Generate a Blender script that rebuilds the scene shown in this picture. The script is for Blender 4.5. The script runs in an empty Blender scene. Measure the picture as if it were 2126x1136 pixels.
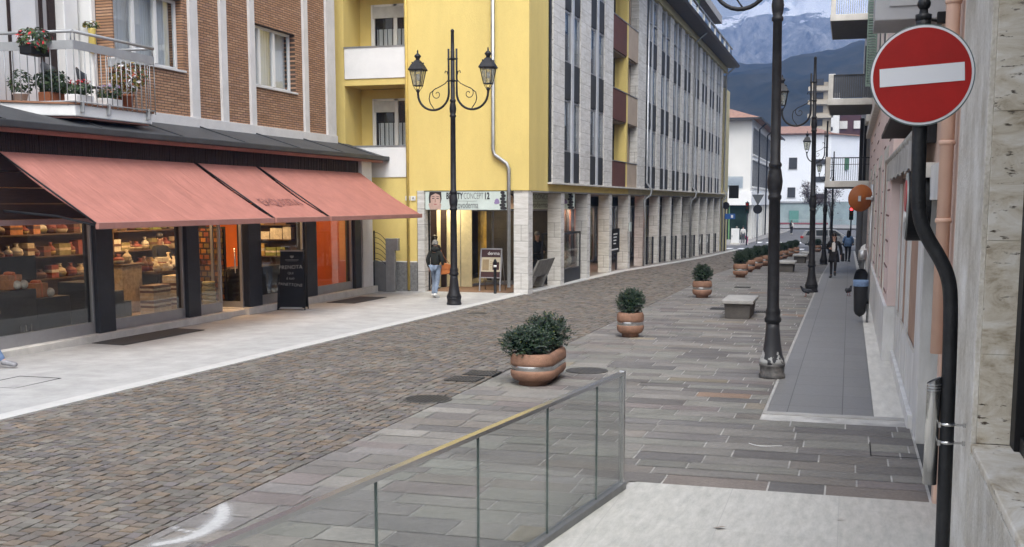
import bpy, bmesh, math, random
from mathutils import Vector, Matrix
R = math.radians
PI = math.pi
SC = bpy.context.scene
COL = SC.collection
rnd = random.Random(7)

# ------------------------------------------------------------------ helpers
class MB:
    """collects shapes into one mesh"""
    def __init__(s):
        s.v = []; s.f = []; s.m = []; s.s = []
    def add(s, vs, fs, mi=0, sm=False):
        n = len(s.v); s.v += [tuple(p) for p in vs]
        for f in fs:
            s.f.append(tuple(n + i for i in f)); s.m.append(mi); s.s.append(sm)
        return s
    def box(s, x0, x1, y0, y1, z0, z1, mi=0):
        if x0 > x1: x0, x1 = x1, x0
        if y0 > y1: y0, y1 = y1, y0
        if z0 > z1: z0, z1 = z1, z0
        v = [(x0,y0,z0),(x1,y0,z0),(x1,y1,z0),(x0,y1,z0),(x0,y0,z1),(x1,y0,z1),(x1,y1,z1),(x0,y1,z1)]
        return s.add(v, [(0,3,2,1),(4,5,6,7),(0,1,5,4),(1,2,6,5),(2,3,7,6),(3,0,4,7)], mi)
    def box2(s, x0, x1, y0, y1, z0, z1, mi=0, mj=1):
        """box whose two faces along Y carry another material"""
        k = len(s.m); s.box(x0, x1, y0, y1, z0, z1, mi); s.m[k+2] = mj; s.m[k+4] = mj; return s
    def prism(s, pts, axis, a0, a1, mi=0, sm=False):
        """polygon (2D) pushed along an axis; 2D = the other two axes in order"""
        def P(p, a):
            return {'x': (a, p[0], p[1]), 'y': (p[0], a, p[1]), 'z': (p[0], p[1], a)}[axis]
        n = len(pts)
        v = [P(p, a0) for p in pts] + [P(p, a1) for p in pts]
        s.add(v, [tuple(range(n))[::-1], tuple(range(n, 2*n))], mi)
        return s.add(v, [(i, (i+1) % n, n+(i+1) % n, n+i) for i in range(n)], mi, sm)
    def lathe(s, prof, c=(0,0,0), n=20, mi=0, sm=True, sx=1., sy=1., cap=True):
        v = []
        for r, z in prof:
            for k in range(n):
                a = 2*PI*k/n
                v.append((c[0]+sx*r*math.cos(a), c[1]+sy*r*math.sin(a), c[2]+z))
        f = []
        for i in range(len(prof)-1):
            for k in range(n):
                f.append((i*n+k, i*n+(k+1) % n, (i+1)*n+(k+1) % n, (i+1)*n+k))
        s.add(v, f, mi, sm)
        if cap:
            s.add([v[k] for k in range(n)], [tuple(range(n))[::-1]], mi)
            q = (len(prof)-1)*n
            s.add([v[q+k] for k in range(n)], [tuple(range(n))], mi)
        return s
    def tube(s, pts, r, n=8, mi=0, sm=True):
        pts = [Vector(p) for p in pts]
        rs = r if isinstance(r, (list, tuple)) else [r]*len(pts)
        v = []; prev = None
        for i, p in enumerate(pts):
            d = (pts[min(i+1, len(pts)-1)] - pts[max(i-1, 0)])
            d = d.normalized() if d.length > 1e-9 else Vector((0,0,1))
            if prev is None:
                u = d.orthogonal().normalized()
            else:
                u = prev - d*prev.dot(d)
                u = u.normalized() if u.length > 1e-6 else d.orthogonal().normalized()
            prev = u; w = d.cross(u)
            for k in range(n):
                a = 2*PI*k/n
                v.append(p + (u*math.cos(a) + w*math.sin(a))*rs[i])
        m = len(pts)
        f = [(i*n+k, i*n+(k+1) % n, (i+1)*n+(k+1) % n, (i+1)*n+k) for i in range(m-1) for k in range(n)]
        s.add(v, f, mi, sm)
        s.add(v[:n], [tuple(range(n))[::-1]], mi); s.add(v[-n:], [tuple(range(n))], mi)
        return s
    def ball(s, c, r, nu=12, nv=8, mi=0, sm=True):
        if not isinstance(r, (list, tuple)): r = (r, r, r)
        v = [(c[0], c[1], c[2]-r[2])]
        for j in range(1, nv):
            t = -PI/2 + PI*j/nv
            for k in range(nu):
                a = 2*PI*k/nu
                v.append((c[0]+r[0]*math.cos(t)*math.cos(a), c[1]+r[1]*math.cos(t)*math.sin(a), c[2]+r[2]*math.sin(t)))
        v.append((c[0], c[1], c[2]+r[2])); f = []
        for k in range(nu):
            f.append((0, 1+(k+1) % nu, 1+k)); f.append((len(v)-1, 1+(nv-2)*nu+k, 1+(nv-2)*nu+(k+1) % nu))
        for j in range(nv-2):
            for k in range(nu):
                f.append((1+j*nu+k, 1+j*nu+(k+1) % nu, 1+(j+1)*nu+(k+1) % nu, 1+(j+1)*nu+k))
        return s.add(v, f, mi, sm)
    def xform(s, M):
        s.v = [tuple(M @ Vector(p)) for p in s.v]; return s
    def build(s, name, mats, parent=None, world=True, bevel=0., normals=True):
        me = bpy.data.meshes.new(name)
        off = Vector((0,0,0))
        if world and parent is not None:
            p = parent
            while p is not None:
                off += p.location; p = p.parent
        me.from_pydata([tuple(Vector(q)-off) for q in s.v], [], s.f)
        if not isinstance(mats, (list, tuple)): mats = [mats]
        for m in mats: me.materials.append(m)
        me.polygons.foreach_set('material_index', s.m)
        me.polygons.foreach_set('use_smooth', s.s)
        if normals:
            bm = bmesh.new(); bm.from_mesh(me)
            bmesh.ops.remove_doubles(bm, verts=bm.verts, dist=1e-5)
            bmesh.ops.recalc_face_normals(bm, faces=bm.faces)
            bm.to_mesh(me); bm.free()
        me.update()
        o = bpy.data.objects.new(name, me); COL.objects.link(o)
        if parent is not None: o.parent = parent
        if bevel:
            b = o.modifiers.new('edge', 'BEVEL'); b.width = bevel; b.segments = 2; b.limit_method = 'ANGLE'
            b.angle_limit = R(40)
        return o

def tag(o, label=None, cat=None, group=None, kind=None):
    if label: o['label'] = label
    if cat: o['category'] = cat
    if group: o['group'] = group
    if kind: o['kind'] = kind
    return o
def thing(name, label, cat, loc=(0,0,0), rz=0., group=None):
    o = bpy.data.objects.new(name, None); COL.objects.link(o)
    o.empty_display_size = .2
    o.location = loc; o.rotation_euler = (0, 0, rz)
    return tag(o, label, cat, group)
def struct(name, mb, mats, **k):
    return tag(mb.build(name, mats, None, **k), kind='structure')
def dup(root, loc, rz=None, label=None, group=None, rot=None):
    r = root.copy(); COL.objects.link(r); r.location = loc
    if rz is not None: r.rotation_euler = (0, 0, rz)
    if rot is not None: r.rotation_euler = rot
    if label: r['label'] = label
    if group: r['group'] = group
    for ch in list(root.children):
        c = ch.copy(); COL.objects.link(c); c.parent = r
        for gch in list(ch.children):
            d = gch.copy(); COL.objects.link(d); d.parent = c
    return r
def text(name, body, size, M, m, parent=None, align='CENTER', ext=.002, sx=1., bold=0., width=0.):
    cu = bpy.data.curves.new(name, 'FONT'); cu.body = body; cu.size = size
    cu.align_x = align; cu.align_y = 'CENTER'; cu.extrude = ext; cu.offset = bold
    cu.materials.append(m)
    tmp = bpy.data.objects.new(name, cu); COL.objects.link(tmp); bpy.context.view_layer.update()
    me = bpy.data.meshes.new_from_object(tmp.evaluated_get(bpy.context.evaluated_depsgraph_get())); me.name = name
    bpy.data.objects.remove(tmp); bpy.data.curves.remove(cu)
    if not me.materials: me.materials.append(m)
    if width:
        xs = [v.co.x for v in me.vertices]; sx = width/(max(xs)-min(xs))
    o = bpy.data.objects.new(name, me); COL.objects.link(o)
    off = Vector((0,0,0)); p = parent
    while p is not None: off += p.location; p = p.parent
    o.parent = parent
    o.matrix_local = Matrix.Translation(-off) @ M @ Matrix.Diagonal((sx, 1, 1, 1))
    return o
def face_my(x, y, z):   # text frame read from -Y
    return Matrix.Translation((x,y,z)) @ Matrix.Rotation(R(90), 4, 'X')
def face_px(x, y, z):   # text frame read from +X
    return Matrix.Translation((x,y,z)) @ Matrix.Rotation(R(90), 4, 'Z') @ Matrix.Rotation(R(90), 4, 'X')

# ------------------------------------------------------------------ ground profile (the street drops gently away)
GP = [(-80,0.),(0,0.),(46,-.24),(52,-.38),(72,-.82),(88,-1.1),(105,-1.28),(150,-1.42),(250,-1.2),(600,-.5),(700,0.)]
def g(Y):
    for (a, za), (b, zb) in zip(GP, GP[1:]):
        if Y <= b: return za+(zb-za)*(Y-a)/(b-a)
    return GP[-1][1]

# ------------------------------------------------------------------ materials
def mat(name, col, rough=.7, metal=0., var=.12, scale=4., bump=0., bscale=40., spec=.4, vec='Object', stretch=(1,1,1), col2=None, detail=4., fine=0.):
    m = bpy.data.materials.new(name); m.use_nodes = True
    nt = m.node_tree; N = nt.nodes; L = nt.links
    b = N['Principled BSDF']; b.inputs['Roughness'].default_value = rough; b.inputs['Metallic'].default_value = metal
    b.inputs['Specular IOR Level'].default_value = spec
    tc = N.new('ShaderNodeTexCoord'); mp = N.new('ShaderNodeMapping'); mp.inputs['Scale'].default_value = stretch
    L.new(tc.outputs[vec], mp.inputs[0])
    n1 = N.new('ShaderNodeTexNoise'); n1.inputs['Scale'].default_value = scale; n1.inputs['Detail'].default_value = detail
    n1.inputs['Roughness'].default_value = .65
    L.new(mp.outputs[0], n1.inputs['Vector'])
    rp = N.new('ShaderNodeValToRGB'); e = rp.color_ramp.elements
    c2 = col2 if col2 else tuple(min(1., c*(1+var)) for c in col)
    c1 = col if col2 else tuple(c*(1-var) for c in col)
    e[0].position = .32; e[1].position = .68
    e[0].color = (*c1, 1); e[1].color = (*c2, 1)
    L.new(n1.outputs['Fac'], rp.inputs[0])
    out = rp.outputs[0]
    if fine:
        n3 = N.new('ShaderNodeTexNoise'); n3.inputs['Scale'].default_value = bscale; n3.inputs['Detail'].default_value = 2
        L.new(mp.outputs[0], n3.inputs['Vector'])
        mx = N.new('ShaderNodeMix'); mx.data_type = 'RGBA'; mx.blend_type = 'OVERLAY'; mx.inputs[0].default_value = fine
        L.new(out, mx.inputs[6]); L.new(n3.outputs['Fac'], mx.inputs[7]); out = mx.outputs[2]
    L.new(out, b.inputs['Base Color'])
    if bump:
        n2 = N.new('ShaderNodeTexNoise'); n2.inputs['Scale'].default_value = bscale; n2.inputs['Detail'].default_value = 3
        L.new(mp.outputs[0], n2.inputs['Vector'])
        bp = N.new('ShaderNodeBump'); bp.inputs['Strength'].default_value = bump; bp.inputs['Distance'].default_value = .02
        L.new(n2.outputs['Fac'], bp.inputs['Height']); L.new(bp.outputs[0], b.inputs['Normal'])
    return m
def emit(name, col, st):
    m = bpy.data.materials.new(name); m.use_nodes = True; nt = m.node_tree
    nt.nodes.remove(nt.nodes['Principled BSDF']); e = nt.nodes.new('ShaderNodeEmission')
    e.inputs[0].default_value = (*col, 1); e.inputs[1].default_value = st
    nt.links.new(e.outputs[0], nt.nodes['Material Output'].inputs[0]); return m
def glass(name, tint=(.92,.95,.93), refl=1., rough=.01, ior=1.5, dirt=0.):
    """thin pane: see-through with a real fresnel reflection"""
    m = bpy.data.materials.new(name); m.use_nodes = True; nt = m.node_tree; N = nt.nodes; L = nt.links
    N.remove(N['Principled BSDF'])
    t = N.new('ShaderNodeBsdfTransparent'); t.inputs[0].default_value = (*tint, 1)
    gl = N.new('ShaderNodeBsdfGlossy'); gl.inputs['Roughness'].default_value = rough; gl.inputs[0].default_value = (refl,refl,refl,1)
    fr = N.new('ShaderNodeFresnel'); ge = N.new('ShaderNodeNewGeometry')
    io = N.new('ShaderNodeMapRange'); io.inputs['To Min'].default_value = ior; io.inputs['To Max'].default_value = 1./ior     # the same reflection from either side
    L.new(ge.outputs['Backfacing'], io.inputs['Value']); L.new(io.outputs[0], fr.inputs[0])
    mx = N.new('ShaderNodeMixShader'); L.new(fr.outputs[0], mx.inputs[0]); L.new(t.outputs[0], mx.inputs[1]); L.new(gl.outputs[0], mx.inputs[2])
    last = mx
    if dirt:
        d = N.new('ShaderNodeBsdfDiffuse'); d.inputs[0].default_value = (.6,.62,.6,1)
        m2 = N.new('ShaderNodeMixShader'); m2.inputs[0].default_value = dirt
        L.new(mx.outputs[0], m2.inputs[1]); L.new(d.outputs[0], m2.inputs[2]); last = m2
    L.new(last.outputs[0], N['Material Output'].inputs[0]); return m
def bricks(name, cols, mortar, bw, bh, ms=.01, plane='yz', offset=.5, rough=.85, bump=.6, distort=0., fine=.25, smooth=.1, freq=2, sq=1.0, nsc=14, nst=(1,1,1)):
    """masonry pattern in metres on a plane; cols = list of colours picked per stone"""
    m = bpy.data.materials.new(name); m.use_nodes = True; nt = m.node_tree; N = nt.nodes; L = nt.links
    b = N['Principled BSDF']; b.inputs['Roughness'].default_value = rough; b.inputs['Specular IOR Level'].default_value = .3
    tc = N.new('ShaderNodeTexCoord'); sp = N.new('ShaderNodeSeparateXYZ'); cb = N.new('ShaderNodeCombineXYZ')
    L.new(tc.outputs['Object'], sp.inputs[0])
    L.new(sp.outputs[plane[0].upper()], cb.inputs[0]); L.new(sp.outputs[plane[1].upper()], cb.inputs[1])
    br = N.new('ShaderNodeTexBrick'); br.offset = offset; br.offset_frequency = freq; br.squash = sq
    br.inputs['Scale'].default_value = 1; br.inputs['Brick Width'].default_value = bw; br.inputs['Row Height'].default_value = bh
    br.inputs['Mortar Size'].default_value = ms; br.inputs['Mortar Smooth'].default_value = smooth; br.inputs['Bias'].default_value = 0
    br.inputs['Color1'].default_value = (0,0,0,1); br.inputs['Color2'].default_value = (1,1,1,1)
    L.new(cb.outputs[0], br.inputs['Vector'])
    rp = N.new('ShaderNodeValToRGB'); rp.color_ramp.interpolation = 'LINEAR'
    e = rp.color_ramp.elements
    while len(e) < len(cols): e.new(.5)
    for i, c in enumerate(cols):
        e[i].position = i/max(1, len(cols)-1); e[i].color = (*c, 1)
    L.new(br.outputs['Color'], rp.inputs[0])
    ns = N.new('ShaderNodeTexNoise'); ns.inputs['Scale'].default_value = nsc; ns.inputs['Detail'].default_value = 6; ns.inputs['Roughness'].default_value = .7
    nm_ = N.new('ShaderNodeMapping'); nm_.inputs['Scale'].default_value = nst; L.new(tc.outputs['Object'], nm_.inputs[0]); L.new(nm_.outputs[0], ns.inputs['Vector'])
    ov = N.new('ShaderNodeMix'); ov.data_type = 'RGBA'; ov.blend_type = 'OVERLAY'; ov.inputs[0].default_value = fine
    L.new(rp.outputs[0], ov.inputs[6]); L.new(ns.outputs['Fac'], ov.inputs[7])
    mx = N.new('ShaderNodeMix'); mx.data_type = 'RGBA'
    L.new(br.outputs['Fac'], mx.inputs[0]); L.new(ov.outputs[2], mx.inputs[6]); mx.inputs[7].default_value = (*mortar, 1)
    L.new(mx.outputs[2], b.inputs['Base Color'])
    if bump:
        inv = N.new('ShaderNodeMath'); inv.operation = 'SUBTRACT'; inv.inputs[0].default_value = 1; L.new(br.outputs['Fac'], inv.inputs[1])
        ad = N.new('ShaderNodeMath'); ad.operation = 'MULTIPLY_ADD'; ad.inputs[1].default_value = .25
        L.new(ns.outputs['Fac'], ad.inputs[0]); L.new(inv.outputs[0], ad.inputs[2])
        bp = N.new('ShaderNodeBump'); bp.inputs['Strength'].default_value = bump; bp.inputs['Distance'].default_value = .01
        L.new(ad.outputs[0], bp.inputs['Height']); L.new(bp.outputs[0], b.inputs['Normal'])
    return m
def attrmat(name, attr='tint', rough=.6, bump=.3, bscale=60., fine=.35, spec=.45):
    m = bpy.data.materials.new(name); m.use_nodes = True; nt = m.node_tree; N = nt.nodes; L = nt.links
    b = N['Principled BSDF']; b.inputs['Roughness'].default_value = rough; b.inputs['Specular IOR Level'].default_value = spec*.5
    at = N.new('ShaderNodeAttribute'); at.attribute_name = attr
    tc = N.new('ShaderNodeTexCoord')
    ns = N.new('ShaderNodeTexNoise'); ns.inputs['Scale'].default_value = bscale; ns.inputs['Detail'].default_value = 5; ns.inputs['Roughness'].default_value = .7
    L.new(tc.outputs['Object'], ns.inputs['Vector'])
    n2 = N.new('ShaderNodeTexNoise'); n2.inputs['Scale'].default_value = 1.3; n2.inputs['Detail'].default_value = 5
    L.new(tc.outputs['Object'], n2.inputs['Vector'])
    ov = N.new('ShaderNodeMix'); ov.data_type = 'RGBA'; ov.blend_type = 'OVERLAY'; ov.inputs[0].default_value = fine
    L.new(at.outputs['Color'], ov.inputs[6]); L.new(ns.outputs['Fac'], ov.inputs[7])
    o2 = N.new('ShaderNodeMix'); o2.data_type = 'RGBA'; o2.blend_type = 'OVERLAY'; o2.inputs[0].default_value = .3
    L.new(ov.outputs[2], o2.inputs[6]); L.new(n2.outputs['Fac'], o2.inputs[7])
    L.new(o2.outputs[2], b.inputs['Base Color'])
    bp = N.new('ShaderNodeBump'); bp.inputs['Strength'].default_value = bump; bp.inputs['Distance'].default_value = .006
    L.new(ns.outputs['Fac'], bp.inputs['Height']); L.new(bp.outputs[0], b.inputs['Normal'])
    return m
def setattr_faces(o, cols):
    """one colour per face into attribute 'tint'"""
    me = o.data; a = me.color_attributes.new('tint', 'FLOAT_COLOR', 'CORNER')
    buf = []
    for p, c in zip(me.polygons, cols): buf += [c[0], c[1], c[2], 1.]*p.loop_total
    a.data.foreach_set('color', buf)

M_blackiron = mat('black_iron', (.015,.015,.017), .5, .0, .35, 9, .25, 60, .28)
M_iron_worn = mat('worn_iron', (.03,.03,.032), .55, 0., .5, 7, .3, 50, .4, col2=(.16,.15,.14))
M_steel = mat('brushed_steel', (.62,.62,.61), .25, 1., .08, 3, stretch=(60,60,1.5))
M_zinc = mat('zinc', (.40,.41,.42), .45, .85, .12, 5)
M_alu = mat('aluminium_frame', (.36,.36,.37), .4, .6, .06, 3)
M_white = mat('white_paint', (.74,.74,.73), .5, 0, .04, 2, .05, 60)
M_whitewall = mat('white_render', (.72,.72,.71), .85, 0, .06, 1.2, .2, 90)
M_offwhite = mat('offwhite_stone', (.55,.53,.49), .8, 0, .14, 2.5, .25, 50)
M_darkmetal = mat('anthracite_metal', (.035,.037,.042), .5, .1, .15, 3, spec=.3)
M_blackpaint = mat('black_paint', (.009,.009,.010), .55, 0, .2, 5, spec=.22)
M_wood_dark = mat('dark_brown_boards', (.024,.012,.010), .7, 0, .3, 3, .3, 30, stretch=(1,1,12))
M_roofdark = mat('slate_roof_sheet', (.043,.045,.048), .6, .0, .25, 1.5, .15, 30)
M_pinksoffit = mat('pink_soffit', (.42,.20,.17), .7, 0, .12, 2)
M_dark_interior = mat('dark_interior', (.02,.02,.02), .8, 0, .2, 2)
M_curtain = mat('net_curtain', (.60,.61,.62), .9, 0, .2, 9, stretch=(1,3,.02), detail=2)
M_gl = glass('window_glass', (.92,.94,.95), 1., .01, 1.55)
M_glshop = glass('shop_glass', (.93,.94,.93), .9, .005, 1.45)
M_glrail = glass('rail_glass', (.97,.988,.982), .5, .005, 1.48)
# ------------------------------------------------------------------ camera, sky, sun, air
F_, CX_, CY_, HY_, VX_, H_ = 2350., 1063., 720., 420., 1765., 2.6
PIT = math.atan((CY_-HY_)/F_); YAW = math.atan((VX_-CX_)*math.cos(PIT)/F_)
cam = bpy.data.cameras.new('camera'); cam.sensor_width = 36.; cam.lens = 36.*F_/2126.
cam.shift_y = (CY_-568.)/2126.; cam.clip_start = .05; cam.clip_end = 20000.
camo = bpy.data.objects.new('camera', cam); COL.objects.link(camo); camo.location = (0, 0, H_)
camo.rotation_euler = (PI/2-PIT, 0, YAW); SC.camera = camo
SUN_EL, SUN_AZ = R(60), R(158)         # azimuth measured from +Y towards +X : high and behind the camera
w = bpy.data.worlds.new('World'); SC.world = w; w.use_nodes = True
nt = w.node_tree; bg = nt.nodes['Background']; sky = nt.nodes.new('ShaderNodeTexSky'); sky.sky_type = 'NISHITA'
sky.sun_disc = False; sky.sun_elevation = SUN_EL; sky.sun_rotation = SUN_AZ
sky.air_density = 1.; sky.dust_density = 6.; sky.ozone_density = 1.; sky.altitude = 200
hs = nt.nodes.new('ShaderNodeHueSaturation'); hs.inputs['Saturation'].default_value = .10     # an overcast sky is nearly grey
nt.links.new(sky.outputs[0], hs.inputs['Color']); nt.links.new(hs.outputs[0], bg.inputs[0]); bg.inputs[1].default_value = .15
sl = bpy.data.lights.new('sun', 'SUN'); sl.energy = .8; sl.angle = R(36); sl.color = (1., .95, .88)
so = bpy.data.objects.new('sun', sl); COL.objects.link(so); so.location = (0, 0, 60)
sd = Vector((math.sin(SUN_AZ)*math.cos(SUN_EL), math.cos(SUN_AZ)*math.cos(SUN_EL), math.sin(SUN_EL)))
so.rotation_euler = sd.to_track_quat('Z', 'Y').to_euler()
SC.view_settings.view_transform = 'Standard'; SC.view_settings.look = 'None'
SC.view_settings.exposure = 1.15; SC.view_settings.gamma = 1.
SC.render.engine = 'CYCLES'
SC.cycles.use_denoising = True; SC.cycles.max_bounces = 8; SC.cycles.transparent_max_bounces = 24
SC.cycles.diffuse_bounces = 4; SC.cycles.glossy_bounces = 4; SC.cycles.volume_bounces = 0
SC.cycles.sample_clamp_indirect = 6.; SC.cycles.caustics_reflective = False; SC.cycles.caustics_refractive = False

hz = bpy.data.materials.new('haze_air'); hz.use_nodes = True; nt = hz.node_tree
nt.nodes.remove(nt.nodes['Principled BSDF']); pv = nt.nodes.new('ShaderNodeVolumePrincipled')
pv.inputs['Density'].default_value = .00048; pv.inputs['Color'].default_value = (.27,.48,1.,1); pv.inputs['Anisotropy'].default_value = .2
nt.links.new(pv.outputs[0], nt.nodes['Material Output'].inputs['Volume'])
tag(MB().box(-1900, 1900, -160, 3300, -6, 1150).build('haze', hz), kind='stuff')

# ------------------------------------------------------------------ ground, paving
def sheet(xl, xr, y0, y1, dz, step=None):
    """strip following the street profile; xl / xr are numbers or functions of Y"""
    fx = lambda f, y: f(y) if callable(f) else f
    ys = [y0]
    for a, _ in GP:
        if y0 < a < y1: ys.append(a)
    if step:
        y = y0+step
        while y < y1: ys.append(y); y += step
    ys.append(y1); ys = sorted(set(ys)); b = MB(); v = []
    for y in ys: v += [(fx(xl, y), y, g(y)+dz), (fx(xr, y), y, g(y)+dz)]
    b.add(v, [(2*i, 2*i+1, 2*i+3, 2*i+2) for i in range(len(ys)-1)])
    return b
def lerp_tab(tab):
    def f(y):
        if y <= tab[0][0]: return tab[0][1]
        for (a, xa), (c, xc) in zip(tab, tab[1:]):
            if y <= c: return xa+(xc-xa)*(y-a)/(c-a)
        return tab[-1][1]
    return f
EDGE = lerp_tab([(0,-10.1),(11.2,-9.83),(32.8,-9.30),(45.8,-8.78),(60,-8.45),(77,-8.35),(92,-8.3)])
SXE = lerp_tab([(4,-5.28),(7.3,-5.24),(20.8,-5.13),(30,-5.08),(92,-5.0)])     # edge between cobbles and slate
M_mortar = mat('joint_sand', (.115,.108,.10), .95, 0, .2, 3, .4, 90)
M_joint = mat('pale_mortar', (.42,.41,.39), .95, 0, .3, 2.5, .3, 90)
gb = sheet(-1800, 1800, -80, 700, -.03)
struct('ground', gb, mat('ground_asphalt', (.085,.085,.088), .9, 0, .15, 1.2, .3, 60))

# cobbles: every stone is modelled, tinted per stone
def cobbles():
    pal = [(.150,.140,.132),(.165,.150,.137),(.175,.152,.130),(.140,.134,.132),(.160,.156,.144),(.190,.180,.162),(.180,.152,.125),(.168,.146,.130),(.155,.150,.138),(.190,.155,.122),(.185,.175,.155),(.150,.140,.142)]
    v = []; f = []; cols = []; r = random.Random(3)
    x = -10.4; row = 0
    while x < -5.02:
        wdt = r.uniform(.118, .142); y = 4.6 + r.uniform(0, .12)
        pass
        while y < 89.5:
            ln = r.uniform(.105, .155)
            if x+wdt > EDGE(y)-.05 and x+.04 < SXE(y):
                z = g(y+ln/2); gx = .003; j = lambda: r.uniform(-.010, .010)
                bow = .022*math.sin(y*.9+x*.8)+.012*math.sin(y*2.7+x*1.7)+r.uniform(-.006,.006)
                a = (x+gx+j()+bow, y+gx+j()); b_ = (x+wdt-gx+j()+bow, y+gx+j()); c = (x+wdt-gx+j()+bow, y+ln-gx+j()); lim = SXE(y)-.004; b_ = (min(b_[0], lim), b_[1]); c = (min(c[0], lim), c[1]); d = (x+gx+j()+bow, y+ln-gx+j())
                cx_, cy_ = (a[0]+b_[0])/2, y+ln/2; h = r.uniform(.008, .016); n = len(v)
                tl = r.uniform(-.004, .004)
                for q in (a, b_, c, d): v.append((q[0], q[1], z-.012))
                for k, q in enumerate((a, b_, c, d)):
                    v.append((cx_+(q[0]-cx_)*.92, cy_+(q[1]-cy_)*.90, z+h+(tl if k < 2 else -tl)))
                f += [(n+4, n+5, n+6, n+7), (n, n+1, n+5, n+4), (n+1, n+2, n+6, n+5), (n+2, n+3, n+7, n+6), (n+3, n, n+4, n+7)]
                c0 = r.choice(pal); k = r.uniform(.68, .92)
                cc = (c0[0]*k*1.03, c0[1]*k*.99, c0[2]*k*.95); ce = tuple(q*.8 for q in cc)
                cols += [cc, ce, ce, ce, ce]
            y += ln
        x += wdt; row += 1
    me = bpy.data.meshes.new('cobblestone_road'); me.from_pydata(v, [], f)
    me.materials.append(attrmat('cobble_stone', rough=.8, bump=.5, bscale=55, fine=.4)); o = bpy.data.objects.new('cobblestone_road', me)
    COL.objects.link(o); setattr_faces(o, cols); return tag(o, kind='structure')
cobbles()
struct('cobble_bedding', sheet(-10.6, SXE, 4.5, 89.5, -.008, 3.), M_mortar)

# slate slabs in courses across the street, tinted per slab
def slates():
    pal = [(.165,.155,.148),(.145,.136,.132),(.185,.176,.166),(.172,.158,.145),(.19,.185,.170),(.155,.147,.144),(.205,.196,.184),(.160,.142,.138),(.178,.176,.162),(.148,.142,.140)]
    acc = [(.23,.165,.125),(.215,.19,.15),(.20,.175,.16),(.23,.205,.17)]
    b = MB(); cols = []; r = random.Random(12)
    y = 4.4
    while y < 91.5:
        h = r.choice((.30,.34,.36,.38,.40,.44)); spans = []
        if y < 10.45: spans = [(SXE(y), -1.92)]
        elif y+h <= 14.46: spans = [(SXE(y), .78)]
        else: spans = [(SXE(y), -.97)]
        if y < 10.45 < y+h: h = 10.45-y
        if y < 14.45 < y+h and y >= 10.45: h = 14.45-y
        if h > .05:
            for a, e in spans:
                x = a - r.uniform(0, .5)
                while x < e:
                    ln = r.uniform(.45, 1.15); x0 = max(x, a); x1 = min(x+ln, e)
                    if x1-x0 > .03:
                        gx = .0085; z0 = g(y)+.008+r.uniform(-.0015, .0015); z1 = g(y+h)+.008+r.uniform(-.0015, .0015)
                        b.add([(x0+gx, y+gx*.6, z0), (x1-gx, y+gx*.6, z0), (x1-gx, y+h-gx*.6, z1), (x0+gx, y+h-gx*.6, z1)], [(0,1,2,3)])
                        c0 = r.choice(acc) if r.random() < .025 else r.choice(pal)
                        k = r.uniform(.80, 1.12); cols.append((c0[0]*k*1.01, c0[1]*k*.995, c0[2]*k*.96))
                    x += ln
        y += h
    o = b.build('slate_pavement', attrmat('slate_slab', rough=.72, bump=.4, bscale=22, fine=.5, spec=.45), normals=False)
    setattr_faces(o, cols); tag(o, kind='structure')
slates()
struct('slate_bedding', sheet(SXE, .80, 4.3, 91.5, -.001, 3.), M_joint)
# grey flagstone lane with its pale border, and the pale stone strip along the right walls
M_flag = bricks('grey_flagstone', [(.178,.175,.170),(.196,.193,.188),(.187,.184,.180)], (.085,.085,.085), .95, .68, .006, 'yx', .0, .55, .12, fine=.22)
struct('flagstone_lane', sheet(-.93, .38, 14.68, 91.5, .010), M_flag)
M_paleline = mat('pale_border_stone', (.37,.36,.34), .8, 0, .12, 4, .2, 60)
lb = sheet(-.97, -.935, 14.5, 91.5, .011); b2 = MB().box(-.97, .76, 14.5, 14.675, g(14.5)-.02, g(14.5)+.012)
struct('lane_border', lb, M_paleline); struct('lane_threshold', b2, M_paleline)
M_pale = bricks('pale_paving', [(.41,.40,.365),(.445,.435,.40),(.425,.41,.375),(.46,.45,.415)], (.38,.37,.345), 1.5, .95, .004, 'yx', .35, .7, .1, fine=.45, freq=3, nsc=5, nst=(3,.7,1))
struct('stone_strip', sheet(.385, lerp_tab([(14.6,.86),(19.5,.86),(20,.8),(92,.8)]), 14.68, 91.5, .011), mat('strip_stone', (.60,.58,.53), .75, 0, .12, 3, .2, 40, stretch=(3,.6,1)))
struct('light_stone_terrace', sheet(lambda y: -1.90+.1355*(y-10.13), 1.2, 2., 10.44, .012, 2.), M_pale)
M_pavl = bricks('pale_pavement_slabs', [(.325,.323,.315),(.355,.352,.344),(.34,.337,.33),(.365,.362,.354)], (.25,.248,.24), 1.6, .8, .003, 'yx', .4, .7, .06, fine=.45, freq=3, nsc=2.2, nst=(1,1,1))
pv_ = sheet(-15.5, lambda y: EDGE(y)-.28, 3., 33., .03, 2.); struct('stone_pavement', pv_, M_pavl)
def kerb():
    b = MB(); ys = [3+1.5*i for i in range(59)]+[91.]
    for a, c in zip(ys, ys[1:]):
        for (ya, yb) in ((a+.003, c-.003),):
            wa = .28 if a < 31 else .42
            xa, xb = EDGE(ya), EDGE(yb); za, zb = g(ya), g(yb)
            v = [(xa-wa, ya, za+.032), (xa, ya, za+.032), (xb, yb, zb+.032), (xb-wa, yb, zb+.032), (xa-wa, ya, za-.02), (xa, ya, za-.02), (xb, yb, zb-.02), (xb-wa, yb, zb-.02)]
            b.add(v, [(0,1,2,3),(5,6,2,1),(4,5,1,0),(6,7,3,2),(7,4,0,3)])
    return b
struct('white_kerb', kerb(), mat('white_kerb_stone', (.43,.425,.41), .75, 0, .08, 3, .15, 60))
struct('arcade_floor', sheet(-14.2, lambda y: EDGE(y)-.42, 33., 90.5, .026, 3.), mat('arcade_floor_tiles', (.16,.145,.13), .5, 0, .15, 2))
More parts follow.
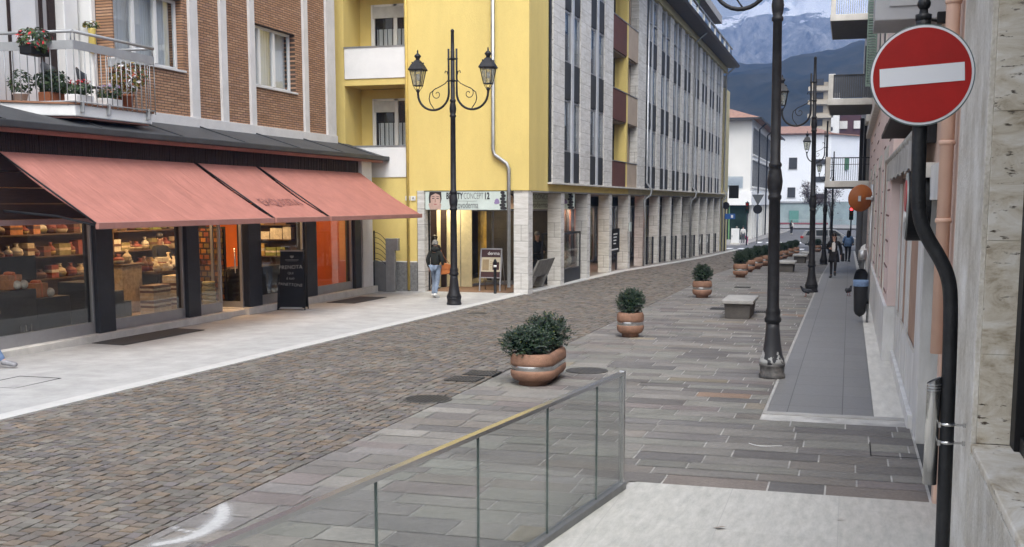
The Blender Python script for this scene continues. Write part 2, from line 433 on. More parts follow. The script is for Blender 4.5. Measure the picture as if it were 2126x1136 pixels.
b = MB().box(-12.5, -9.85, 32.9, 36.2, g(33)-.0, g(33)+.04); struct('arcade_threshold', b, mat('brown_mat', (.17,.10,.06), .95, 0, .15, 30))
# far road with crossing, far pavement
M_road = mat('asphalt_road', (.10,.10,.105), .85, 0, .12, .8, .2, 50)
struct('asphalt_road', sheet(-60, 40, 91.5, 260, .0, 12.), M_road)
cb = MB()
for k in range(7):
    x = -9.6+.95*k
    for (ya, yb) in ((93., 95.6), (112., 115.)):
        cb.add([(x,ya,g(ya)+.008),(x+.5,ya,g(ya)+.008),(x+.5,yb,g(yb)+.008),(x,yb,g(yb)+.008)], [(0,1,2,3)])
struct('crossing_markings', cb, M_white)
fp = MB().prism([(-14,103.),(-9.6,103.),(-9.1,104.5),(-7.8,150),(-7.8,168),(-14,168)], 'z', -1.6, -1.2)
struct('far_pavement', fp, mat('far_pavement_stone', (.24,.23,.22), .9, 0, .1, 2))
fp = MB().prism([(-11,172),(30,172),(30,200),(-11,200)], 'z', -1.7, -1.16)
fp.add([(-11,171.7,-1.16),(30,171.7,-1.16),(30,172,-1.155),(-11,172,-1.155)],[(0,1,2,3)])
struct('square_pavement', fp, mat('square_stone', (.20,.195,.19), .9, 0, .1, 2))

# ------------------------------------------------------------------ mountains
def ridge(name, x0, x1, y0, y1, nx, ny, hf, m):
    v = []; f = []
    for j in range(ny+1):
        for i in range(nx+1):
            x = x0+(x1-x0)*i/nx; y = y0+(y1-y0)*j/ny
            v.append((x, y, hf(x, y, j/ny)))
    for j in range(ny):
        for i in range(nx):
            a = j*(nx+1)+i; f.append((a, a+1, a+nx+2, a+nx+1))
    b = MB(); b.add(v, f, 0, True); return struct(name, b, m)
from mathutils import noise as mnoise
def fbm(x, y, s, oct_=6, h=.9):
    return mnoise.fractal(Vector((x/s, y/s, 1.7)), h, 2.1, oct_)
def hill_h(x, y, t):
    # forested ridge, its crest falls to the left as seen from the street
    crest = 158+.17*x + 9*fbm(x, 50, 60, 5)
    base = min(1., t/.8)**.85 if t < .8 else 1-(t-.8)*.5
    return -4+crest*base+ (10*fbm(x, y, 70, 6) + 16*fbm(x+90, y, 190, 3))*min(1, t*3)*min(1.,(1.05-t)*3)
def mount_h(x, y, t):
    crest = 520 + 45*fbm(x, 30, 320, 4) + .06*x
    rg = abs(fbm(x*1.1+200, y*.55, 130, 6))*75
    return -10+crest*min(1., t*1.05)**1.0 + (55*fbm(x, y, 230, 7) - rg)*min(1, t*3)
def rockmat():
    m = bpy.data.materials.new('mountain_rock'); m.use_nodes = True; nt = m.node_tree; N = nt.nodes; L = nt.links
    b = N['Principled BSDF']; b.inputs['Roughness'].default_value = .95; b.inputs['Specular IOR Level'].default_value = .1
    ge = N.new('ShaderNodeNewGeometry'); sp = N.new('ShaderNodeSeparateXYZ'); L.new(ge.outputs['Position'], sp.inputs[0])
    n1 = N.new('ShaderNodeTexNoise'); n1.inputs['Scale'].default_value = .05; n1.inputs['Detail'].default_value = 10; n1.inputs['Roughness'].default_value = .82
    mp = N.new('ShaderNodeMapping'); mp.inputs['Scale'].default_value = (1.3,.6,.55); L.new(ge.outputs['Position'], mp.inputs[0]); L.new(mp.outputs[0], n1.inputs['Vector'])
    rp = N.new('ShaderNodeValToRGB'); e = rp.color_ramp.elements; e[0].position = .36; e[0].color = (.015,.018,.02,1); e[1].position = .62; e[1].color = (.40,.39,.38,1)
    L.new(n1.outputs['Fac'], rp.inputs[0])
    # snow above a ragged height
    n2 = N.new('ShaderNodeTexNoise'); n2.inputs['Scale'].default_value = .011; n2.inputs['Detail'].default_value = 8; n2.inputs['Roughness'].default_value = .68
    m2 = N.new('ShaderNodeMapping'); m2.inputs['Rotation'].default_value = (0, R(28), 0); m2.inputs['Scale'].default_value = (.5,1,2.4)
    L.new(ge.outputs['Position'], m2.inputs[0]); L.new(m2.outputs[0], n2.inputs['Vector'])
    a = N.new('ShaderNodeMath'); a.operation = 'MULTIPLY_ADD'; a.inputs[1].default_value = 260; L.new(n2.outputs['Fac'], a.inputs[0]); L.new(sp.outputs['Z'], a.inputs[2])
    mr = N.new('ShaderNodeMapRange'); mr.inputs['From Min'].default_value = SNOW; mr.inputs['From Max'].default_value = SNOW+7; L.new(a.outputs[0], mr.inputs['Value'])
    mx = N.new('ShaderNodeMix'); mx.data_type = 'RGBA'; L.new(mr.outputs[0], mx.inputs[0]); L.new(rp.outputs[0], mx.inputs[6]); mx.inputs[7].default_value = (.95,.96,.97,1)
    L.new(mx.outputs[2], b.inputs['Base Color']); return m
SNOW = 518.
M_forest = mat('hill_forest', (.010,.014,.010), 1., 0, .3, .05, .5, .1, .02, col2=(.055,.050,.035), detail=9)
ridge('forested_hill', -620, 480, 420, 1300, 150, 90, hill_h, M_forest)
ridge('mountain', -1500, 1300, 1350, 2900, 190, 120, mount_h, rockmat())
# ------------------------------------------------------------------ brick building with the shop
M_brick = bricks('roman_brick', [(.30,.165,.095),(.40,.225,.13),(.345,.19,.11),(.45,.27,.165),(.33,.19,.13)], (.085,.06,.045), .27, .062, .009, 'yz', .5, .9, .9, fine=.3)
M_band = mat('white_concrete_band', (.60,.59,.585), .8, 0, .08, 2, .15, 60)
M_orange = mat('orange_wall', (.62,.15,.02), .7, 0, .12, 1.5)
M_winwhite = mat('window_frame_white', (.72,.72,.71), .45, 0, .03, 2)
bb = thing('brick_building', 'brick apartment building with white bands above a lit shop front', 'building', (-15.0, 24.5, 0))
BX = -15.1
def brickwall():
    b = MB()
    ops = [(21.25, 23.85, 5.66, 7.25), (27.2, 29.5, 5.66, 7.25)]     # the two openings
    y0, y1, z0, z1 = 21.2, 31.95, 4.40, 12.
    b.box(BX-.4, BX, 21.2, 21.25, z0, z1); b.box(BX-.4, BX, 23.85, 27.2, z0, z1); b.box(BX-.4, BX, 29.5, y1, z0, z1)
    for a, c, e, f_ in ops: b.box(BX-.4, BX, a, c, z0, e); b.box(BX-.4, BX, a, c, f_, z1)
    return b
brickwall().build('brick_wall', M_brick, bb)
b = MB(); b.box(-24, BX-.4, 31.8, 31.95, .0, 12.); b.box(-24, -16.25, 12., 21.2, 4.2, 12.); b.box(-24,BX, 12., 31.95, 12., 12.2); b.box(-24,-22,12,31.95,0,12)
b.build('rear_wall', M_whitewall, bb)
for ya, yb in ((24.07,24.42),(25.45,25.74),(26.88,27.14),(29.93,30.2),(31.4,31.98)):
    MB().box(BX-.02, BX+.07, ya, yb, 4.6, 12.).build('white_band', M_band, bb, bevel=.006)
MB().box(BX-.02, BX+.10, 21.1, 32.0, 4.36, 4.6).build('white_band', M_band, bb, bevel=.006)
def window_px(root, X, y0, y1, z0, z1, mull, frame=.07, depth=.16, curtain=True, mf=None, backx=.7, sill=True):
    """street-facing window (+X): frame > pane, curtain, sill"""
    mf = mf or M_winwhite
    f = MB(); x0, x1 = X-depth-.07, X-depth
    f.box(x0, x1, y0, y0+frame, z0, z1); f.box(x0, x1, y1-frame, y1, z0, z1); f.box(x0, x1, y0+frame, y1-frame, z0, z0+frame); f.box(x0, x1, y0+frame, y1-frame, z1-frame, z1)
    for my in mull: f.box(x0, x1+.015, my-frame*.8, my+frame*.8, z0+frame, z1-frame)
    fo = f.build('window', mf, root, bevel=.005)
    MB().box(x0+.03, x0+.036, y0+frame, y1-frame, z0+frame, z1-frame).build('pane', M_gl, fo)
    if curtain:
        c = MB(); n = int((y1-y0)/.05); v = []
        for i in range(n+1):
            yy = y0+(y1-y0)*i/n; xx = x0-.10+.022*math.sin(i*1.9)+.012*math.sin(i*.7)
            v += [(xx, yy, z0+.02), (xx, yy, z1-.02)]
        c.add(v, [(2*i, 2*i+2, 2*i+3, 2*i+1) for i in range(n)], 0, True); c.build('curtain', M_curtain, fo, normals=False)
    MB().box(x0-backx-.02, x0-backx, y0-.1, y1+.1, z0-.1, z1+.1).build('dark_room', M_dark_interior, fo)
    if sill: MB().box(x1, X+.05, y0-.06, y1+.06, z0-.05, z0).build('sill', M_band, fo, bevel=.006)
    return fo
window_px(bb, BX, 21.25, 23.85, 5.66, 7.25, (22.15, 23.0))
window_px(bb, BX, 27.2, 29.5, 5.66, 7.25, (27.75, 28.55))
# loggia behind the balcony
b = MB(); b.box(-16.25, -16.0, 12., 19.95, 4.2, 9.); b.box(-16.25, -16.0, 20.95, 21.28, 4.2, 9.); b.box(-16.25,-16.0,21.6,21.7,4.2,9.)
b.box(-16.25, -15.5, 21.05, 21.2, 4.2, 9); b.box(-15.98,-15.75,20.5,20.95,4.4,9); b.build('loggia_wall', M_white, bb, bevel=.02)
b = MB().box(-16.2, -16.02, 18.0, 20.3, 4.4, 8.8); b.build('loggia_blind', mat('grey_blind', (.40,.39,.39), .8, 0, .1, 2, stretch=(1,20,1)), bb)
b = MB(); b.box(-16.3,-15.97,20.05,20.12,4.4,9); b.box(-16.3,-15.97,20.3,20.5,4.4,9.); b.box(-16.4,-16.05,21.2,21.65,4.4,9); b.box(-16.0,-15.96,19.1,19.16,4.4,9)
b.build('loggia_frame', M_wood_dark, bb)
# projecting ground floor: lean-to roof, soffit, fascia
RZ0, RZ1 = 3.98, 4.40
b = MB(); b.prism([(BX+.02, RZ1), (-13.72, RZ0), (-13.72, RZ0-.06), (BX+.02, RZ0-.1)], 'y', 12., 32.9)
ro = b.build('lean_to_roof', M_roofdark, bb, bevel=.004)
for y in (13.5, 16.2, 18.9, 21.6, 24.3, 27., 29.7, 32.): MB().prism([(BX+.03, RZ1+.03), (-13.74, RZ0+.03), (-13.74, RZ0), (BX+.03, RZ1)], 'y', y, y+.05).build('roof_seam', M_roofdark, ro)
b = MB(); b.box(-13.76, -13.62, 12., 33.05, 3.86, 3.99); b.build('gutter', M_roofdark, ro, bevel=.02)
MB().box(-14.1, -13.78, 12., 32.6, 3.80, 3.87).build('soffit', M_pinksoffit, bb)
def ribbed():
    b = MB(); y = 12.; r = random.Random(5)
    b.box(-14.2, -14.0, 12., 31.2, 3.42, 3.8)
    while y < 31.15:
        d = r.uniform(.015, .03); b.box(-14.0, -14.0+d, y, y+.035, 3.44, 3.8); y += .06
    return b
ribbed().build('awning_box', M_wood_dark, bb)
b = MB()
for k, z in enumerate((2.3, 2.58, 2.86, 3.14)): b.box(-14.12, -14.02-.01*(k % 2), 12., 31.2, z, z+.265)
b.build('fascia_board', M_wood_dark, bb)
MB().box(-14.1, -13.97, 12., 31.3, 2.2, 2.29).build('head_rail', mat('mauve_rail', (.22,.15,.15), .5, .2, .1, 3), bb)
MB().box(-16., -13.92, 31.3, 32.02, -.2, 3.84).build('end_wall', M_band, bb)
FZ = .06
# stone plinth under the windows, higher above the falling pavement to the right
b = MB(); b.box(-15, -13.82, 12., 23.5, -.2, FZ); b.box(-15, -13.82, 24.3, 32.15, -.3, FZ); b.box(-15, -13.95, 23.5, 24.3, -.2, FZ-.03)
b.build('plinth', M_offwhite, bb, bevel=.01)
for ya, yb in ((18.75,19.27),(21.89,22.38),(24.56,25.18),(27.65,28.25),(30.76,31.2)):
    MB().box(-14.25, -13.93, ya, yb, FZ, 2.3).build('column', M_darkmetal, bb, bevel=.012)
shop_panes = [(14.2,18.75,0),(19.27,21.89,0),(22.38,23.45,0),(25.18,27.65,0),(28.25,30.76,0)]
for ya, yb, _ in shop_panes:
    f = MB(); X0, X1 = -14.1, -14.03; zb, zt = FZ, 2.25
    f.box(X0, X1, ya, yb, zb, zb+.22); f.box(X0, X1, ya, yb, zt-.05, zt); f.box(X0, X1, ya, ya+.05, zb+.22, zt-.05); f.box(X0, X1, yb-.05, yb, zb+.22, zt-.05)
    fo = f.build('shop_window', M_alu, bb, bevel=.006)
    MB().box(X0+.03, X0+.037, ya+.05, yb-.05, zb+.22, zt-.05).build('pane', M_glshop, fo)
# open door leaf beside the entrance
f = MB(); f.box(-14.9, -14.05, 24.42, 24.47, FZ, FZ+.14); f.box(-14.9, -14.83, 24.42, 24.47, FZ+.14, 2.2); f.box(-14.12, -14.05, 24.42, 24.47, FZ+.14, 2.2); f.box(-14.83, -14.12, 24.42, 24.47, 2.1, 2.2)
fo = f.build('door', M_alu, bb, bevel=.005)
MB().box(-14.83, -14.12, 24.44, 24.446, FZ+.14, 2.1).build('pane', M_glshop, fo)
MB().tube([(-14.2,24.36,.9),(-14.2,24.36,1.5)], .018).build('handle', M_steel, fo)
# interior shell
SBX = -17.6
b = MB(); b.box(SBX-.1, SBX, 12., 31.3, FZ, 2.9); b.build('shop_back_wall', M_orange, bb)
b = MB(); b.box(SBX, -15., 12., 31.3, FZ-.08, FZ-.005); b.build('shop_floor', mat('shop_floor_tile', (.34,.26,.18), .35, 0, .1, 2), bb)
b = MB(); b.box(SBX, -14.15, 12., 31.3, 2.9, 3.0); b.build('shop_ceiling', mat('shop_ceiling_paint', (.55,.45,.36), .8), bb)
b = MB(); b.box(SBX, -14.3, 31.2, 31.3, FZ, 2.9); b.box(SBX, -14.35, 28.2, 28.3, FZ, 2.9); b.build('shop_side_wall', M_orange, bb)
for k, (lx, ly, en) in enumerate(((-15.6,17.2,6),(-16.4,21.0,11),(-15.8,22.4,17),(-16.6,24.4,30),(-15.9,26.0,25),(-15.0,24.2,22),(-15.2,27.2,15),(-15.2,29.8,18))):
    b = MB(); b.lathe([(.09,0),(.09,.05)], (lx,ly,2.84), 16); lo = b.build('ceiling_spot', emit('spot_glow_%s' % chr(97+k), (1.,.72,.42), 9.), bb)
    li = bpy.data.lights.new('shop_lamp', 'AREA'); li.shape = 'DISK'; li.size = .5; li.energy = en; li.color = (1., .60, .28)
    q = bpy.data.objects.new('shop_lamp', li); COL.objects.link(q); q.location = (lx, ly, 2.82)

# shop furniture and goods ------------------------------------------------------
pr_ = random.Random(21)
ORD = ['first','second','third','fourth','fifth','sixth','seventh','eighth','ninth','tenth','eleventh','twelfth','thirteenth','fourteenth','fifteenth','sixteenth','seventeenth','eighteenth']
SH = [mat('shop_shelf_wood', (.09,.055,.03), .6, 0, .2, 3, stretch=(1,1,8)), mat('shop_black', (.012,.012,.013), .4, 0, .2, 4)]
GN = ['cream','green','brown','gold','pale','red','orange','olive']
GC = [mat('pack_%s' % n, c, .5, 0, .25, 12, detail=2) for n, c in zip(GN, ((.55,.46,.32),(.22,.25,.07),(.13,.065,.04),(.42,.29,.11),(.60,.56,.48),(.24,.065,.045),(.45,.19,.07),(.24,.21,.09)))]
def shelf_unit(x, y0, y1, levels, label, grp='wall shelves in the shop'):
    t = thing('wall_shelf', label, 'shelf', (x, (y0+y1)/2, FZ), 0, grp)
    b = MB(); b.box(x, x+.03, y0, y1, FZ, 2.6); b.box(x+.03, x+.38, y0, y0+.04, FZ, 2.6); b.box(x+.03, x+.38, y1-.04, y1, FZ, 2.6); b.build('case', SH[0], t)
    for z in levels: MB().box(x+.031, x+.39, y0+.04, y1-.04, z-.03, z).build('shelf_board', SH[0], t)
def goods(x, y0, y1, z, hmax, kind, place, w0=.2, w1=.42):
    """a row of packs: each its own thing"""
    y = y0; k = 0
    while True:
        wdt = pr_.uniform(w0, w1); h = pr_.uniform(.6, 1.)*hmax; d = pr_.uniform(.14, .26)
        if y+wdt > y1: break
        mi = pr_.choice(kind); b = MB()
        if pr_.random() < .38:
            nm = 'gift_pack'; b.box(x-d, x, y, y+wdt, z, z+h); b.box(x-d-.004, x+.004, y-.003, y+wdt+.003, z+h*.42, z+h*.64, 1)
        else:
            nm = 'gift_basket'
            rr = min(wdt/2-.005, .17)
            b.lathe([(rr*.72,0),(rr,h*.30),(rr*.98,h*.34)], (x-rr, y+wdt/2, z), 14)
            b.lathe([(rr*.95,h*.34),(rr*.85,h*.55),(rr*.35,h*.72),(rr*.14,h*.76),(rr*.42,h*.98)], (x-rr, y+wdt/2, z), 14, 1)
            b.ball((x-rr*.8, y+wdt/2, z+h*.76), (rr*.2,rr*.34,rr*.16), 8, 6, 1)
        o = b.build(nm, [GC[mi], GC[pr_.choice((0,4,2,5))]])
        tag(o, '%s %s, %s from left %s' % (GN[mi], 'gift pack' if nm == 'gift_pack' else 'wrapped gift basket', ORD[k], place), 'pack' if nm == 'gift_pack' else 'basket', 'goods on the shop shelves')
        y += wdt + pr_.uniform(.01, .05); k += 1
LV = (.9, 1.4, 1.9)
for nm, y0, y1, kinds in (('left wall shelf', 19.9, 23.7, (2,5,3,0,7,6)), ('right wall shelf', 23.8, 28.0, (0,4,0,1,3,7,2))):
    shelf_unit(SBX+.02, y0, y1, LV, 'dark %s stacked with packs inside the shop' % nm)
    for z, lv in zip(LV, ('lowest','middle','top')): goods(SBX+.36, y0+.06, y1-.06, z, .33, kinds, 'on the %s board of the %s' % (lv, nm))
t = thing('wall_shelf', 'dark shelf of green and gold boxes seen through the chalk board window', 'shelf', (-15.2, 28.0, FZ), 0, 'wall shelves in the shop')
MB().box(-16.0, -14.5, 28.15, 28.19, FZ, 2.5).build('case', SH[0], t)
for k_, z in enumerate((1.15, 1.6, 2.0)):
    MB().box(-16.0, -14.5, 27.85, 28.15, z-.03, z).build('shelf_board', SH[0], t)
    x = -15.95; k = 0
    while x < -14.75:
        wd = pr_.uniform(.22, .4); mi = pr_.choice((1,7,3,2,4)); b = MB(); h = pr_.uniform(.2,.34)
        b.box(x, min(x+wd, -14.52), 27.88, 28.1, z, z+h); b.box(x-.002, min(x+wd,-14.52)+.002, 27.876, 28.1, z+h*.4, z+h*.6, 1)
        tag(b.build('gift_pack', [GC[mi], GC[4]]), '%s box, %s from the left on the %s board behind the chalk board' % (GN[mi], ORD[k], ('lowest','middle','top')[k_]), 'pack', 'goods on the shop shelves')
        x += wd+.03; k += 1
t = thing('display_table', 'dark display table with wrapped gift baskets in the middle of the shop', 'table', (-15.8, 24.0, FZ))
MB().box(-16.1, -15.5, 23.1, 25.0, .92, .98).build('table_top', SH[0], t)
for yy in (23.15, 24.85): MB().box(-16.05, -15.55, yy, yy+.08, FZ, .92).build('leg', SH[1], t)
goods(-15.52, 23.12, 24.98, .98, .30, (2,4,4,6,2,0), 'in the front row on the display table', .2, .3); goods(-15.85, 23.12, 24.98, .98, .42, (2,4,5,2,0), 'in the back row on the display table', .2, .3)
t = thing('sales_counter', 'cream panelled sales counter behind the second shop window', 'counter', (-16.2, 22.9, FZ))
MB().box(-16.5, -15.9, 22.3, 23.05, FZ, 1.14).build('body', GC[0], t, bevel=.01); MB().box(-16.55, -15.85, 22.25, 23.08, 1.14, 1.19).build('counter_top', SH[0], t, bevel=.01)
goods(-15.95, 22.3, 23.05, 1.19, .34, (4,0,2), 'on the cream sales counter', .2, .3)
k = 0
for (x, y, n) in ((-15.1,22.4,4),(-15.1,23.2,5)):
    for i in range(n):
        b = MB(); z = FZ+.17*i; wy = .34 if k == 0 else .24
        b.box(x-.2, x+.16, y-wy, y+wy, z, z+.165); b.box(x-.203, x+.163, y-wy-.003, y+wy+.003, z+.05, z+.1, 1)
        o = b.build('gift_box', [GC[2 if i % 2 else 0], GC[4]], bevel=.004)
        tag(o, '%s gift box in the %s stack behind the second shop window, %s' % (('cream','brown')[i % 2], ('wider left','taller right')[k], ('at the bottom','second from bottom','third from bottom','fourth from bottom','topmost')[i]), 'box', 'striped gift boxes')
    k += 1
# dark stepped plinths in the windows
def stepped(name, lab, x0, x1, ys, zs):
    b = MB()
    for (ya, yb), z in zip(ys, zs): b.box(x0, x1, ya, yb, FZ, z)
    tag(b.build(name, SH[1], bevel=.008), lab, 'plinth')
stepped('display_plinth', 'black stepped display plinth at the left of the second shop window', -15.3, -14.5, ((19.3,20.0),(20.0,20.35),(20.35,20.6)), (1.0,.78,.55))
stepped('display_plinth', 'long black display plinth with orange gift boxes behind the first shop window', -15.4, -14.55, ((14.3,17.75),(17.75,18.7)), (1.0,.8))
stepped('display_plinth', 'black display plinth behind the chalk board in the fourth shop window', -15.3, -14.5, ((25.3,27.5),), (.95,))
stepped('display_plinth', 'low black display plinth at the left of the orange shop window', -14.95, -14.4, ((28.35,28.75),(28.75,29.05)), (.98,.8))
def giftbox(x, y, z, s, lab):
    t = thing('ribboned_box', lab, 'box', (x, y, z))
    MB().box(x-s*.4, x+s*.4, y-s*.5, y+s*.5, z, z+s*.75).build('carton', GC[6], t, bevel=.005)
    b = MB(); b.ball((x, y-.06*s, z+s*.82), (s*.16, s*.28, s*.1)); b.ball((x, y+s*.25, z+s*.8), (s*.12, s*.2, s*.09)); b.box(x-s*.41, x+s*.41, y-.05*s, y+.05*s, z, z+s*.76); b.build('ribbon', mat('ribbon_%d' % int(y*10), (.66,.20,.08), .4), t)
giftbox(-14.85, 17.4, 1.0, .36, 'orange ribboned gift box on the long black plinth, the higher of two')
giftbox(-14.85, 18.1, .8, .36, 'orange ribboned gift box on the lower step of the long black plinth')
giftbox(-15.0, 26.3, .95, .36, 'orange ribboned gift box behind the chalk board')
for i, (y, z) in enumerate(((17.42,1.0),(17.6,1.0),(18.32,.8))):
    tag(MB().ball((-14.7, y, z+.085), .085, 14, 10).build('white_ornament', GC[4]), ('round white ornament, left of the pair on the plinth','round white ornament, right of the pair on the plinth','single round white ornament on the lower plinth step')[i], 'ornament', 'round white ornaments')
for i, y in enumerate((17.05,17.19,17.33)):
    b = MB(); b.lathe([(.038,0),(.04,.02),(.04,.17),(.015,.23),(.014,.30)], (-14.35, y, FZ+.01), 12)
    o = b.build('small_bottle', mat('dark_bottle_%d' % i, (.03,.02,.012), .15)); MB().lathe([(.041,.05),(.041,.14)], (-14.35,y,FZ+.01), 12).build('label', GC[4], o)
    tag(o, ('left','middle','right')[i]+' of three small wine bottles on the shop window floor', 'bottle', 'wine bottles in the window')
tag(MB().box(-15.62, -15.55, 15., 19.0, FZ, 1.55).build('backdrop_panel', SH[1]), 'dark backdrop panel standing behind the long plinth in the first window', 'panel')
t = thing('picture_panel', 'tall abstract brown and olive picture beside the open shop door', 'picture', (-15.3, 24.9, FZ))
M_pict = bricks('patchwork_picture', [(.05,.02,.012),(.22,.06,.02),(.11,.09,.03),(.30,.12,.03),(.06,.07,.03)], (.02,.012,.01), .17, .14, .02, 'xz', .5, .5, 0)
MB().box(-15.55, -14.85, 24.9, 24.94, FZ+.05, 1.95).build('panel', M_pict, t); MB().box(-15.6, -14.8, 24.95, 24.98, FZ, 2.0).build('backing', SH[1], t)
b = MB()
for i in range(6): b.lathe([(.16-.004*i,0),(.18-.004*i,.05),(.16-.004*i,.1)], (-14.75, 24.05, FZ+.11*i), 14)
b.add([],[]); tag(b.build('round_cake_stack', GC[7]), 'stack of round olive cake boxes by the shop entrance', 'boxes')

# awnings --------------------------------------------------------------------
def awnmat():
    m = bricks('awning_canvas', [(.415,.172,.135),(.445,.187,.148),(.43,.18,.141)], (.38,.152,.12), .12, 40., .003, 'yz', 0., .85, 0., fine=.34, nsc=1.6, nst=(1.5,1.,.6))
    nt = m.node_tree; N = nt.nodes; L = nt.links; b = N['Principled BSDF']
    tc = N.new('ShaderNodeTexCoord'); mp = N.new('ShaderNodeMapping'); mp.inputs['Scale'].default_value = (.5,2.2,.5); mp.inputs['Rotation'].default_value = (R(25),0,0)
    L.new(tc.outputs['Object'], mp.inputs[0]); n = N.new('ShaderNodeTexNoise'); n.inputs['Scale'].default_value = 2.2; n.inputs['Detail'].default_value = 4; n.inputs['Distortion'].default_value = .6
    L.new(mp.outputs[0], n.inputs['Vector']); bp = N.new('ShaderNodeBump'); bp.inputs['Strength'].default_value = .5; bp.inputs['Distance'].default_value = .09
    L.new(n.outputs['Fac'], bp.inputs['Height']); L.new(bp.outputs[0], b.inputs['Normal'])
    # cloth lets some light through
    o = N['Material Output']; tr = N.new('ShaderNodeBsdfTranslucent'); tr.inputs[0].default_value = (.45,.20,.165,1)
    mx = N.new('ShaderNodeMixShader'); mx.inputs[0].default_value = .18; L.new(b.outputs[0], mx.inputs[1]); L.new(tr.outputs[0], mx.inputs[2]); L.new(mx.outputs[0], o.inputs[0])
    return m
M_awn = awnmat()
AX0, AZ0, AX1, AZ1 = -13.95, 3.46, -12.05, 2.25
def awning(y0, y1, lab, end0=False, end1=False):
    t = thing('awning', lab, 'awning', (-13.95, (y0+y1)/2, 3.46), 0, 'salmon awnings over the shop front')
    b = MB(); v = []; n = int((y1-y0)/.12); mN = 14
    for i in range(n+1):
        y = y0+(y1-y0)*i/n
        for j in range(mN+1):
            s = j/mN; sag = -.05*math.sin(PI*s)*(1+.25*math.sin(y*1.3)) + .008*math.sin(y*9+s*5)*math.sin(PI*s)+.010*math.sin(y*3.1-s*7)*math.sin(PI*s)
            v.append((AX0+(AX1-AX0)*s, y, AZ0+(AZ1-AZ0)*s+sag))
    b.add(v, [(i*(mN+1)+j, i*(mN+1)+j+1, (i+1)*(mN+1)+j+1, (i+1)*(mN+1)+j) for i in range(n) for j in range(mN)], 0, True)
    b.build('canopy', M_awn, t, normals=False)
    b = MB(); b.box(AX1-.02, AX1+.05, y0-.01, y1+.01, AZ1-.10, AZ1+.015); b.build('front_bar', mat('awning_bar_%d' % int(y0*10), (.36,.17,.14), .5, .1, .1, 3), t, bevel=.012)
    for yy in (y0+.12, y1-.12):
        MB().tube([(-14.0, yy, 2.45), (-13.1, yy+(.25 if yy < (y0+y1)/2 else -.25), 2.36), (AX1-.03, yy, 2.2)], .022, 8).build('folding_arm', M_darkmetal, t)
    MB().tube([(AX0, y0-.015, AZ0), (AX1, y0-.015, AZ1)], .018, 6).build('edge_rod', M_blackiron, t)
    return t
awning(16.25, 22.3, 'long salmon awning at the left end of the shop front')
ta = awning(22.42, 25.05, 'short salmon awning with lettering over the shop door')
awning(25.17, 31.25, 'salmon awning at the right end, by the yellow building')
sl_ = Vector((AX0-AX1, 0, AZ0-AZ1)).normalized(); nn = Vector((0,1,0)).cross(sl_)
Mx = Matrix(((0, sl_.x, nn.x, AX1+.30*(AX0-AX1)+.02), (1, sl_.y, nn.y, 23.75), (0, sl_.z, nn.z, AZ1+.30*(AZ0-AZ1)-.015), (0,0,0,1)))
text('lettering', 'EXQUISITA', .40, Mx, mat('awning_letter', (.20,.085,.075), .8), ta, ext=.004, bold=-.006, width=1.85)

# balcony ---------------------------------------------------------------------
M_grey_rail = mat('grey_rail_paint', (.33,.34,.35), .45, .2, .08, 4)
ba = thing('balcony', 'corner balcony with grey railing full of flower pots on the brick building', 'balcony', (-14.7, 19.5, 4.25))
b = MB(); b.prism([(-16.1,17.2),(-14.95,17.6),(-14.35,18.15),(-13.95,18.35),(-13.95,20.8),(-15.05,20.8),(-15.05,21.15),(-16.1,21.15)], 'z', 4.20, 4.42); b.build('slab', M_whitewall, ba, bevel=.02)
b = MB(); b.prism([(-16.05,17.25),(-14.95,17.65),(-14.4,18.2),(-14.0,18.4),(-14.0,20.75),(-15.1,20.75),(-16.05,20.75)], 'z', 4.17, 4.20); b.build('underside', M_pinksoffit, ba)
b = MB(); b.prism([(-16.05,17.15),(-14.93,17.57),(-14.33,18.12),(-13.93,18.33),(-13.93,20.85),(-15.05,20.85),(-16.05,20.85)], 'z', 4.42, 4.455); b.build('tile_edge', mat('terracotta_tile', (.26,.13,.075), .8), ba)
P0, P1, P2, P3 = Vector((-16.0,18.15,0)), Vector((-13.9,18.3,0)), Vector((-13.9,20.85,0)), Vector((-15.0,20.85,0))
b = MB()
for A, B_ in ((P0,P1),(P1,P2),(P2,P3)):
    b.tube([A+Vector((0,0,5.74)), B_+Vector((0,0,5.74))], .03, 10)
b.build('handrail', M_grey_rail, ba)
b = MB()
for A, B_ in ((P0,P1),(P1,P2),(P2,P3)):
    d = (B_-A).normalized(); q = Vector((-d.y, d.x, 0))*.012
    b.add([A-q+Vector((0,0,5.42)), A+q+Vector((0,0,5.42)), B_+q+Vector((0,0,5.42)), B_-q+Vector((0,0,5.42)), A-q+Vector((0,0,5.58)), A+q+Vector((0,0,5.58)), B_+q+Vector((0,0,5.58)), B_-q+Vector((0,0,5.58))], [(0,1,2,3),(4,5,6,7),(0,1,5,4),(1,2,6,5),(2,3,7,6),(3,0,4,7)])
b.build('rail_band', M_grey_rail, ba)
for A, B_ in ((P0,P1),(P1,P2),(P2,P3)):
    L_ = (B_-A).length; n = int(L_/.155)
    for i in range(n+1):
        p = A+(B_-A)*i/n
        MB().tube([p+Vector((0,0,4.40)), p+Vector((0,0,5.42))], .009, 6).build('baluster', M_grey_rail, ba)
for A, B_ in ((P0,P1),(P1,P2),(P2,P3)):
    b = MB(); b.tube([A+Vector((0,0,4.47)), B_+Vector((0,0,4.47))], .014, 6)
    for s in (.02, .5, .98):
        p = A+(B_-A)*s; b.tube([p+Vector((0,0,5.58)), p+Vector((0,0,5.74))], .012, 6)
    b.build('bottom_rail', M_grey_rail, ba)
for (x, y) in ((-13.9,18.5),(-13.9,19.3),(-13.9,20.6)):
    MB().box(x-.05, x+.03, y-.02, y+.02, 4.28, 4.5).build('bracket', M_grey_rail, ba, bevel=.005)
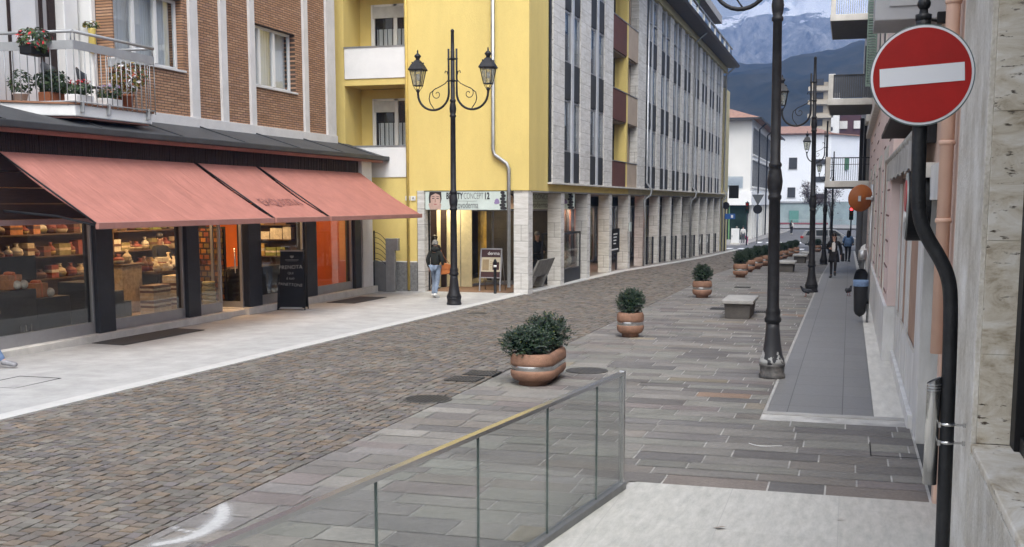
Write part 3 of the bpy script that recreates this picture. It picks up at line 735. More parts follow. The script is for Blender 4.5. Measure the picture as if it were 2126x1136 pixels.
# plants on the balcony
def leafball(b, c, r, n, size, seed, mis=(0,), squash=1., up=.3):
    q = random.Random(seed)
    for i in range(n):
        while True:
            d = Vector((q.uniform(-1,1), q.uniform(-1,1), q.uniform(-1,1)))
            if .02 < d.length <= 1: break
        d = d.normalized()*(d.length**.45)
        p = Vector(c)+Vector((d.x*r[0], d.y*r[1], d.z*r[2]*squash))
        nrm = (d.normalized()+Vector((q.uniform(-.8,.8), q.uniform(-.8,.8), q.uniform(-.3,.9)+up))).normalized()
        u = nrm.orthogonal().normalized(); u.rotate(Matrix.Rotation(q.uniform(0, 2*PI), 3, nrm)); w_ = nrm.cross(u)
        s = size*q.uniform(.65, 1.3)
        b.add([p-u*s*.9, p+w_*s*.42+nrm*s*.08, p+u*s, p-w_*s*.42+nrm*s*.08], [(0,1,2,3)], q.choice(mis))
ML = [mat('leaf_dark', (.022,.045,.018), .45, 0, .35, 30), mat('leaf_mid', (.05,.085,.025), .5, 0, .35, 30), mat('leaf_yellow', (.22,.17,.03), .6, 0, .3, 20), mat('leaf_rust', (.26,.06,.03), .6, 0, .3, 20), mat('petal_red', (.42,.012,.02), .6, 0, .2, 20), mat('petal_white', (.70,.68,.68), .6), mat('petal_mauve', (.34,.24,.42), .6)]
M_terra = mat('terracotta_pot', (.30,.11,.05), .8, 0, .15, 6)
def potplant(name, x, y, z, pot, pm, ph, pr0, leaf, lab, seed):
    t = thing(name, lab, 'plant', (x, y, z))
    if pot == 'round': MB().lathe([(pr0*.7,0),(pr0,ph),(pr0*1.08,ph),(pr0*1.08,ph*.85)], (x,y,z), 16).build('pot', pm, t)
    else: MB().box(x-pr0*.5, x+pr0*.5, y-pr0, y+pr0, z, z+ph).build('pot', pm, t, bevel=.015)
    b = MB()
    for (dx,dy,dz,rx,rz,n,sz,mis) in leaf: leafball(b, (x+dx,y+dy,z+ph+dz), (rx,rx,rz), n, sz, seed, mis); seed += 1
    b.build('foliage', ML, t, normals=False)
BZ = 4.46
potplant('potted_plant', -14.75, 18.75, BZ, 'box', M_terra, .22, .26, [(0,0,.2,.34,.24,420,.06,(0,0,1))], 'bushy dark green plant in a terracotta trough on the balcony', 1)
potplant('flower_box', -14.15, 18.75, BZ, 'box', M_white, .16, .27, [(0,0,.12,.26,.14,260,.05,(0,0,1)),(0,0,.24,.22,.06,90,.035,(4,5,4))], 'white flower box of red and white cyclamen on the balcony', 4)
potplant('flower_box', -14.1, 19.6, BZ, 'box', M_white, .16, .25, [(0,0,.12,.25,.14,240,.05,(0,0,1)),(0,0,.24,.2,.06,80,.03,(6,6,5))], 'white flower box of mauve flowers on the balcony', 8)
potplant('potted_plant', -14.15, 20.2, BZ, 'round', M_terra, .30, .17, [(0,0,.32,.30,.32,420,.06,(2,1,3,2,5)),(.0,.3,.42,.3,.26,260,.05,(2,3,1))], 'terracotta pot of yellow and rust coloured leaves at the balcony corner', 12)
potplant('hanging_geranium', -14.6, 18.12, 5.30, 'box', M_blackpaint, .16, .26, [(0,0,.12,.3,.24,320,.06,(0,1,1)),(0,0,.12,.32,.26,100,.05,(4,))], 'red geraniums hanging on the balcony rail at the left edge', 16)
potplant('potted_plant', -15.2, 18.4, BZ, 'round', M_white, .2, .14, [(0,0,.2,.25,.25,240,.05,(0,1,0))], 'green plant in a white pot behind the balcony rail, by the left edge', 20)
def chair(x, y, rz, lab):
    t = thing('garden_chair', lab, 'chair', (x, y, BZ), rz, 'dark garden chairs on the balcony')
    m = M_darkmetal
    b = MB(); b.lathe([(.22,.44),(.22,.465)], (0,0,0), 20); b.build('seat', m, t, world=False)
    b = MB(); v = []
    for i in range(9):
        a = R(-58+14.5*i)
        for zz, rr in ((.47,.23),(.86-.12*abs(i-4)/4,.27)): v.append((rr*math.sin(a), rr*math.cos(a), zz))
    b.add(v, [(2*i,2*i+2,2*i+3,2*i+1) for i in range(8)], 0, True); bo = b.build('backrest', m, t, world=False); bo.modifiers.new('thick','SOLIDIFY').thickness = .02
    for sx in (-1,1):
        for sy in (-1,1): MB().tube([(sx*.16,sy*.16,.45),(sx*.2,sy*.2,0)], .016, 6).build('leg', m, t, world=False)
chair(-15.1, 19.3, R(160), 'dark garden chair by the terracotta trough on the balcony')
chair(-14.9, 20.1, R(110), 'dark garden chair beside the cream wall pillar on the balcony')
t = thing('wall_ornament', 'yellow ceramic wall ornament hanging on the white loggia wall', 'ornament', (-15.45, 21.04, 5.7))
b = MB(); b.lathe([(.05,0),(.085,.1),(.07,.4),(.09,.5),(.05,.52)], (-15.45,20.98,5.72), 14); b.build('vase', mat('yellow_ceramic', (.58,.45,.12), .35), t)
b = MB(); leafball(b, (-15.45,20.95,6.3), (.2,.12,.08), 60, .05, 31, (2,1)); b.build('sprig', ML, t, normals=False)
# ------------------------------------------------------------------ yellow and stone apartment building with the arcade
M_yellow = mat('yellow_render', (.685,.535,.185), .85, 0, .075, .9, .3, 70, detail=8, fine=.10, stretch=(1,1,.35))
M_stone = bricks('stone_cladding', [(.56,.545,.515),(.64,.625,.595),(.60,.585,.555),(.67,.655,.625)], (.26,.25,.235), .95, .42, .006, 'yz', .37, .75, .35, fine=.8, freq=3, nsc=3.2, nst=(1,.6,3.5))
M_stoney = bricks('stone_cladding_front', [(.50,.485,.455),(.58,.565,.53),(.54,.52,.49),(.61,.595,.56)], (.16,.15,.135), .62, .48, .006, 'xz', .37, .75, .35, fine=.75, freq=3, nsc=3.2, nst=(.6,1,3.5))
M_plinthr = mat('rough_plinth', (.20,.20,.195), .95, 0, .3, 14, .9, 28)
M_panel = mat('anthracite_panel', (.040,.041,.043), .6, .0, .12, 2, spec=.25)
M_brownp = mat('brown_balcony_panel', (.115,.042,.03), .7, 0, .1, 2)
M_beige = mat('beige_render', (.40,.32,.25), .85, 0, .08, 1.5, .15, 60)
M_beamc = mat('pale_yellow_band', (.52,.46,.27), .85, 0, .1, 1, .2, 60)
M_winblk = glass('office_glass', (.86,.90,.94), 1., .02, 1.75)
M_mull = mat('pale_mullion', (.52,.54,.57), .45, .1, .1, 2)
M_blind_sky = mat('office_blind_sky_tone', (.74,.79,.86), .8, 0, .25, .9, stretch=(1,1,.5))  # pale blue in the blind colour imitates sky reflected in the panes
ya = thing('arcade_building', 'long yellow and grey stone building standing on an arcade of square pillars', 'building', (-11.5, 60., 0))
AX = -9.18; WY = 32.75; ZB = 2.95; TOP = 12.05
# front yellow wall with a loggia cut in
b = MB()
b.box(-13.1, AX, WY, WY+.3, ZB, 13.0); b.box(-16.6, -15.1, WY, WY+.3, -.3, 13.); b.box(-15.1, -13.1, WY, WY+.3, -.3, 3.36)
b.box(-13.1, -12.75, WY, WY+.3, -.3, ZB)
for z0, z1 in ((6.16,6.36),(9.3,9.4)): b.box(-15.1, -13.1, WY, WY+.3, z0, z1)
b.box(-15.1,-13.1,WY,WY+.3,12.3,13.)
b.box(AX-.3, AX, WY+.3, 35.1, ZB, 13.0)
b.build('yellow_wall', M_yellow, ya)
b = MB()
b.box(-15.3, -15.1, WY+.3, 34.0, 3.2, 13.); b.box(-15.1, -13.1, 34.0, 34.2, 3.2, 13.); b.box(-13.1, -12.9, WY+.3, 34.0, 3.2, 13.)
for z in (3.2, 6.2, 9.2): b.box(-15.1, -13.1, WY+.28, 34.0, z-.04, z+.14)
b.build('loggia_shell', M_yellow, ya)
for z0, z1 in ((3.365,4.30),(6.36,7.29),(9.4,10.3)):
    MB().box(-15.08, -13.08, WY-.03, WY+.04, z0, z1).build('balcony_panel', M_white, ya, bevel=.006)
    MB().box(-15.1, -13.06, WY-.05, WY+.06, z1, z1+.035).build('panel_rail', M_zinc, ya)
for z in (4.2, 7.1):
    f = MB(); y0, y1 = 33.9, 33.97; zz0, zz1 = z-.85, z+1.65
    for x in (-14.62, -13.86, -13.2): f.box(x-.06, x+.06, y0, y1, zz0, zz1)
    f.box(-14.62, -13.2, y0, y1, zz1-.07, zz1); f.box(-14.62, -13.2, y0, y1, zz0, zz0+.1)
    fo = f.build('window', M_winwhite, ya, bevel=.005)
    MB().box(-14.56, -13.26, 33.94, 33.946, zz0+.1, zz1-.07).build('pane', M_gl, fo)
    MB().box(-14.62, -13.9 if z < 5 else -13.2, 33.88, 33.93, zz1-.42, zz1-.07).build('roller_shutter', mat('shutter_%d' % int(z*10), (.52,.52,.50), .7), fo)
    if True:
        c = MB(); n = 30; v = []
        for i in range(n+1): v += [(-14.5+1.25*i/n, 33.985+.012*math.sin(i*1.7), zz0), (-14.5+1.25*i/n, 33.985+.012*math.sin(i*1.7), zz1-.75)]
        c.add(v, [(2*i,2*i+2,2*i+3,2*i+1) for i in range(n)], 0, True); c.build('curtain', M_curtain, fo, normals=False)
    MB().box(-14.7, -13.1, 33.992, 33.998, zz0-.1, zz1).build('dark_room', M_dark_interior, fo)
b = MB(); b.box(-16.4, -12.74, WY-.03, WY+.02, -.4, .76); b.build('rough_plinth', M_plinthr, ya)
b = MB(); b.box(-16.4, -12.76, WY-.034, WY+.01, .76, .79); b.build('plinth_cap', M_white, ya)
MB().box(-12.72, -12.5, WY-.04, WY+.5, -.3, ZB-.002).build('stone_jamb', M_stoney, ya)
# arcade band, ledge
b = MB(); b.box(AX-.5, AX, 35.1, 48.6, ZB, 3.17); b.build('arcade_band', M_yellow, ya)
b = MB(); b.box(AX-.5, AX, 48.6, 90., ZB, 3.17); b.build('arcade_band', M_beamc, ya)
b = MB(); b.box(AX-.3, AX+.16, 34.95, 88., 3.17, 3.23); b.build('stone_ledge', M_offwhite, ya, bevel=.008)
b = MB(); b.box(-15.5, AX, 33.05, 90., ZB-.05, ZB-.01); b.build('arcade_soffit', mat('arcade_soffit_paint', (.30,.29,.27), .85), ya)
# pillars
py = [32.78+4.0*i for i in range(15)]
pil = MB().box2(-.46, 0, 0, .48, -1.35, ZB).build('pillar', [M_stone, M_stoney], ya, world=False, bevel=.008)
pil.location = Vector((AX-.02, py[0], 0))-ya.location
for y in py[1:]:
    o = pil.copy(); COL.objects.link(o); o.parent = ya; o.location = Vector((AX-.02, y, 0))-ya.location
# stone piers and window strips of the upper floors
PX = AX+.055           # pier face
WX = AX-.02           # window plane
piers = [(35.4,36.9),(39.2,40.8),(43.2,44.8),(50.35,52.35)]
bays = [52.7+4.*i for i in range(8)]
for yb in bays: piers.append((yb+2.75, yb+3.98))
for a, c in piers: MB().box2(AX-.3, PX, a, c, 3.23, TOP).build('stone_pier', [M_stone, M_stoney], ya, bevel=.006)
strips = [(36.9,39.2),(40.8,43.2)]+[(yb-.02, yb+2.75) for yb in bays]
for a, c in strips:
    m = (a+c)/2; MB().box(WX-.04, AX+.06, m-.15, m+.15, 3.23, TOP).build('mullion', M_mull, ya, bevel=.006)
b = MB(); b.box(WX-.03, AX+.0, 34.98, 35.4, 3.23, TOP); b.build('dark_corner_strip', M_panel, ya)
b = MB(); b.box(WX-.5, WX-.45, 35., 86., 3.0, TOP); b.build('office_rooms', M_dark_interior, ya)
floors = [(3.23,4.27,5.97),(5.97,7.2,8.86),(8.86,10.02,11.98)]
for a, c in strips:
    m = (a+c)/2
    for y0, y1 in ((a, m-.14), (m+.14, c)):
        for zs, zw, zt in floors:
            MB().box(WX+.02, WX+.045, y0+.015, y1-.015, zs+.03, zw).build('spandrel_panel', M_panel, ya)
            f = MB(); f.box(WX-.03, WX+.03, y0, y0+.05, zw, zt); f.box(WX-.03, WX+.03, y1-.05, y1, zw, zt); f.box(WX-.03, WX+.03, y0+.05, y1-.05, zt-.06, zt); f.box(WX-.03, WX+.03, y0+.05, y1-.05, zw, zw+.05)
            if zt > 11: f.box(WX-.03, WX+.05, y0+.05, y1-.05, 10.82, 10.88)
            fo = f.build('window', M_alu, ya)
            MB().box(WX-.004, WX+.004, y0+.05, y1-.05, zw+.05, zt-.06).build('pane', M_winblk, fo)
            bl = rnd.uniform(.25, .95); MB().box(WX-.13, WX-.12, y0+.02, y1-.02, zt-(zt-zw)*bl, zt).build('blind_sky_tone', M_blind_sky, fo)
# recessed balconies between the two blocks
b = MB(); b.box(-11., -10.8, 44.8, 50.35, 3.2, TOP); b.box(-10.8, AX-.32, 47.75, 48.05, 3.23, TOP); b.box(AX-.32, PX-.02, 47.72, 48.08, 3.23, TOP); b.build('recess_wall', M_yellow, ya)
b = MB(); b.box(-10.8, AX-.31, 50.1, 50.34, 3.23, TOP); b.build('recess_return', M_beige, ya)
for k, (z0, z1) in enumerate(((3.23,4.25),(5.9,7.1),(8.62,9.95))):
    MB().box(AX-.02, AX+.04, 44.82, 47.7, z0, z1).build('balcony_panel', M_brownp, ya, bevel=.006); MB().box(AX-.02, AX+.04, 48.1, 50.33, z0, z1).build('balcony_panel', M_beige, ya, bevel=.006)
    MB().box(AX-.05, AX+.06, 44.8, 50.34, z1, z1+.03).build('panel_cap', M_zinc, ya)
    if k: MB().box(-10.8, AX-.03, 44.82, 50.1, z0-.05, z0+.1).build('balcony_slab', M_beige, ya)
# cornice, eaves, roof terrace and set-back storey
MB().box(AX-.5, AX+.16, 34.95, 86.5, TOP, 12.42).build('cornice', M_beamc, ya)
b = MB(); b.prism([(AX-.5,12.42),(AX+.95,12.46),(AX+1.02,12.62),(AX+.9,12.72),(AX-.5,12.72)], 'y', 34.5, 86.8); b.build('eaves', mat('brown_eaves', (.055,.045,.038), .6, 0, .15, 2), ya)
b = MB(); b.box(-24, AX-.5, 33.05, 88., 12.4, 12.7); b.box(-24,-23.8,33.,90.,0,12.4); b.box(-24, AX-.2, 89.6, 89.9, -1.5, 12.2); b.build('flat_roof', M_roofdark, ya)
MB().box(-10.6, AX+.02, 86.5, 90., -1.5, 11.0).build('end_pier', M_beamc, ya)
b = MB(); b.box(-16, -10.7, 36., 84., 12.7, 15.6); b.build('penthouse_wall', M_beige, ya)
b = MB(); b.box(-16.5, -9.5, 35., 86.4, 15.6, 16.15); b.build('penthouse_roof', mat('grey_concrete', (.33,.32,.31), .85, 0, .1, 1.5), ya, bevel=.02)
for i in range(12):
    y = 50.+3*i; MB().box(-10.69, -10.6, y, y+1.6, 12.8, 15.0).build('penthouse_window', M_panel, ya)
for i in range(14):
    y = 46.+2.9*i; MB().box(AX+.45, AX+.55, y, y+.09, 12.72, 13.7).build('terrace_post', M_white, ya)
MB().box(AX+.44, AX+.56, 46., 86., 13.66, 13.74).build('terrace_rail', M_zinc, ya)
MB().box(AX+.485, AX+.495, 46., 86., 12.75, 13.6).build('terrace_glass', M_winblk, ya)
MB().prism([(AX+.7,15.0),(-10.8,15.5),(-10.8,15.56),(AX+.7,15.06)], 'y', 66., 72.).build('terrace_awning', M_white, ya)
for i, (y, h, lab) in enumerate(((60.,1.3,'left'),(62.,1.5,'second'),(66.5,2.3,'tall conical right'))):
    t = thing('terrace_shrub', '%s green shrub on the roof terrace behind the rail' % lab, 'shrub', (AX+.1, y, 12.72), 0, 'shrubs on the roof terrace')
    MB().lathe([(.22,0),(.28,.4)], (AX+.1,y,12.72), 12).build('pot', M_terra, t)
    b = MB(); leafball(b, (AX+.1,y,12.9+h/2), (.5,.5,h/2), 500, .13, 90+i, (1,1,0)); b.build('foliage', ML, t, normals=False)
# downpipes
def pipe(pts, r, lab, m=M_zinc):
    t = tag(MB().tube(pts, r, 12).build('downpipe', m), lab, 'downpipe', 'rain downpipes on the yellow building'); return t
pipe([(-10.27,WY-.08,13.),(-10.27,WY-.08,4.15),(-10.22,WY-.08,4.0),(-9.85,WY-.08,3.75),(-9.78,WY-.08,3.6),(-9.78,WY-.08,.05)], .055, 'zinc downpipe with a dogleg on the yellow wall facing the lamp')
MB_yp = mat('yellow_pipe_paint', (.60,.44,.12), .6); pipe([(-13.02,WY-.06,13.),(-13.02,WY-.06,-.1)], .04, 'thin yellow painted downpipe beside the stacked white balconies', MB_yp)
pipe([(PX+.06,52.5,12.4),(PX+.06,52.5,3.5),(PX+.3,52.5,3.2),(PX+.28,52.5,2.95),(AX+.05,52.4,2.7),(AX+.05,52.4,-.5)], .055, 'grey downpipe by the recessed brown balconies')
pipe([(AX+.8,68.6,12.5),(PX+.06,68.6,11.9),(PX+.06,68.6,3.5),(PX+.3,68.6,3.2),(PX+.25,68.6,2.9),(AX+.05,68.5,2.7),(AX+.05,68.5,-.8)], .055, 'grey downpipe in the middle of the long stone facade')
pipe([(AX+.8,86.2,12.5),(PX+.06,86.2,11.9),(PX+.06,86.2,3.5),(PX+.3,86.2,3.2),(PX+.2,86.2,2.9),(AX+.05,86.1,2.7),(AX+.05,86.1,-1.1)], .055, 'grey downpipe at the far end of the stone facade')
# arcade interior: inner shop wall, glazing, lit shops
M_arcwall = mat('arcade_inner_wall', (.16,.145,.12), .7, 0, .2, 1.5)
b = MB(); b.box(-14.3, -14.1, 33.05, 90, -1.5, ZB-.05); b.box(-14.1,-9.7,89.3,89.5,-1.6,ZB-.05); b.box(-13.4,-12.5,33.05,33.2,-.3,ZB-.05); b.build('arcade_inner_wall', M_arcwall, ya)
b = MB(); b.box(-12.9, -11.7, 34.9, 34.95, -.15, 2.35); b.build('cream_shop_wall', mat('cream_wall', (.62,.55,.36), .8), ya)
b = MB(); b.box(-13.3,-12.9,35.1,35.14,-.15,2.4); b.box(-12.75,-12.68,34.85,34.9,-.15,2.36); b.box(-12.72,-12.56,34.84,34.88,-.15,2.36); b.build('dark_door_frame', M_wood_dark, ya)
def vit(x0, x1, y0, y1, z0, z1, name='shop_front'):
    f = MB(); d = Vector((x1-x0, y1-y0, 0)); L_ = d.length; d.normalize(); q = Vector((-d.y, d.x, 0))*.025; n = max(1, round(L_/1.1))
    def bar(s0, s1, za, zb):
        A, B_ = Vector((x0,y0,0))+d*s0, Vector((x0,y0,0))+d*s1
        f.add([A-q+Vector((0,0,za)), A+q+Vector((0,0,za)), B_+q+Vector((0,0,za)), B_-q+Vector((0,0,za)), A-q+Vector((0,0,zb)), A+q+Vector((0,0,zb)), B_+q+Vector((0,0,zb)), B_-q+Vector((0,0,zb))], [(0,1,2,3),(4,5,6,7),(0,1,5,4),(1,2,6,5),(2,3,7,6),(3,0,4,7)])
    for i in range(n+1): bar(max(0, L_*i/n-.03), min(L_, L_*i/n+.03), z0, z1)
    bar(0, L_, z0, z0+.12); bar(0, L_, z1-.06, z1)
    fo = f.build(name, M_alu, ya); A, B_ = Vector((x0,y0,0)), Vector((x1,y1,0))
    p = MB(); p.add([A+Vector((0,0,z0+.12)), B_+Vector((0,0,z0+.12)), B_+Vector((0,0,z1-.06)), A+Vector((0,0,z1-.06))], [(0,1,2,3)]); p.build('pane', M_glshop, fo)
vit(-12.1, -11.4, 34.9, 36.2, -.17, 2.37); vit(-11.4, -10.0, 36.2, 38.2, -.17, 2.37); 
b = MB(); b.box(-12.45,-9.7,38.8,38.9,-.3,ZB-.05); b.build('shop_partition', mat('dim_shop_wall', (.05,.042,.032), .7, 0, .3, 2), ya)
y = 40.
for k in range(12):
    b = MB(); b.box(-13.2, -13.1, y+.1, y+3.8, -1.3, 2.4)
    m = (M_dark_interior, mat('lit_shop_%d' % k, ((.50,.34,.06),(.16,.08,.04),(.30,.07,.03),(.05,.05,.05))[k % 4], .7, 0, .5, 2.5))[1 if k < 5 else 0]; b.build('shop_interior', m, ya)
    vit(-12.3, -12.3, y, y+3.9, g(y)+.0, 2.4); y += 4.0
# lamps that are seen burning in the arcade shops
for k, (x, yy, z, e, c) in enumerate(((-12.6,34.2,2.8,30,(1,.85,.55)),(-11.8,37.6,2.6,14,(1,.8,.5)),(-12.7,42.,2.3,50,(1,.72,.28)),(-12.7,46.,2.3,36,(1,.8,.6)),(-12.7,50.,2.3,40,(1,.35,.18)),(-12.7,54,2.3,26,(1,.7,.5)))):
    b = MB(); b.box(x-.35, x+.35, yy-.04, yy+.04, z+.02, z+.06); b.build('shop_tube_lamp', emit('tube_glow_%d' % k, c, 6.), ya)
    li = bpy.data.lights.new('arcade_lamp', 'AREA'); li.size = .6; li.energy = e; li.color = c
    q = bpy.data.objects.new('arcade_lamp', li); COL.objects.link(q); q.location = (x, yy, z)
# sign over the opening
M_signbg = mat('sign_pale_green', (.56,.64,.60), .4, 0, .05, 3); M_txt = mat('sign_dark_letter', (.03,.03,.032), .5); M_txtg = mat('sign_grey_letter', (.16,.17,.17), .5)
M_skin = mat('printed_skin', (.52,.36,.30), .5, 0, .12, 6); M_hairp = mat('printed_hair', (.03,.022,.02), .5)
def beauty_sign(x0, x1, y, z0, z1, lab, s=1.):
    t = thing('shop_sign', lab, 'sign', ((x0+x1)/2, y, z0)); W = x1-x0; Hh = z1-z0
    MB().box(x0, x1, y, y+.12, z0, z1).build('panel', M_signbg, t, bevel=.005)
    X = lambda u: x0+W*u; Z = lambda v: z0+Hh*v; yf = y-.003
    def flat(name, pts, m, dy): 
        b = MB(); b.prism([(X(u), Z(v)) for u, v in pts], 'y', yf-dy-.002, yf-dy); return b.build(name, m, t)
    ell = lambda cu, cv, ru, rv, n=24: [(cu+ru*math.cos(2*PI*i/n), cv+rv*math.sin(2*PI*i/n)) for i in range(n)]
    flat('portrait_hair', [(.055,.98),(.20,.98),(.205,.6),(.19,.35),(.05,.35),(.045,.7)], M_hairp, .0)
    flat('portrait_neck', [(.06,.02),(.19,.02),(.2,.3),(.17,.45),(.08,.45),(.04,.3)], M_skin, .003)
    flat('portrait_face', ell(.128,.56,.062,.43), M_skin, .006)
    flat('portrait_fringe', [(.07,.98),(.19,.98),(.185,.80),(.13,.9),(.075,.78)], M_hairp, .009)
    for du in (-.028, .028): flat('portrait_eye', ell(.128+du,.62,.017,.022), M_hairp, .010)
    for du in (-.028, .028): flat('portrait_brow', ell(.128+du,.72,.02,.014), M_hairp, .010)
    flat('portrait_nose', [(.122,.58),(.134,.58),(.138,.42),(.118,.42)], mat('nose_%d' % int(y*10), (.40,.26,.21), .5), .010)
    flat('portrait_mouth', ell(.128,.30,.02,.028), mat('lip_%d' % int(y*10), (.38,.12,.12), .5), .010)
    text('lettering', 'BEAUTY', .27*s, face_my(X(.262), yf-.004, Z(.74)), M_txt, t, 'LEFT', bold=.008*s, width=W*.205)
    text('lettering', 'CONCEPT', .27*s, face_my(X(.477), yf-.004, Z(.74)), M_txtg, t, 'LEFT', bold=-.003, width=W*.24)
    text('lettering', '12', .27*s, face_my(X(.727), yf-.004, Z(.74)), M_txt, t, 'LEFT', bold=.008*s, width=W*.056)
    text('lettering', 'novoderma', .29*s, face_my(X(.515), yf-.004, Z(.25)), M_txtg, t, 'CENTER', width=W*.28)
    MB().box(X(.36), X(.64), yf-.004, yf, Z(.47), Z(.485)).build('rule_line', M_txtg, t)
    for i in range(6): flat('black_stone', ell(.958+.006*(-1)**i,.10+.165*i,.042-.003*i,.088,18), M_txt, .004+.001*i)
    for i in range(7):
        a = R(20+i*24); flat('flower_petal', [(.885+.002*math.cos(a),.32), (.885+.03*math.cos(a+.25),.32+.26*math.sin(a+.25)), (.885+.036*math.cos(a),.32+.32*math.sin(a)), (.885+.03*math.cos(a-.25),.32+.26*math.sin(a-.25))], mat('petal_print_%d_%d' % (i, int(y)), (.26,.20,.36), .5), .003+.0005*i)
    return t
beauty_sign(-12.48, -9.88, WY+.02, 2.37, 2.925, 'beauty shop sign with a face over the arcade entrance')
beauty_sign(-11.9, -9.2, 38.6, 2.36, 2.93, 'second beauty shop sign seen deeper between the pillars')
# house number tile
t = thing('house_number', 'small white house number tiles beside the arcade entrance', 'sign', (-12.95, WY-.03, 2.72))
for dx, s in ((-.09,'12'),(.09,'A')):
    MB().box(-12.95+dx-.075, -12.95+dx+.075, WY-.03, WY-.005, 2.65, 2.79).build('tile', M_white, t); text('lettering', s, .11, face_my(-12.95+dx, WY-.033, 2.72), M_txt, t)
# glass screens between the far pillars
for i in range(5, 14):
    y = py[i]; t = thing('glass_screen', 'glass screen closing the %s gap between arcade pillars counted from the corner' % ORD[i], 'screen', (AX-.2, y+2.2, g(y+2.)), 0, 'glass screens between the arcade pillars')
    MB().box(AX-.25, AX-.24, y+.55, y+3.9, g(y+3.9)+.1, g(y+2)+1.35).build('pane', M_glrail, t)
    for yy in (y+.55, y+2.2, y+3.88): MB().box(AX-.29, AX-.2, yy-.02, yy+.03, g(yy), g(yy)+1.37).build('post', M_darkmetal, t)
    if i in (10, 11):
        b = MB(); yc = y+2.2; zc = g(y+2)+1.0
        for rr in (.2, .29): b.tube([(AX-.235, yc+.6*rr/.29*math.cos(a_), zc+rr*math.sin(a_)) for a_ in [R(-100+20*q) for q in range(11)]], .022, 6)
        b.build('arc_logo', M_white, t)
# things standing in the arcade
t = thing('display_case', 'glass display case with figures between the second and third arcade pillars', 'display case', (-9.7, 38.9, g(39)))
b = MB(); zf = g(39.)
for (x, y) in ((-10.0,37.4),(-9.4,37.4),(-10.,40.4),(-9.4,40.4)): b.box(x-.03, x+.03, y-.03, y+.03, zf, zf+1.75)
b.box(-10.03,-9.37,37.37,40.43,zf+1.7,zf+1.76); b.box(-10.03,-9.37,37.37,40.43,zf,zf+.5); b.build('frame', M_darkmetal, t)
b = MB(); b.box(-9.39,-9.385,37.43,40.37,zf+.5,zf+1.7); b.box(-9.97,-9.43,37.39,37.395,zf+.5,zf+1.7); b.build('glass_panel', M_glshop, t)
for i, (y, h, m) in enumerate(((38.0,.5,GC[4]),(38.6,.8,GC[3]),(39.2,.6,GC[0]),(39.8,.9,GC[4]))):
    tag(MB().lathe([(.10,0),(.16,h*.3),(.07,h*.55),(.11,h*.75),(.03,h)], (-9.7,y,zf+.5), 14).build('figurine', m), '%s figurine from the left in the arcade display case' % ORD[i], 'figurine', 'figurines in the display case')
M_bconc = mat('bench_concrete', (.24,.235,.22), .85, 0, .2, 5, .25, 50)
t = thing('bench', 'grey concrete bench with a backrest in the first arcade bay', 'bench', (-9.75, 35.1, g(35)))
b = MB(); b.prism([(-10.0,.25),(-9.55,.25),(-9.55,.32),(-10.,.32)], 'y', 34.2, 36.2); b.xform(Matrix.Translation((0,0,g(35)+.15))); b.build('seat', M_bconc, t, bevel=.01)
b = MB(); b.prism([(-9.55,.34),(-9.3,.86),(-9.24,.86),(-9.47,.32)], 'y', 34.2, 36.2); b.xform(Matrix.Translation((0,0,g(35)+.12))); b.build('backrest', M_bconc, t, bevel=.01)
for y in (34.45, 35.85):
    b = MB(); b.prism([(-9.95,0),(-9.6,0),(-9.42,.42),(-9.9,.42)], 'y', y, y+.12); b.xform(Matrix.Translation((0,0,g(35)+.03))); b.build('leg', M_bconc, t, bevel=.01)
t = thing('notice_board', 'black notice board on posts between the fourth and fifth pillars', 'notice board', (-9.35, 46.2, g(46)))
MB().box(-9.4, -9.34, 45.0, 47.6, g(46)+.75, g(46)+1.75).build('board', M_blackpaint, t); 
for y in (45.3,47.3): MB().box(-9.45, -9.4, y, y+.08, g(46), g(46)+1.7).build('post', M_darkmetal, t)
b = MB(); b.ball((-9.335,45.6,g(46)+1.35),(.004,.28,.24)); 
for k in range(4): b.box(-9.338,-9.333,46.3,47.1-.1*k,g(46)+1.5-.13*k,g(46)+1.55-.13*k)
b.box(-9.338,-9.333,45.3,47.3,g(46)+.86,g(46)+.92); b.build('print', M_white, t)
tag(MB().box(-9.06,-9.03,48.25,48.65,1.35,1.75).build('wall_plaque', M_signbg), 'small pale plaque on the fifth arcade pillar', 'plaque')
t = thing('poster_stand', 'metal poster stand with brown poster in the arcade entrance', 'poster stand', (-10.55, 33.5, g(33)))
TL = Matrix.Translation((-10.62, 33.4, g(33)+.04)) @ Matrix.Rotation(R(-9), 4, 'X')
f = MB()
for x in (-.33, .33): f.box(x-.02, x+.02, -.015, .015, 0, 1.32)
f.box(-.33,.33,-.015,.015,1.29,1.33); f.box(-.33,.33,-.015,.015,.40,.43); f.xform(TL); f.build('frame', M_alu, t)
for x in (-.33, .33): MB().tube([Vector(TL @ Vector((x,0,1.25))), (-10.62+x, 34.0, g(33)+.04)], .014).build('rear_leg', M_alu, t)
MB().box(-.31,.31,-.005,.012,.43,1.29).xform(TL).build('poster', mat('poster_cream', (.50,.44,.32), .5, 0, .1, 5), t)
b = MB(); b.box(-.31,.31,-.009,-.005,1.05,1.29); b.box(-.31,.31,-.009,-.005,.43,.60); b.box(.06,.27,-.009,-.005,.66,.90); b.xform(TL).build('poster_brown', mat('poster_dark', (.05,.02,.018), .5), t)
b = MB(); b.box(-.27,-.06,-.0088,-.005,.64,.98)
for k in range(5): b.box(-.03,.05+.03*(k % 2),-.0088,-.005,.68+.055*k,.695+.055*k)
b.xform(TL).build('poster_print', mat('poster_ochre', (.30,.22,.12), .5), t)
text('lettering', 'derma', .15, TL @ face_my(.08,-.011,1.17), M_white, t)
t = thing('bollard', 'slim black bollard with a white collar beside the poster stand', 'bollard', (-10.18, 32.56, g(32.5)))
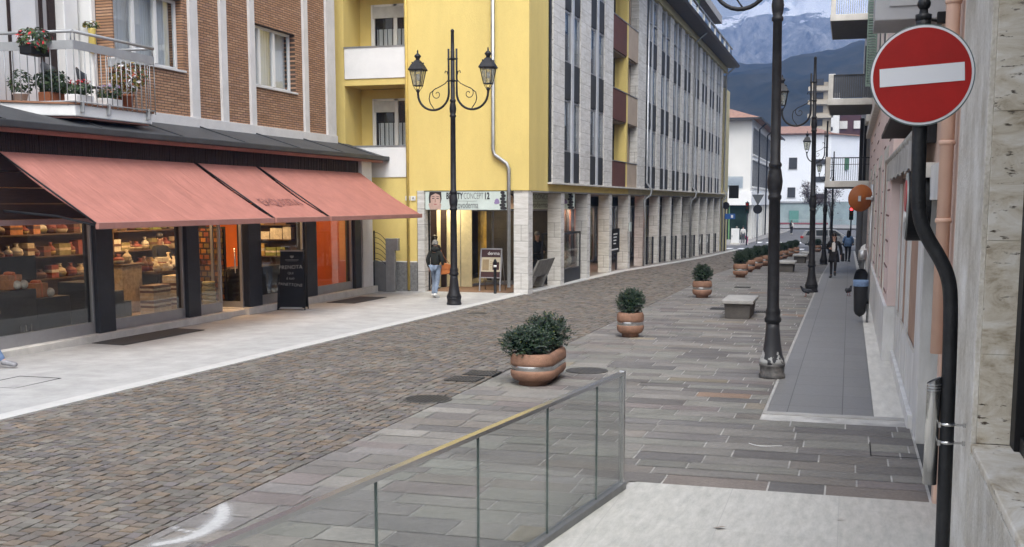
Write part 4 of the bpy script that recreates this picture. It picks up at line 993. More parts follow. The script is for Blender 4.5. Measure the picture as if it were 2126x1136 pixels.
MB().lathe([(.07,0),(.07,.02),(.045,.03),(.045,.93),(.055,.95),(.055,1.0),(.03,1.06),(0.005,1.08)], (-10.18,32.56,g(32.5)), 14).build('post', M_blackpaint, t); MB().lathe([(.048,.83),(.048,.89)], (-10.18,32.56,g(32.5)), 14).build('collar', M_white, t)
# gate between the two buildings
t = thing('metal_gate', 'grey metal gate with arched rods between the brick and yellow buildings', 'gate', (-13.75, 32.2, g(32)))
zg = g(32)+.05
MB().box(-13.62, -13.32, 32.3, 32.42, zg, zg+1.62).build('gate_post', M_zinc, t, bevel=.01); MB().box(-13.36,-13.2,32.28,32.44,zg+1.25,zg+1.62).build('lock_box', M_zinc, t, bevel=.01)
b = MB(); b.prism([(-14.0,zg),(-13.6,zg),(-13.6,zg+.75),(-13.75,zg+.88),(-14.0,zg+.95)], 'y', 32.33, 32.36); b.build('gate_panel', mat('gate_grey', (.20,.205,.21), .5, .3, .1, 3), t)
for k in range(6):
    z0, z1 = 1.0+.16*k, .78+.145*k
    MB().tube([(-14.0+.4*s, 32.35, zg+z0+(z1-z0)*s**2) for s in [i/8 for i in range(9)]], .009, 6).build('rod', M_blackiron, t)
MB().box(-14.03,-14.0,32.32,32.38,zg,zg+1.85).build('hinge_post', M_blackiron, t)
# ------------------------------------------------------------------ right side of the street
M_peach = mat('peach_render', (.58,.42,.34), .85, 0, .1, 1.2, .2, 70)
M_pink = mat('pink_render', (.68,.55,.52), .85, 0, .08, .9, .2, 70, detail=6)
M_pinkpale = mat('pale_pink_render', (.66,.57,.54), .85, 0, .08, 1.0, .2, 70)
M_greystone = mat('weathered_grey_stone', (.53,.525,.51), .85, 0, .25, 3.5, .35, 35, stretch=(1,1,.35), detail=8, col2=(.72,.715,.70))
def travertine():
    m = bpy.data.materials.new('travertine'); m.use_nodes = True; nt = m.node_tree; N = nt.nodes; L = nt.links
    b = N['Principled BSDF']; b.inputs['Roughness'].default_value = .7; b.inputs['Specular IOR Level'].default_value = .35
    tc = N.new('ShaderNodeTexCoord'); mp = N.new('ShaderNodeMapping'); mp.inputs['Scale'].default_value = (1.,1.,2.6); L.new(tc.outputs['Object'], mp.inputs[0])
    n1 = N.new('ShaderNodeTexNoise'); n1.inputs['Scale'].default_value = 2.2; n1.inputs['Detail'].default_value = 9; n1.inputs['Roughness'].default_value = .7; n1.inputs['Distortion'].default_value = .8
    L.new(mp.outputs[0], n1.inputs['Vector'])
    rp = N.new('ShaderNodeValToRGB'); e = rp.color_ramp.elements
    e[0].position = .30; e[0].color = (.22,.165,.10,1); e[1].position = .46; e[1].color = (.54,.49,.40,1); x = e.new(.62); x.color = (.70,.68,.63,1)
    L.new(n1.outputs['Fac'], rp.inputs[0])
    # pits: stretched dark holes
    m2 = N.new('ShaderNodeMapping'); m2.inputs['Scale'].default_value = (5.,5.,17.); L.new(tc.outputs['Object'], m2.inputs[0])
    n2 = N.new('ShaderNodeTexNoise'); n2.inputs['Scale'].default_value = 2.; n2.inputs['Detail'].default_value = 5; n2.inputs['Roughness'].default_value = .6; L.new(m2.outputs[0], n2.inputs['Vector'])
    r2 = N.new('ShaderNodeValToRGB'); q = r2.color_ramp.elements; q[0].position = .37; q[0].color = (0,0,0,1); q[1].position = .41; q[1].color = (1,1,1,1); L.new(n2.outputs['Fac'], r2.inputs[0])
    n3 = N.new('ShaderNodeTexNoise'); n3.inputs['Scale'].default_value = 3.1; n3.inputs['Detail'].default_value = 3; L.new(mp.outputs[0], n3.inputs['Vector'])
    r3 = N.new('ShaderNodeMapRange'); r3.inputs['From Min'].default_value = .50; r3.inputs['From Max'].default_value = .56; L.new(n3.outputs['Fac'], r3.inputs['Value'])
    pm = N.new('ShaderNodeMath'); pm.operation = 'MAXIMUM'; L.new(r2.outputs[0], pm.inputs[0]); iv = N.new('ShaderNodeMath'); iv.operation = 'SUBTRACT'; iv.inputs[0].default_value = 1; L.new(r3.outputs[0], iv.inputs[1]); L.new(iv.outputs[0], pm.inputs[1])
    mx = N.new('ShaderNodeMix'); mx.data_type = 'RGBA'; L.new(pm.outputs[0], mx.inputs[0]); mx.inputs[6].default_value = (.10,.08,.06,1); L.new(rp.outputs[0], mx.inputs[7])
    L.new(mx.outputs[2], b.inputs['Base Color'])
    bp = N.new('ShaderNodeBump'); bp.inputs['Strength'].default_value = .6; bp.inputs['Distance'].default_value = .012; L.new(pm.outputs[0], bp.inputs['Height']); L.new(bp.outputs[0], b.inputs['Normal'])
    return m
M_trav = travertine()
M_rough = mat('rough_grey_concrete', (.40,.365,.30), .9, 0, .3, 1.7, .6, 45, stretch=(1.2,1.2,.9), col2=(.72,.70,.655), detail=11, fine=.35)
# corner house with the deep shop window
tr = thing('travertine_house', 'travertine corner house with a deep window sill at the right edge', 'building', (1.4, 5., 0))
zc = [-.2, 1.06, 1.64, 2.36, 3.16, 4.0, 4.9, 6.6]
for z0, z1 in zip(zc[1:], zc[2:]):
    MB().box(.835, 1.05, 7.7, 9.62, z0+.001, z1-.001).build('travertine_block', M_trav, tr, bevel=.003)
b = MB(); b.box(.80, .835, 7.72, 9.6, -.2, 6.6); b.build('side_slab', M_rough, tr, bevel=.006)
MB().box(.80, .99, -3., 7.695, -.2, 1.0).build('parapet_wall', M_rough, tr, bevel=.012)
b = MB(); b.box(.80, 1.6, -3., 7.698, 1.002, 1.06); b.build('window_sill', M_trav, tr, bevel=.01)
f = MB(); f.box(1.03, 1.22, 7.5, 7.695, 1.06, 6.6); f.box(1.06,1.2,-3,7.5,1.062,1.16); f.box(1.06,1.2,4.6,4.7,1.16,6.6); f.build('window_frame', M_blackpaint, tr, bevel=.006)
MB().box(1.14, 1.15, -3., 7.5, 1.16, 6.6).build('pane', mat('dark_pane', (.01,.01,.011), .05, 0, .1, 1, spec=.6), tr)
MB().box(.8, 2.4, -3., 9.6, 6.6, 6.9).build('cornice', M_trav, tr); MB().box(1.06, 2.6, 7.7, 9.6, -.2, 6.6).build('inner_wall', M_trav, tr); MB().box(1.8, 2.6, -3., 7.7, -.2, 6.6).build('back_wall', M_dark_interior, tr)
# peach house with stone door frames
ph = thing('peach_house', 'peach rendered house with grey stone door frames and a striped awning', 'building', (1.2, 15., 0))
RX = .80; M_bpan = mat('brown_panel_paint', (.36,.235,.175), .75, 0, .12, 2)
b = MB(); b.box(RX+.25, 2.2, 9.62, 20.2, -.3, 7.2); b.build('peach_wall', M_peach, ph)
def pil_r(y0, y1, z1, m=None, dx=0.): MB().box(RX-.005-dx, RX+.3, y0, y1, g(y0)-.1, z1).build('stone_pilaster', m or M_greystone, ph, bevel=.008)
b = MB(); b.box(RX+.02, RX+.26, 9.63, 10.62, 0, 7.2); b.box(RX+.02, RX+.26, 10.62, 20.2, 2.98, 7.2); b.build('upper_peach_wall', M_peach, ph)
pil_r(10.40, 10.62, 2.62, M_peach); pil_r(13.3, 14.3, 2.62); pil_r(16.2, 17.0, 2.9); pil_r(18.0, 18.8, 2.9); pil_r(19.6, 20.2, 2.9)
MB().box(RX-.03, RX+.28, 10.5, 13.6, 2.62, 2.97).build('door_lintel', M_greystone, ph, bevel=.008)
MB().box(RX-.06, RX+.0, 10.35, 10.55, 2.45, 2.8).build('lintel_stone', M_greystone, ph)
for y0, y1 in ((14.3,16.2),(17.0,18.0),(18.8,19.6)):
    MB().box(RX+.0, RX+.27, y0, y1, -.3, .82).build('dado', M_greystone, ph, bevel=.008)
    MB().box(RX+.016, RX+.27, y0, y1, .82, 2.9).build('brown_panel', M_bpan, ph)
    MB().box(RX-.012, RX+.0, y0, y1, .80, .85).build('dado_cap', M_offwhite, ph)
MB().box(RX+.22, RX+.26, 10.62, 13.3, -.1, 2.62).build('door', mat('grey_door', (.20,.19,.18), .6, 0, .1, 3), ph)
MB().box(RX-.06, RX+.0, 14.0, 20.2, g(17)-.02, .10).build('base_course', M_greystone, ph, bevel=.01)
MB().box(RX-.35, RX+.02, 12.2, 19.6, 3.62, 3.68).build('canopy_board', M_wood_dark, ph)
t = tag(MB().tube([(RX-.06, 9.98, 7.), (RX-.06, 9.98, 1.35)], .055, 14).build('downpipe', mat('salmon_pipe', (.60,.40,.31), .55, 0, .08, 2)), 'salmon painted downpipe beside the travertine corner', 'downpipe')
M_sc = mat('salmon_collar', (.58,.38,.29), .55)
for z in (4.2, 3.08, 2.45): MB().lathe([(.062,-.02),(.066,0),(.062,.02)], (RX-.06,9.98,z), 14).build('pipe_collar', M_sc, t)
# rolled awning with scalloped valance
t = thing('wall_awning', 'rolled grey striped awning with a scalloped edge on the peach house', 'awning', (.6, 17., 3.2))
AXR = .60
def valance():
    b = MB(); y = 12.6; v = []; i = 0
    while y <= 21.01:
        v += [(AXR+.012*math.sin(y*7), y, 3.26), (AXR+.02*math.sin(y*7), y, 2.93+.035*abs(math.sin((y-12.6)*PI/.34)))]; y += .085
    n = len(v)//2; b.add(v, [(2*i,2*i+2,2*i+3,2*i+1) for i in range(n-1)], 0, True); return b
M_val = bricks('grey_striped_canvas', [(.36,.35,.33),(.46,.45,.43),(.30,.29,.27)], (.36,.35,.33), .17, 10., .0, 'yz', 0, .9, 0, fine=.2)
vo = valance().build('valance', M_val, t, normals=False)
MB().tube([(AXR+.03,12.5,3.3),(AXR+.03,21.1,3.3)], .055, 12).build('roller', M_val, t)
MB().prism([(AXR+.02,3.34),(RX+.1,3.55),(RX+.1,3.58),(AXR+.02,3.37)], 'y', 12.6, 21.).build('canopy', M_val, t)
MB().box(AXR+.02, RX+.02, 12.42, 12.5, 3.2, 3.4).build('end_cap', M_blackiron, t, bevel=.01)
MB().box(RX-.12, RX+.02, 12.3, 12.45, 2.85, 3.0).build('switch_box', M_offwhite, t)
# round illuminated sign fixed flat on the wall
t = thing('round_wall_sign', 'round red and black shop sign standing off the peach wall, seen edge-on', 'sign', (.62, 12.4, 2.5))
def disc_x(x0, x1, y, z, ry, rz): 
    b = MB(); n = 40; b.prism([(y+ry*math.cos(2*PI*i/n), z+rz*math.sin(2*PI*i/n)) for i in range(n)], 'x', x0, x1, 0, False); return b
disc_x(.57, .79, 12.6, 2.56, .36, .36).build('case', M_blackpaint, t, bevel=.01)
disc_x(.555, .57, 12.6, 2.56, .345, .345).build('face', mat('sign_face_grey', (.25,.27,.27), .3), t)
disc_x(.548, .555, 12.6, 2.66, .26, .17).build('red_emblem', mat('sign_red', (.42,.03,.04), .35), t); disc_x(.545,.556,12.6,2.45,.2,.06).build('white_emblem', M_white, t)
# hanging grey cabinet
t = thing('wall_cabinet', 'grey metal cabinet projecting from the wall above the no entry sign', 'cabinet', (.45, 12., 4.4))
MB().box(.165, .86, 12., 12.9, 4.37, 5.6).build('case', mat('cabinet_grey', (.34,.35,.37), .5, .2, .07, 3), t, bevel=.01)
b = MB(); b.box(.30,.62,11.985,12.0,4.50,5.4); b.build('door_leaf', mat('cabinet_door_grey', (.36,.37,.39), .5, .2, .07, 3), t, bevel=.004)
MB().box(.37,.50,11.965,11.985,4.66,5.1).build('vent_frame', M_offwhite, t); MB().box(.39,.48,11.955,11.965,4.69,5.05).build('vent', M_blackpaint, t)
MB().box(.86,.9,12.05,12.85,4.4,5.6).build('mount', M_offwhite, t)
t = thing('wall_floodlight', 'small black floodlight with cable under the grey cabinet', 'floodlight', (.72, 11.3, 4.2))
MB().box(.70,.80,11.25,11.33,4.22,4.32).build('lamp_body', M_blackpaint, t, bevel=.008); MB().tube([(.72,11.3,4.24),(.63,11.3,4.26),(.58,11.3,4.22),(.56,11.3,4.12)], .012).build('cable', M_blackpaint, t); MB().lathe([(.05,0),(.06,.03),(.05,.1)], (.76,11.3,4.08), 14).build('insulator', M_offwhite, t)
# pink house
pk = thing('pink_house', 'pink rendered house with incised quoins and a white string course', 'building', (1., 33., 0))
KX = .66
MB().box(KX, 2.4, 20.2, 45.9, .85, 5.0).build('pink_wall', M_pink, pk); MB().box(KX+.02, 2.4, 20.2, 45.9, 5.0, 10.6).build('upper_wall', M_pinkpale, pk)
MB().box(KX-.05, 2.4, 20.21, 45.9, -.5, .85).build('stone_base', M_greystone, pk, bevel=.01)
MB().box(KX-.16, KX+.05, 20.2, 45.95, 5.0, 5.22).build('string_course', M_offwhite, pk, bevel=.02); MB().box(KX-.22, KX+.05, 43.6, 45.95, 5.5, 5.75).build('capital', M_offwhite, pk, bevel=.02)
b = MB()
for k in range(9):
    for y0 in (21., 24.4, 31., 36., 41.): b.box(KX-.012, KX+.01, y0, y0+1.1+.5*(k % 2), 1.0+.45*k, 1.03+.45*k)
b.build('quoin_groove', mat('groove_shadow_brown', (.16,.09,.08), .9), pk)
for y0, y1 in ((22.6,24.2),(27.2,28.9),(33.,34.8),(38.4,40.2)):
    f = MB(); f.box(KX-.03, KX+.06, y0-.15, y0, .9, 3.4); f.box(KX-.03, KX+.06, y1, y1+.15, .9, 3.4); f.box(KX-.03,KX+.06,y0-.15,y1+.15,3.4,3.65); fo = f.build('window_surround', M_offwhite, pk, bevel=.008)
    MB().box(KX-.004, KX+.02, y0, y1, .9, 3.4).build('brown_shutter', mat('shutter_brown_%d' % int(y0), (.24,.13,.10), .7, 0, .15, 5, stretch=(1,1,9)), fo)
for y0 in (22.8, 28., 33.5): 
    fo = MB().box(KX-.01, KX+.06, y0-.1, y0+1.3, 6.0, 8.3).build('upper_window', M_offwhite, pk); MB().box(KX-.02,KX-.008,y0,y0+1.2,6.1,8.2).build('pane', M_panel, fo)
def louvre(lab, x0, x1, y, z0, z1, m):
    t = thing('window_shutter', lab, 'shutter', (x1, y, z0)); f = MB(); f.box(x0,x0+.04,y,y+.05,z0,z1); f.box(x1-.04,x1,y,y+.05,z0,z1); f.box(x0+.04,x1-.04,y,y+.05,z1-.06,z1); f.box(x0+.04,x1-.04,y,y+.05,z0,z0+.08); f.build('frame', m, t)
    b = MB(); z = z0+.1
    while z < z1-.1: b.prism([(y-.005,z),(y+.05,z+.06),(y+.05,z+.075),(y-.005,z+.015)], 'x', x0+.04, x1-.04); z += .085
    b.build('slats', m, t); return t
louvre('grey green louvred shutter standing open beside the stacked balconies', .34, .66, 40., 6.4, 9.3, mat('shutter_green', (.17,.24,.20), .6, 0, .1, 4))
# grey house with the stacked balconies
gh = thing('balcony_house', 'grey house with three stacked balconies at the right side of the street', 'building', (1.2, 60., 0))
b = MB(); b.box(.70, 2.5, 46., 52., 3.0, 14.); b.box(.60, 2.5, 52., 93., 3.0, 14.); b.build('grey_wall', mat('grey_render', (.36,.35,.34), .85, 0, .1, 1), gh)
M_dgs = mat('dark_grey_stone', (.13,.13,.135), .6, 0, .2, 2)
for k in range(11): MB().box(.50, 2.4, 46.3+4.2*k, 47.1+4.2*k, -1.6, 3.0).build('shop_pier', M_dgs, gh)
MB().box(.75, 2.4, 46.2, 93., -1.6, 3.).build('shop_windows', mat('shop_window_dark', (.05,.045,.045), .15, 0, .3, .7), gh)
MB().box(.42,.9,46.2,93.,2.55,3.02).build('shop_fascia', M_panel, gh)
def balcony_r(z, kind, lab):
    t = thing('balcony', lab, 'balcony', (.2, 48.6, z), 0, 'stacked balconies on the grey house'); x0, x1, y0, y1 = -.98, .70, 46., 51.2
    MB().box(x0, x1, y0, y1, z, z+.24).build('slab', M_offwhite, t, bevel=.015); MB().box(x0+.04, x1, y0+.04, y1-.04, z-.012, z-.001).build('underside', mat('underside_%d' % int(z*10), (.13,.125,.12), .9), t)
    MB().box(x0+.02, x0+.2, y0+.02, y0+.2, z+.24, z+1.16).build('corner_post', M_offwhite, t, bevel=.01)
    if kind == 'panel':
        b = MB(); x = x0+.2
        while x < x1: b.box(x, min(x+.075, x1), y0+.06, y0+.09, z+.27, z+1.1); x += .08
        y = y0+.2
        while y < y1: b.box(x0+.05, x0+.08, y, y+.075, z+.27, z+1.1); y += .08
        b.build('rail_panel', mat('rail_panel_grey', (.07,.075,.085), .6, .2, .1, 3), t); MB().box(x0+.1, x1, y0+.04, y0+.11, z+1.1, z+1.15).build('top_rail', M_darkmetal, t)
    else:
        b = MB(); n = 18
        for i in range(n): b.tube([(x0+.25+i*(x1-x0-.25)/n, y0+.08, z+.26),(x0+.25+i*(x1-x0-.25)/n, y0+.08, z+1.1)], .008, 5)
        n = 40
        for i in range(n): b.tube([(x0+.08, y0+.2+i*(y1-y0-.2)/n, z+.26),(x0+.08, y0+.2+i*(y1-y0-.2)/n, z+1.1)], .008, 5)
        m = M_darkmetal if kind == 'dark' else M_grey_rail
        b.build('balusters', m, t); b = MB(); b.box(x0+.1,x1,y0+.055,y0+.105,z+1.1,z+1.14); b.box(x0+.055,x0+.105,y0+.2,y1,z+1.1,z+1.14); b.box(x0+.2,x1,y0+.07,y0+.09,z+.86,z+.88); b.build('top_rail', m, t)
    return t
balcony_r(3.18, 'dark', 'lowest of three stacked balconies, with thin dark iron railing'); balcony_r(6.3, 'panel', 'middle of three stacked balconies, with solid grey slatted panels'); balcony_r(9.45, 'light', 'topmost of three stacked balconies, with pale open railing')
for k, (x, z) in enumerate(((.30,4.4),(.48,4.4),(.40,7.4))):
    b = MB(); b.box(x, x+.16, 52.+.6*k, 52.06+.6*k, 3.3 if k < 2 else 7.3, 6.2 if k < 2 else 9.4)
    tag(b.build('open_shutter', M_panel), ('dark open shutter behind the lowest stacked balcony, outer leaf','dark open shutter behind the lowest stacked balcony, next to the wall','dark open shutter behind the middle stacked balcony')[k], 'shutter')

# ------------------------------------------------------------------ buildings at the end of the street
M_wht = mat('white_facade', (.66,.65,.62), .85, 0, .05, .3); M_whtb = mat('cool_white_facade', (.70,.72,.75), .85, 0, .04, .2)
M_tile = mat('clay_roof_tiles', (.27,.155,.115), .85, 0, .2, 2., .3, 8)
ow = thing('office_block', 'white office block with fins, hipped red roof and dark glazed corner', 'building', (-16, 135, -1.4))
CXo, CYo = -9.75, 118.
MB().box(-26, CXo, CYo, 160, 2.6, 11.0).build('white_wall', M_wht, ow)
MB().box(-26, CXo+.15, CYo-.15, 160, 2.3, 3.7).build('white_band', M_white, ow)
for y0 in range(14): MB().box(CXo-.35, CXo+.05, CYo+2+2.9*y0, CYo+2.8+2.9*y0, -1.6, 2.3).build('ground_pier', M_wht, ow)
MB().box(-26, CXo-.3, CYo+.4, 160, -1.6, 2.3).build('ground_glazing', mat('green_dark_glazing', (.02,.035,.03), .1, 0, .4, .4), ow)
for z0, z1 in ((4.2,6.9),(7.5,10.2)):
    b = MB()
    for k in range(28):
        y = CYo+2.+1.45*k; b.box(CXo-.05, CXo+.03, y, y+.80, z0+.05, z1-.05)
    b.build('window_row', M_panel, ow)
    b = MB(); b.box(CXo-.05, CXo+.12, CYo+1.8, 160, z1, z1+.15); b.box(CXo-.05, CXo+.12, CYo+1.8, 160, z0-.15, z0); b.build('string_course', M_wht, ow)
b = MB(); e = .9; v = [(-26,CYo-e,11.0),(CXo+e,CYo-e,11.0),(CXo+e,160,11.0),(-26,160,11.0),(-26,CYo+6,13.4),(CXo-6.2,CYo+6,13.4),(CXo-6.2,160,13.4),(-26,160,13.4)]
b.add(v, [(0,1,5,4),(1,2,6,5),(4,5,6,7),(0,3,2,1)]); b.build('hipped_roof', M_tile, ow); MB().box(-26,CXo+e+.05,CYo-e-.1,CYo-e,10.85,11.02).build('gutter', M_darkmetal, ow); MB().box(CXo+e,CXo+e+.1,CYo-e-.1,160,10.85,11.02).build('gutter', M_darkmetal, ow)
for y in (CYo+7., CYo+19.): MB().tube([(CXo+e,y,10.9),(CXo+.25,y,10.3),(CXo+.25,y,-1.3)], .08, 8).build('downpipe', M_darkmetal, ow)
MB().box(-13.,-10.5,CYo-.22,CYo-.16,4.0,5.2).build('pale_window', M_winblk, ow)
for x in (-12.9,-11.9): MB().box(x,x+.12,CYo+.25,CYo+.4,-1.5,2.3).build('glazing_bar', mat('green_bar_%d' % int(-x*10), (.12,.25,.12), .5), ow)
sq = thing('white_block', 'long bluish white block with a teal ground floor across the square', 'building', (-4, 195, -1.3))
MB().prism([(-14,200),(-3.4,200),(1.4,208),(12,226),(12,240),(-14,240)], 'z', 2.7, 13.9).build('white_wall', M_whtb, sq)
b = MB(); b.prism([(-14.05,199.8),(-3.4,199.8),(1.6,207.9),(12.2,225.8),(12,240),(-14,240)], 'z', -1.6, 2.65); b.build('teal_ground_floor', mat('teal_glazing', (.25,.31,.315), .35, 0, .2, .35), sq)
b = MB(); b.box(-14.1,-3.3,199.6,199.8,2.45,2.75); b.build('canopy_line', M_zinc, sq)
for (x, z, wd, h) in ((-10.2,8.2,1.35,1.9),(-10.3,3.4,1.3,1.7),(-5.9,8.9,1.8,.9),(-5.9,6.0,1.8,.9),(-5.9,3.1,1.7,.9)):
    fo = MB().box(x, x+wd, 199.9, 200.05, z, z+h).build('window', M_panel, sq); MB().box(x-.1,x+wd+.1,199.93,199.99,z-.15,z-.05).build('sill', M_zinc, fo)
MB().box(-9.9,-8.3,199.6,199.75,-1.2,1.2).build('green_door', mat('green_door', (.09,.22,.19), .4), sq); MB().box(-14,-3.4,199.55,199.78,-1.1,-.85).build('red_line', mat('dark_red_line', (.2,.04,.05), .6), sq)
v = Matrix.Rotation(R(59), 4, 'Z'); b = MB().box(0,1.1,-.12,.05,0,2.0); b.xform(Matrix.Translation((-1.1,203.6,8.1)) @ v); b.build('green_shutter', mat('green_shutter', (.06,.15,.08), .6), sq)
b = MB(); b.prism([(-14,199.5),(-3.2,199.5),(1.6,207.5),(-4,214),(-14,214)], 'z', 13.9, 14.1); b.add([(-14,199.2,14.1),(-4.6,199.2,14.1),(-7,206,15.7),(-14,206,15.7)], [(0,1,2,3)]); b.add([(-4.6,199.2,14.1),(-2,206,14.1),(-7,206,15.7)], [(0,1,2)]); b.build('tile_roof', M_tile, sq)
tw = thing('beige_tower', 'beige apartment tower with balconies behind the white block', 'building', (-6.5, 262, 0))
MB().box(-9., -4.6, 260, 270, 0, 28.5).build('wall', mat('beige_tower_render', (.38,.33,.25), .85, 0, .1, .5), tw)
for k in range(5): MB().box(-9.6, -4.2, 259., 260., 15.+2.9*k, 15.9+2.9*k).build('balcony', mat('tower_balcony_%d' % k, (.42,.37,.29), .85), tw)
for k in range(5): MB().box(-7.9, -6.4, 259.9, 260.05, 16.2+2.9*k, 17.6+2.9*k).build('window', M_panel, tw)
MB().box(-5.4,-4.,258.5,262,28.5,30).build('roof_box', M_wht, tw); MB().box(-4.6,-2.9,259,266,16,26.).build('white_stair_tower', M_wht, tw)
bw = thing('maroon_block', 'maroon apartment block with white framed windows behind the white block', 'building', (1.5, 275, 0))
MB().box(-3., 12., 268, 280, 0, 25.).build('wall', mat('maroon_render', (.075,.03,.03), .8, 0, .1, .5), bw)
for x in (-2.9, .15, 3.2):
    for z in (15.2, 18.9, 22.4): MB().box(x, x+1.7, 267.6, 268.05, z, z+1.7).build('white_window', M_wht, bw)
MB().box(-4.6,-1.2,266.5,268,15.5,17.5).build('white_balcony', M_wht, bw)
# ------------------------------------------------------------------ street lamps
M_lampglass = glass('lantern_glass', (.80,.80,.72), .8, .15, 1.45, .22)
def bellworn():
    m = bpy.data.materials.new('peeling_black_paint'); m.use_nodes = True; nt = m.node_tree; N = nt.nodes; L = nt.links; b = N['Principled BSDF']; b.inputs['Roughness'].default_value = .5
    tc = N.new('ShaderNodeTexCoord'); sp = N.new('ShaderNodeSeparateXYZ'); L.new(tc.outputs['Object'], sp.inputs[0]); n = N.new('ShaderNodeTexNoise'); n.inputs['Scale'].default_value = 11; n.inputs['Detail'].default_value = 6; L.new(tc.outputs['Object'], n.inputs['Vector'])
    a = N.new('ShaderNodeMath'); a.operation = 'MULTIPLY_ADD'; a.inputs[1].default_value = -.9; L.new(n.outputs['Fac'], a.inputs[0]); L.new(sp.outputs['Z'], a.inputs[2])
    r = N.new('ShaderNodeMapRange'); r.inputs['From Min'].default_value = -.17; r.inputs['From Max'].default_value = -.14; L.new(a.outputs[0], r.inputs['Value'])
    mx = N.new('ShaderNodeMix'); mx.data_type = 'RGBA'; L.new(r.outputs[0], mx.inputs[0]); mx.inputs[6].default_value = (.36,.36,.35,1); mx.inputs[7].default_value = (.022,.022,.025,1); L.new(mx.outputs[2], b.inputs['Base Color']); return m
M_bellworn = bellworn()
def arc(c, r, a0, a1, n, sx): return [(sx*(c[0]+r*math.cos(R(a0+(a1-a0)*i/n))), 0, c[1]+r*math.sin(R(a0+(a1-a0)*i/n))) for i in range(n+1)]
def lantern_parts(root, sx):
    cx = sx*.97; z = 5.70
    b = MB(); b.lathe([(.028,0),(.05,.03),(.05,.06),(.03,.09)], (cx,0,z-.12), 12)
    for k in range(4):
        a = R(45+90*k); p0 = Vector((cx+.06*math.cos(a), .06*math.sin(a), z-.06)); p1 = Vector((cx+.135*math.cos(a), .135*math.sin(a), z+.06)); p2 = Vector((cx+.235*math.cos(a), .235*math.sin(a), z+.46))
        b.tube([p0, p1], .009, 6); b.tube([p1, p2], .013, 6); a2 = R(135+90*k); q1 = Vector((cx+.135*math.cos(a2), .135*math.sin(a2), z+.06)); q2 = Vector((cx+.235*math.cos(a2), .235*math.sin(a2), z+.46))
        b.tube([p1, q1], .011, 6); b.tube([p2, q2], .016, 6)
        b.tube([(p1+q1)/2, (p2+q2)/2], .008, 6)
    fo = b.build('lantern_frame', M_blackiron, root, world=False)
    b = MB(); n = 4
    c1 = [(cx+.128*math.cos(R(45+90*k)), .128*math.sin(R(45+90*k)), z+.06) for k in range(4)]; c2 = [(cx+.228*math.cos(R(45+90*k)), .228*math.sin(R(45+90*k)), z+.46) for k in range(4)]
    b.add(c1+c2, [(k,(k+1)%4,4+(k+1)%4,4+k) for k in range(4)]); b.build('lantern_glass', M_lampglass, fo, world=False)
    b = MB(); n4 = lambda r, zz: [(cx+r*math.cos(R(45+90*k)), r*math.sin(R(45+90*k)), zz) for k in range(4)]
    v = []; prof = [(.275,z+.45),(.285,z+.48),(.20,z+.60),(.10,z+.70),(.075,z+.72)]
    for r, zz in prof: v += n4(r, zz)
    b.add(v, [(4*i+k, 4*i+(k+1)%4, 4*i+4+(k+1)%4, 4*i+4+k) for i in range(len(prof)-1) for k in range(4)]+[(3,2,1,0)])
    b.lathe([(.055,.0),(.05,.06),(.09,.11),(.09,.13),(.045,.18),(.02,.20),(.022,.24),(.012,.28),(0.002,.29)], (cx,0,z+.70), 14)
    for k in range(4): b.ball((cx+.16*math.cos(R(45+90*k)), .16*math.sin(R(45+90*k)), z+.65), .022, 8, 6)
    b.build('lantern_roof', M_blackiron, root, world=False)
    b = MB(); b.lathe([(.03,0),(.05,.08),(.03,.16)], (cx,0,z+.2), 10); b.build('bulb', M_white, fo, world=False)
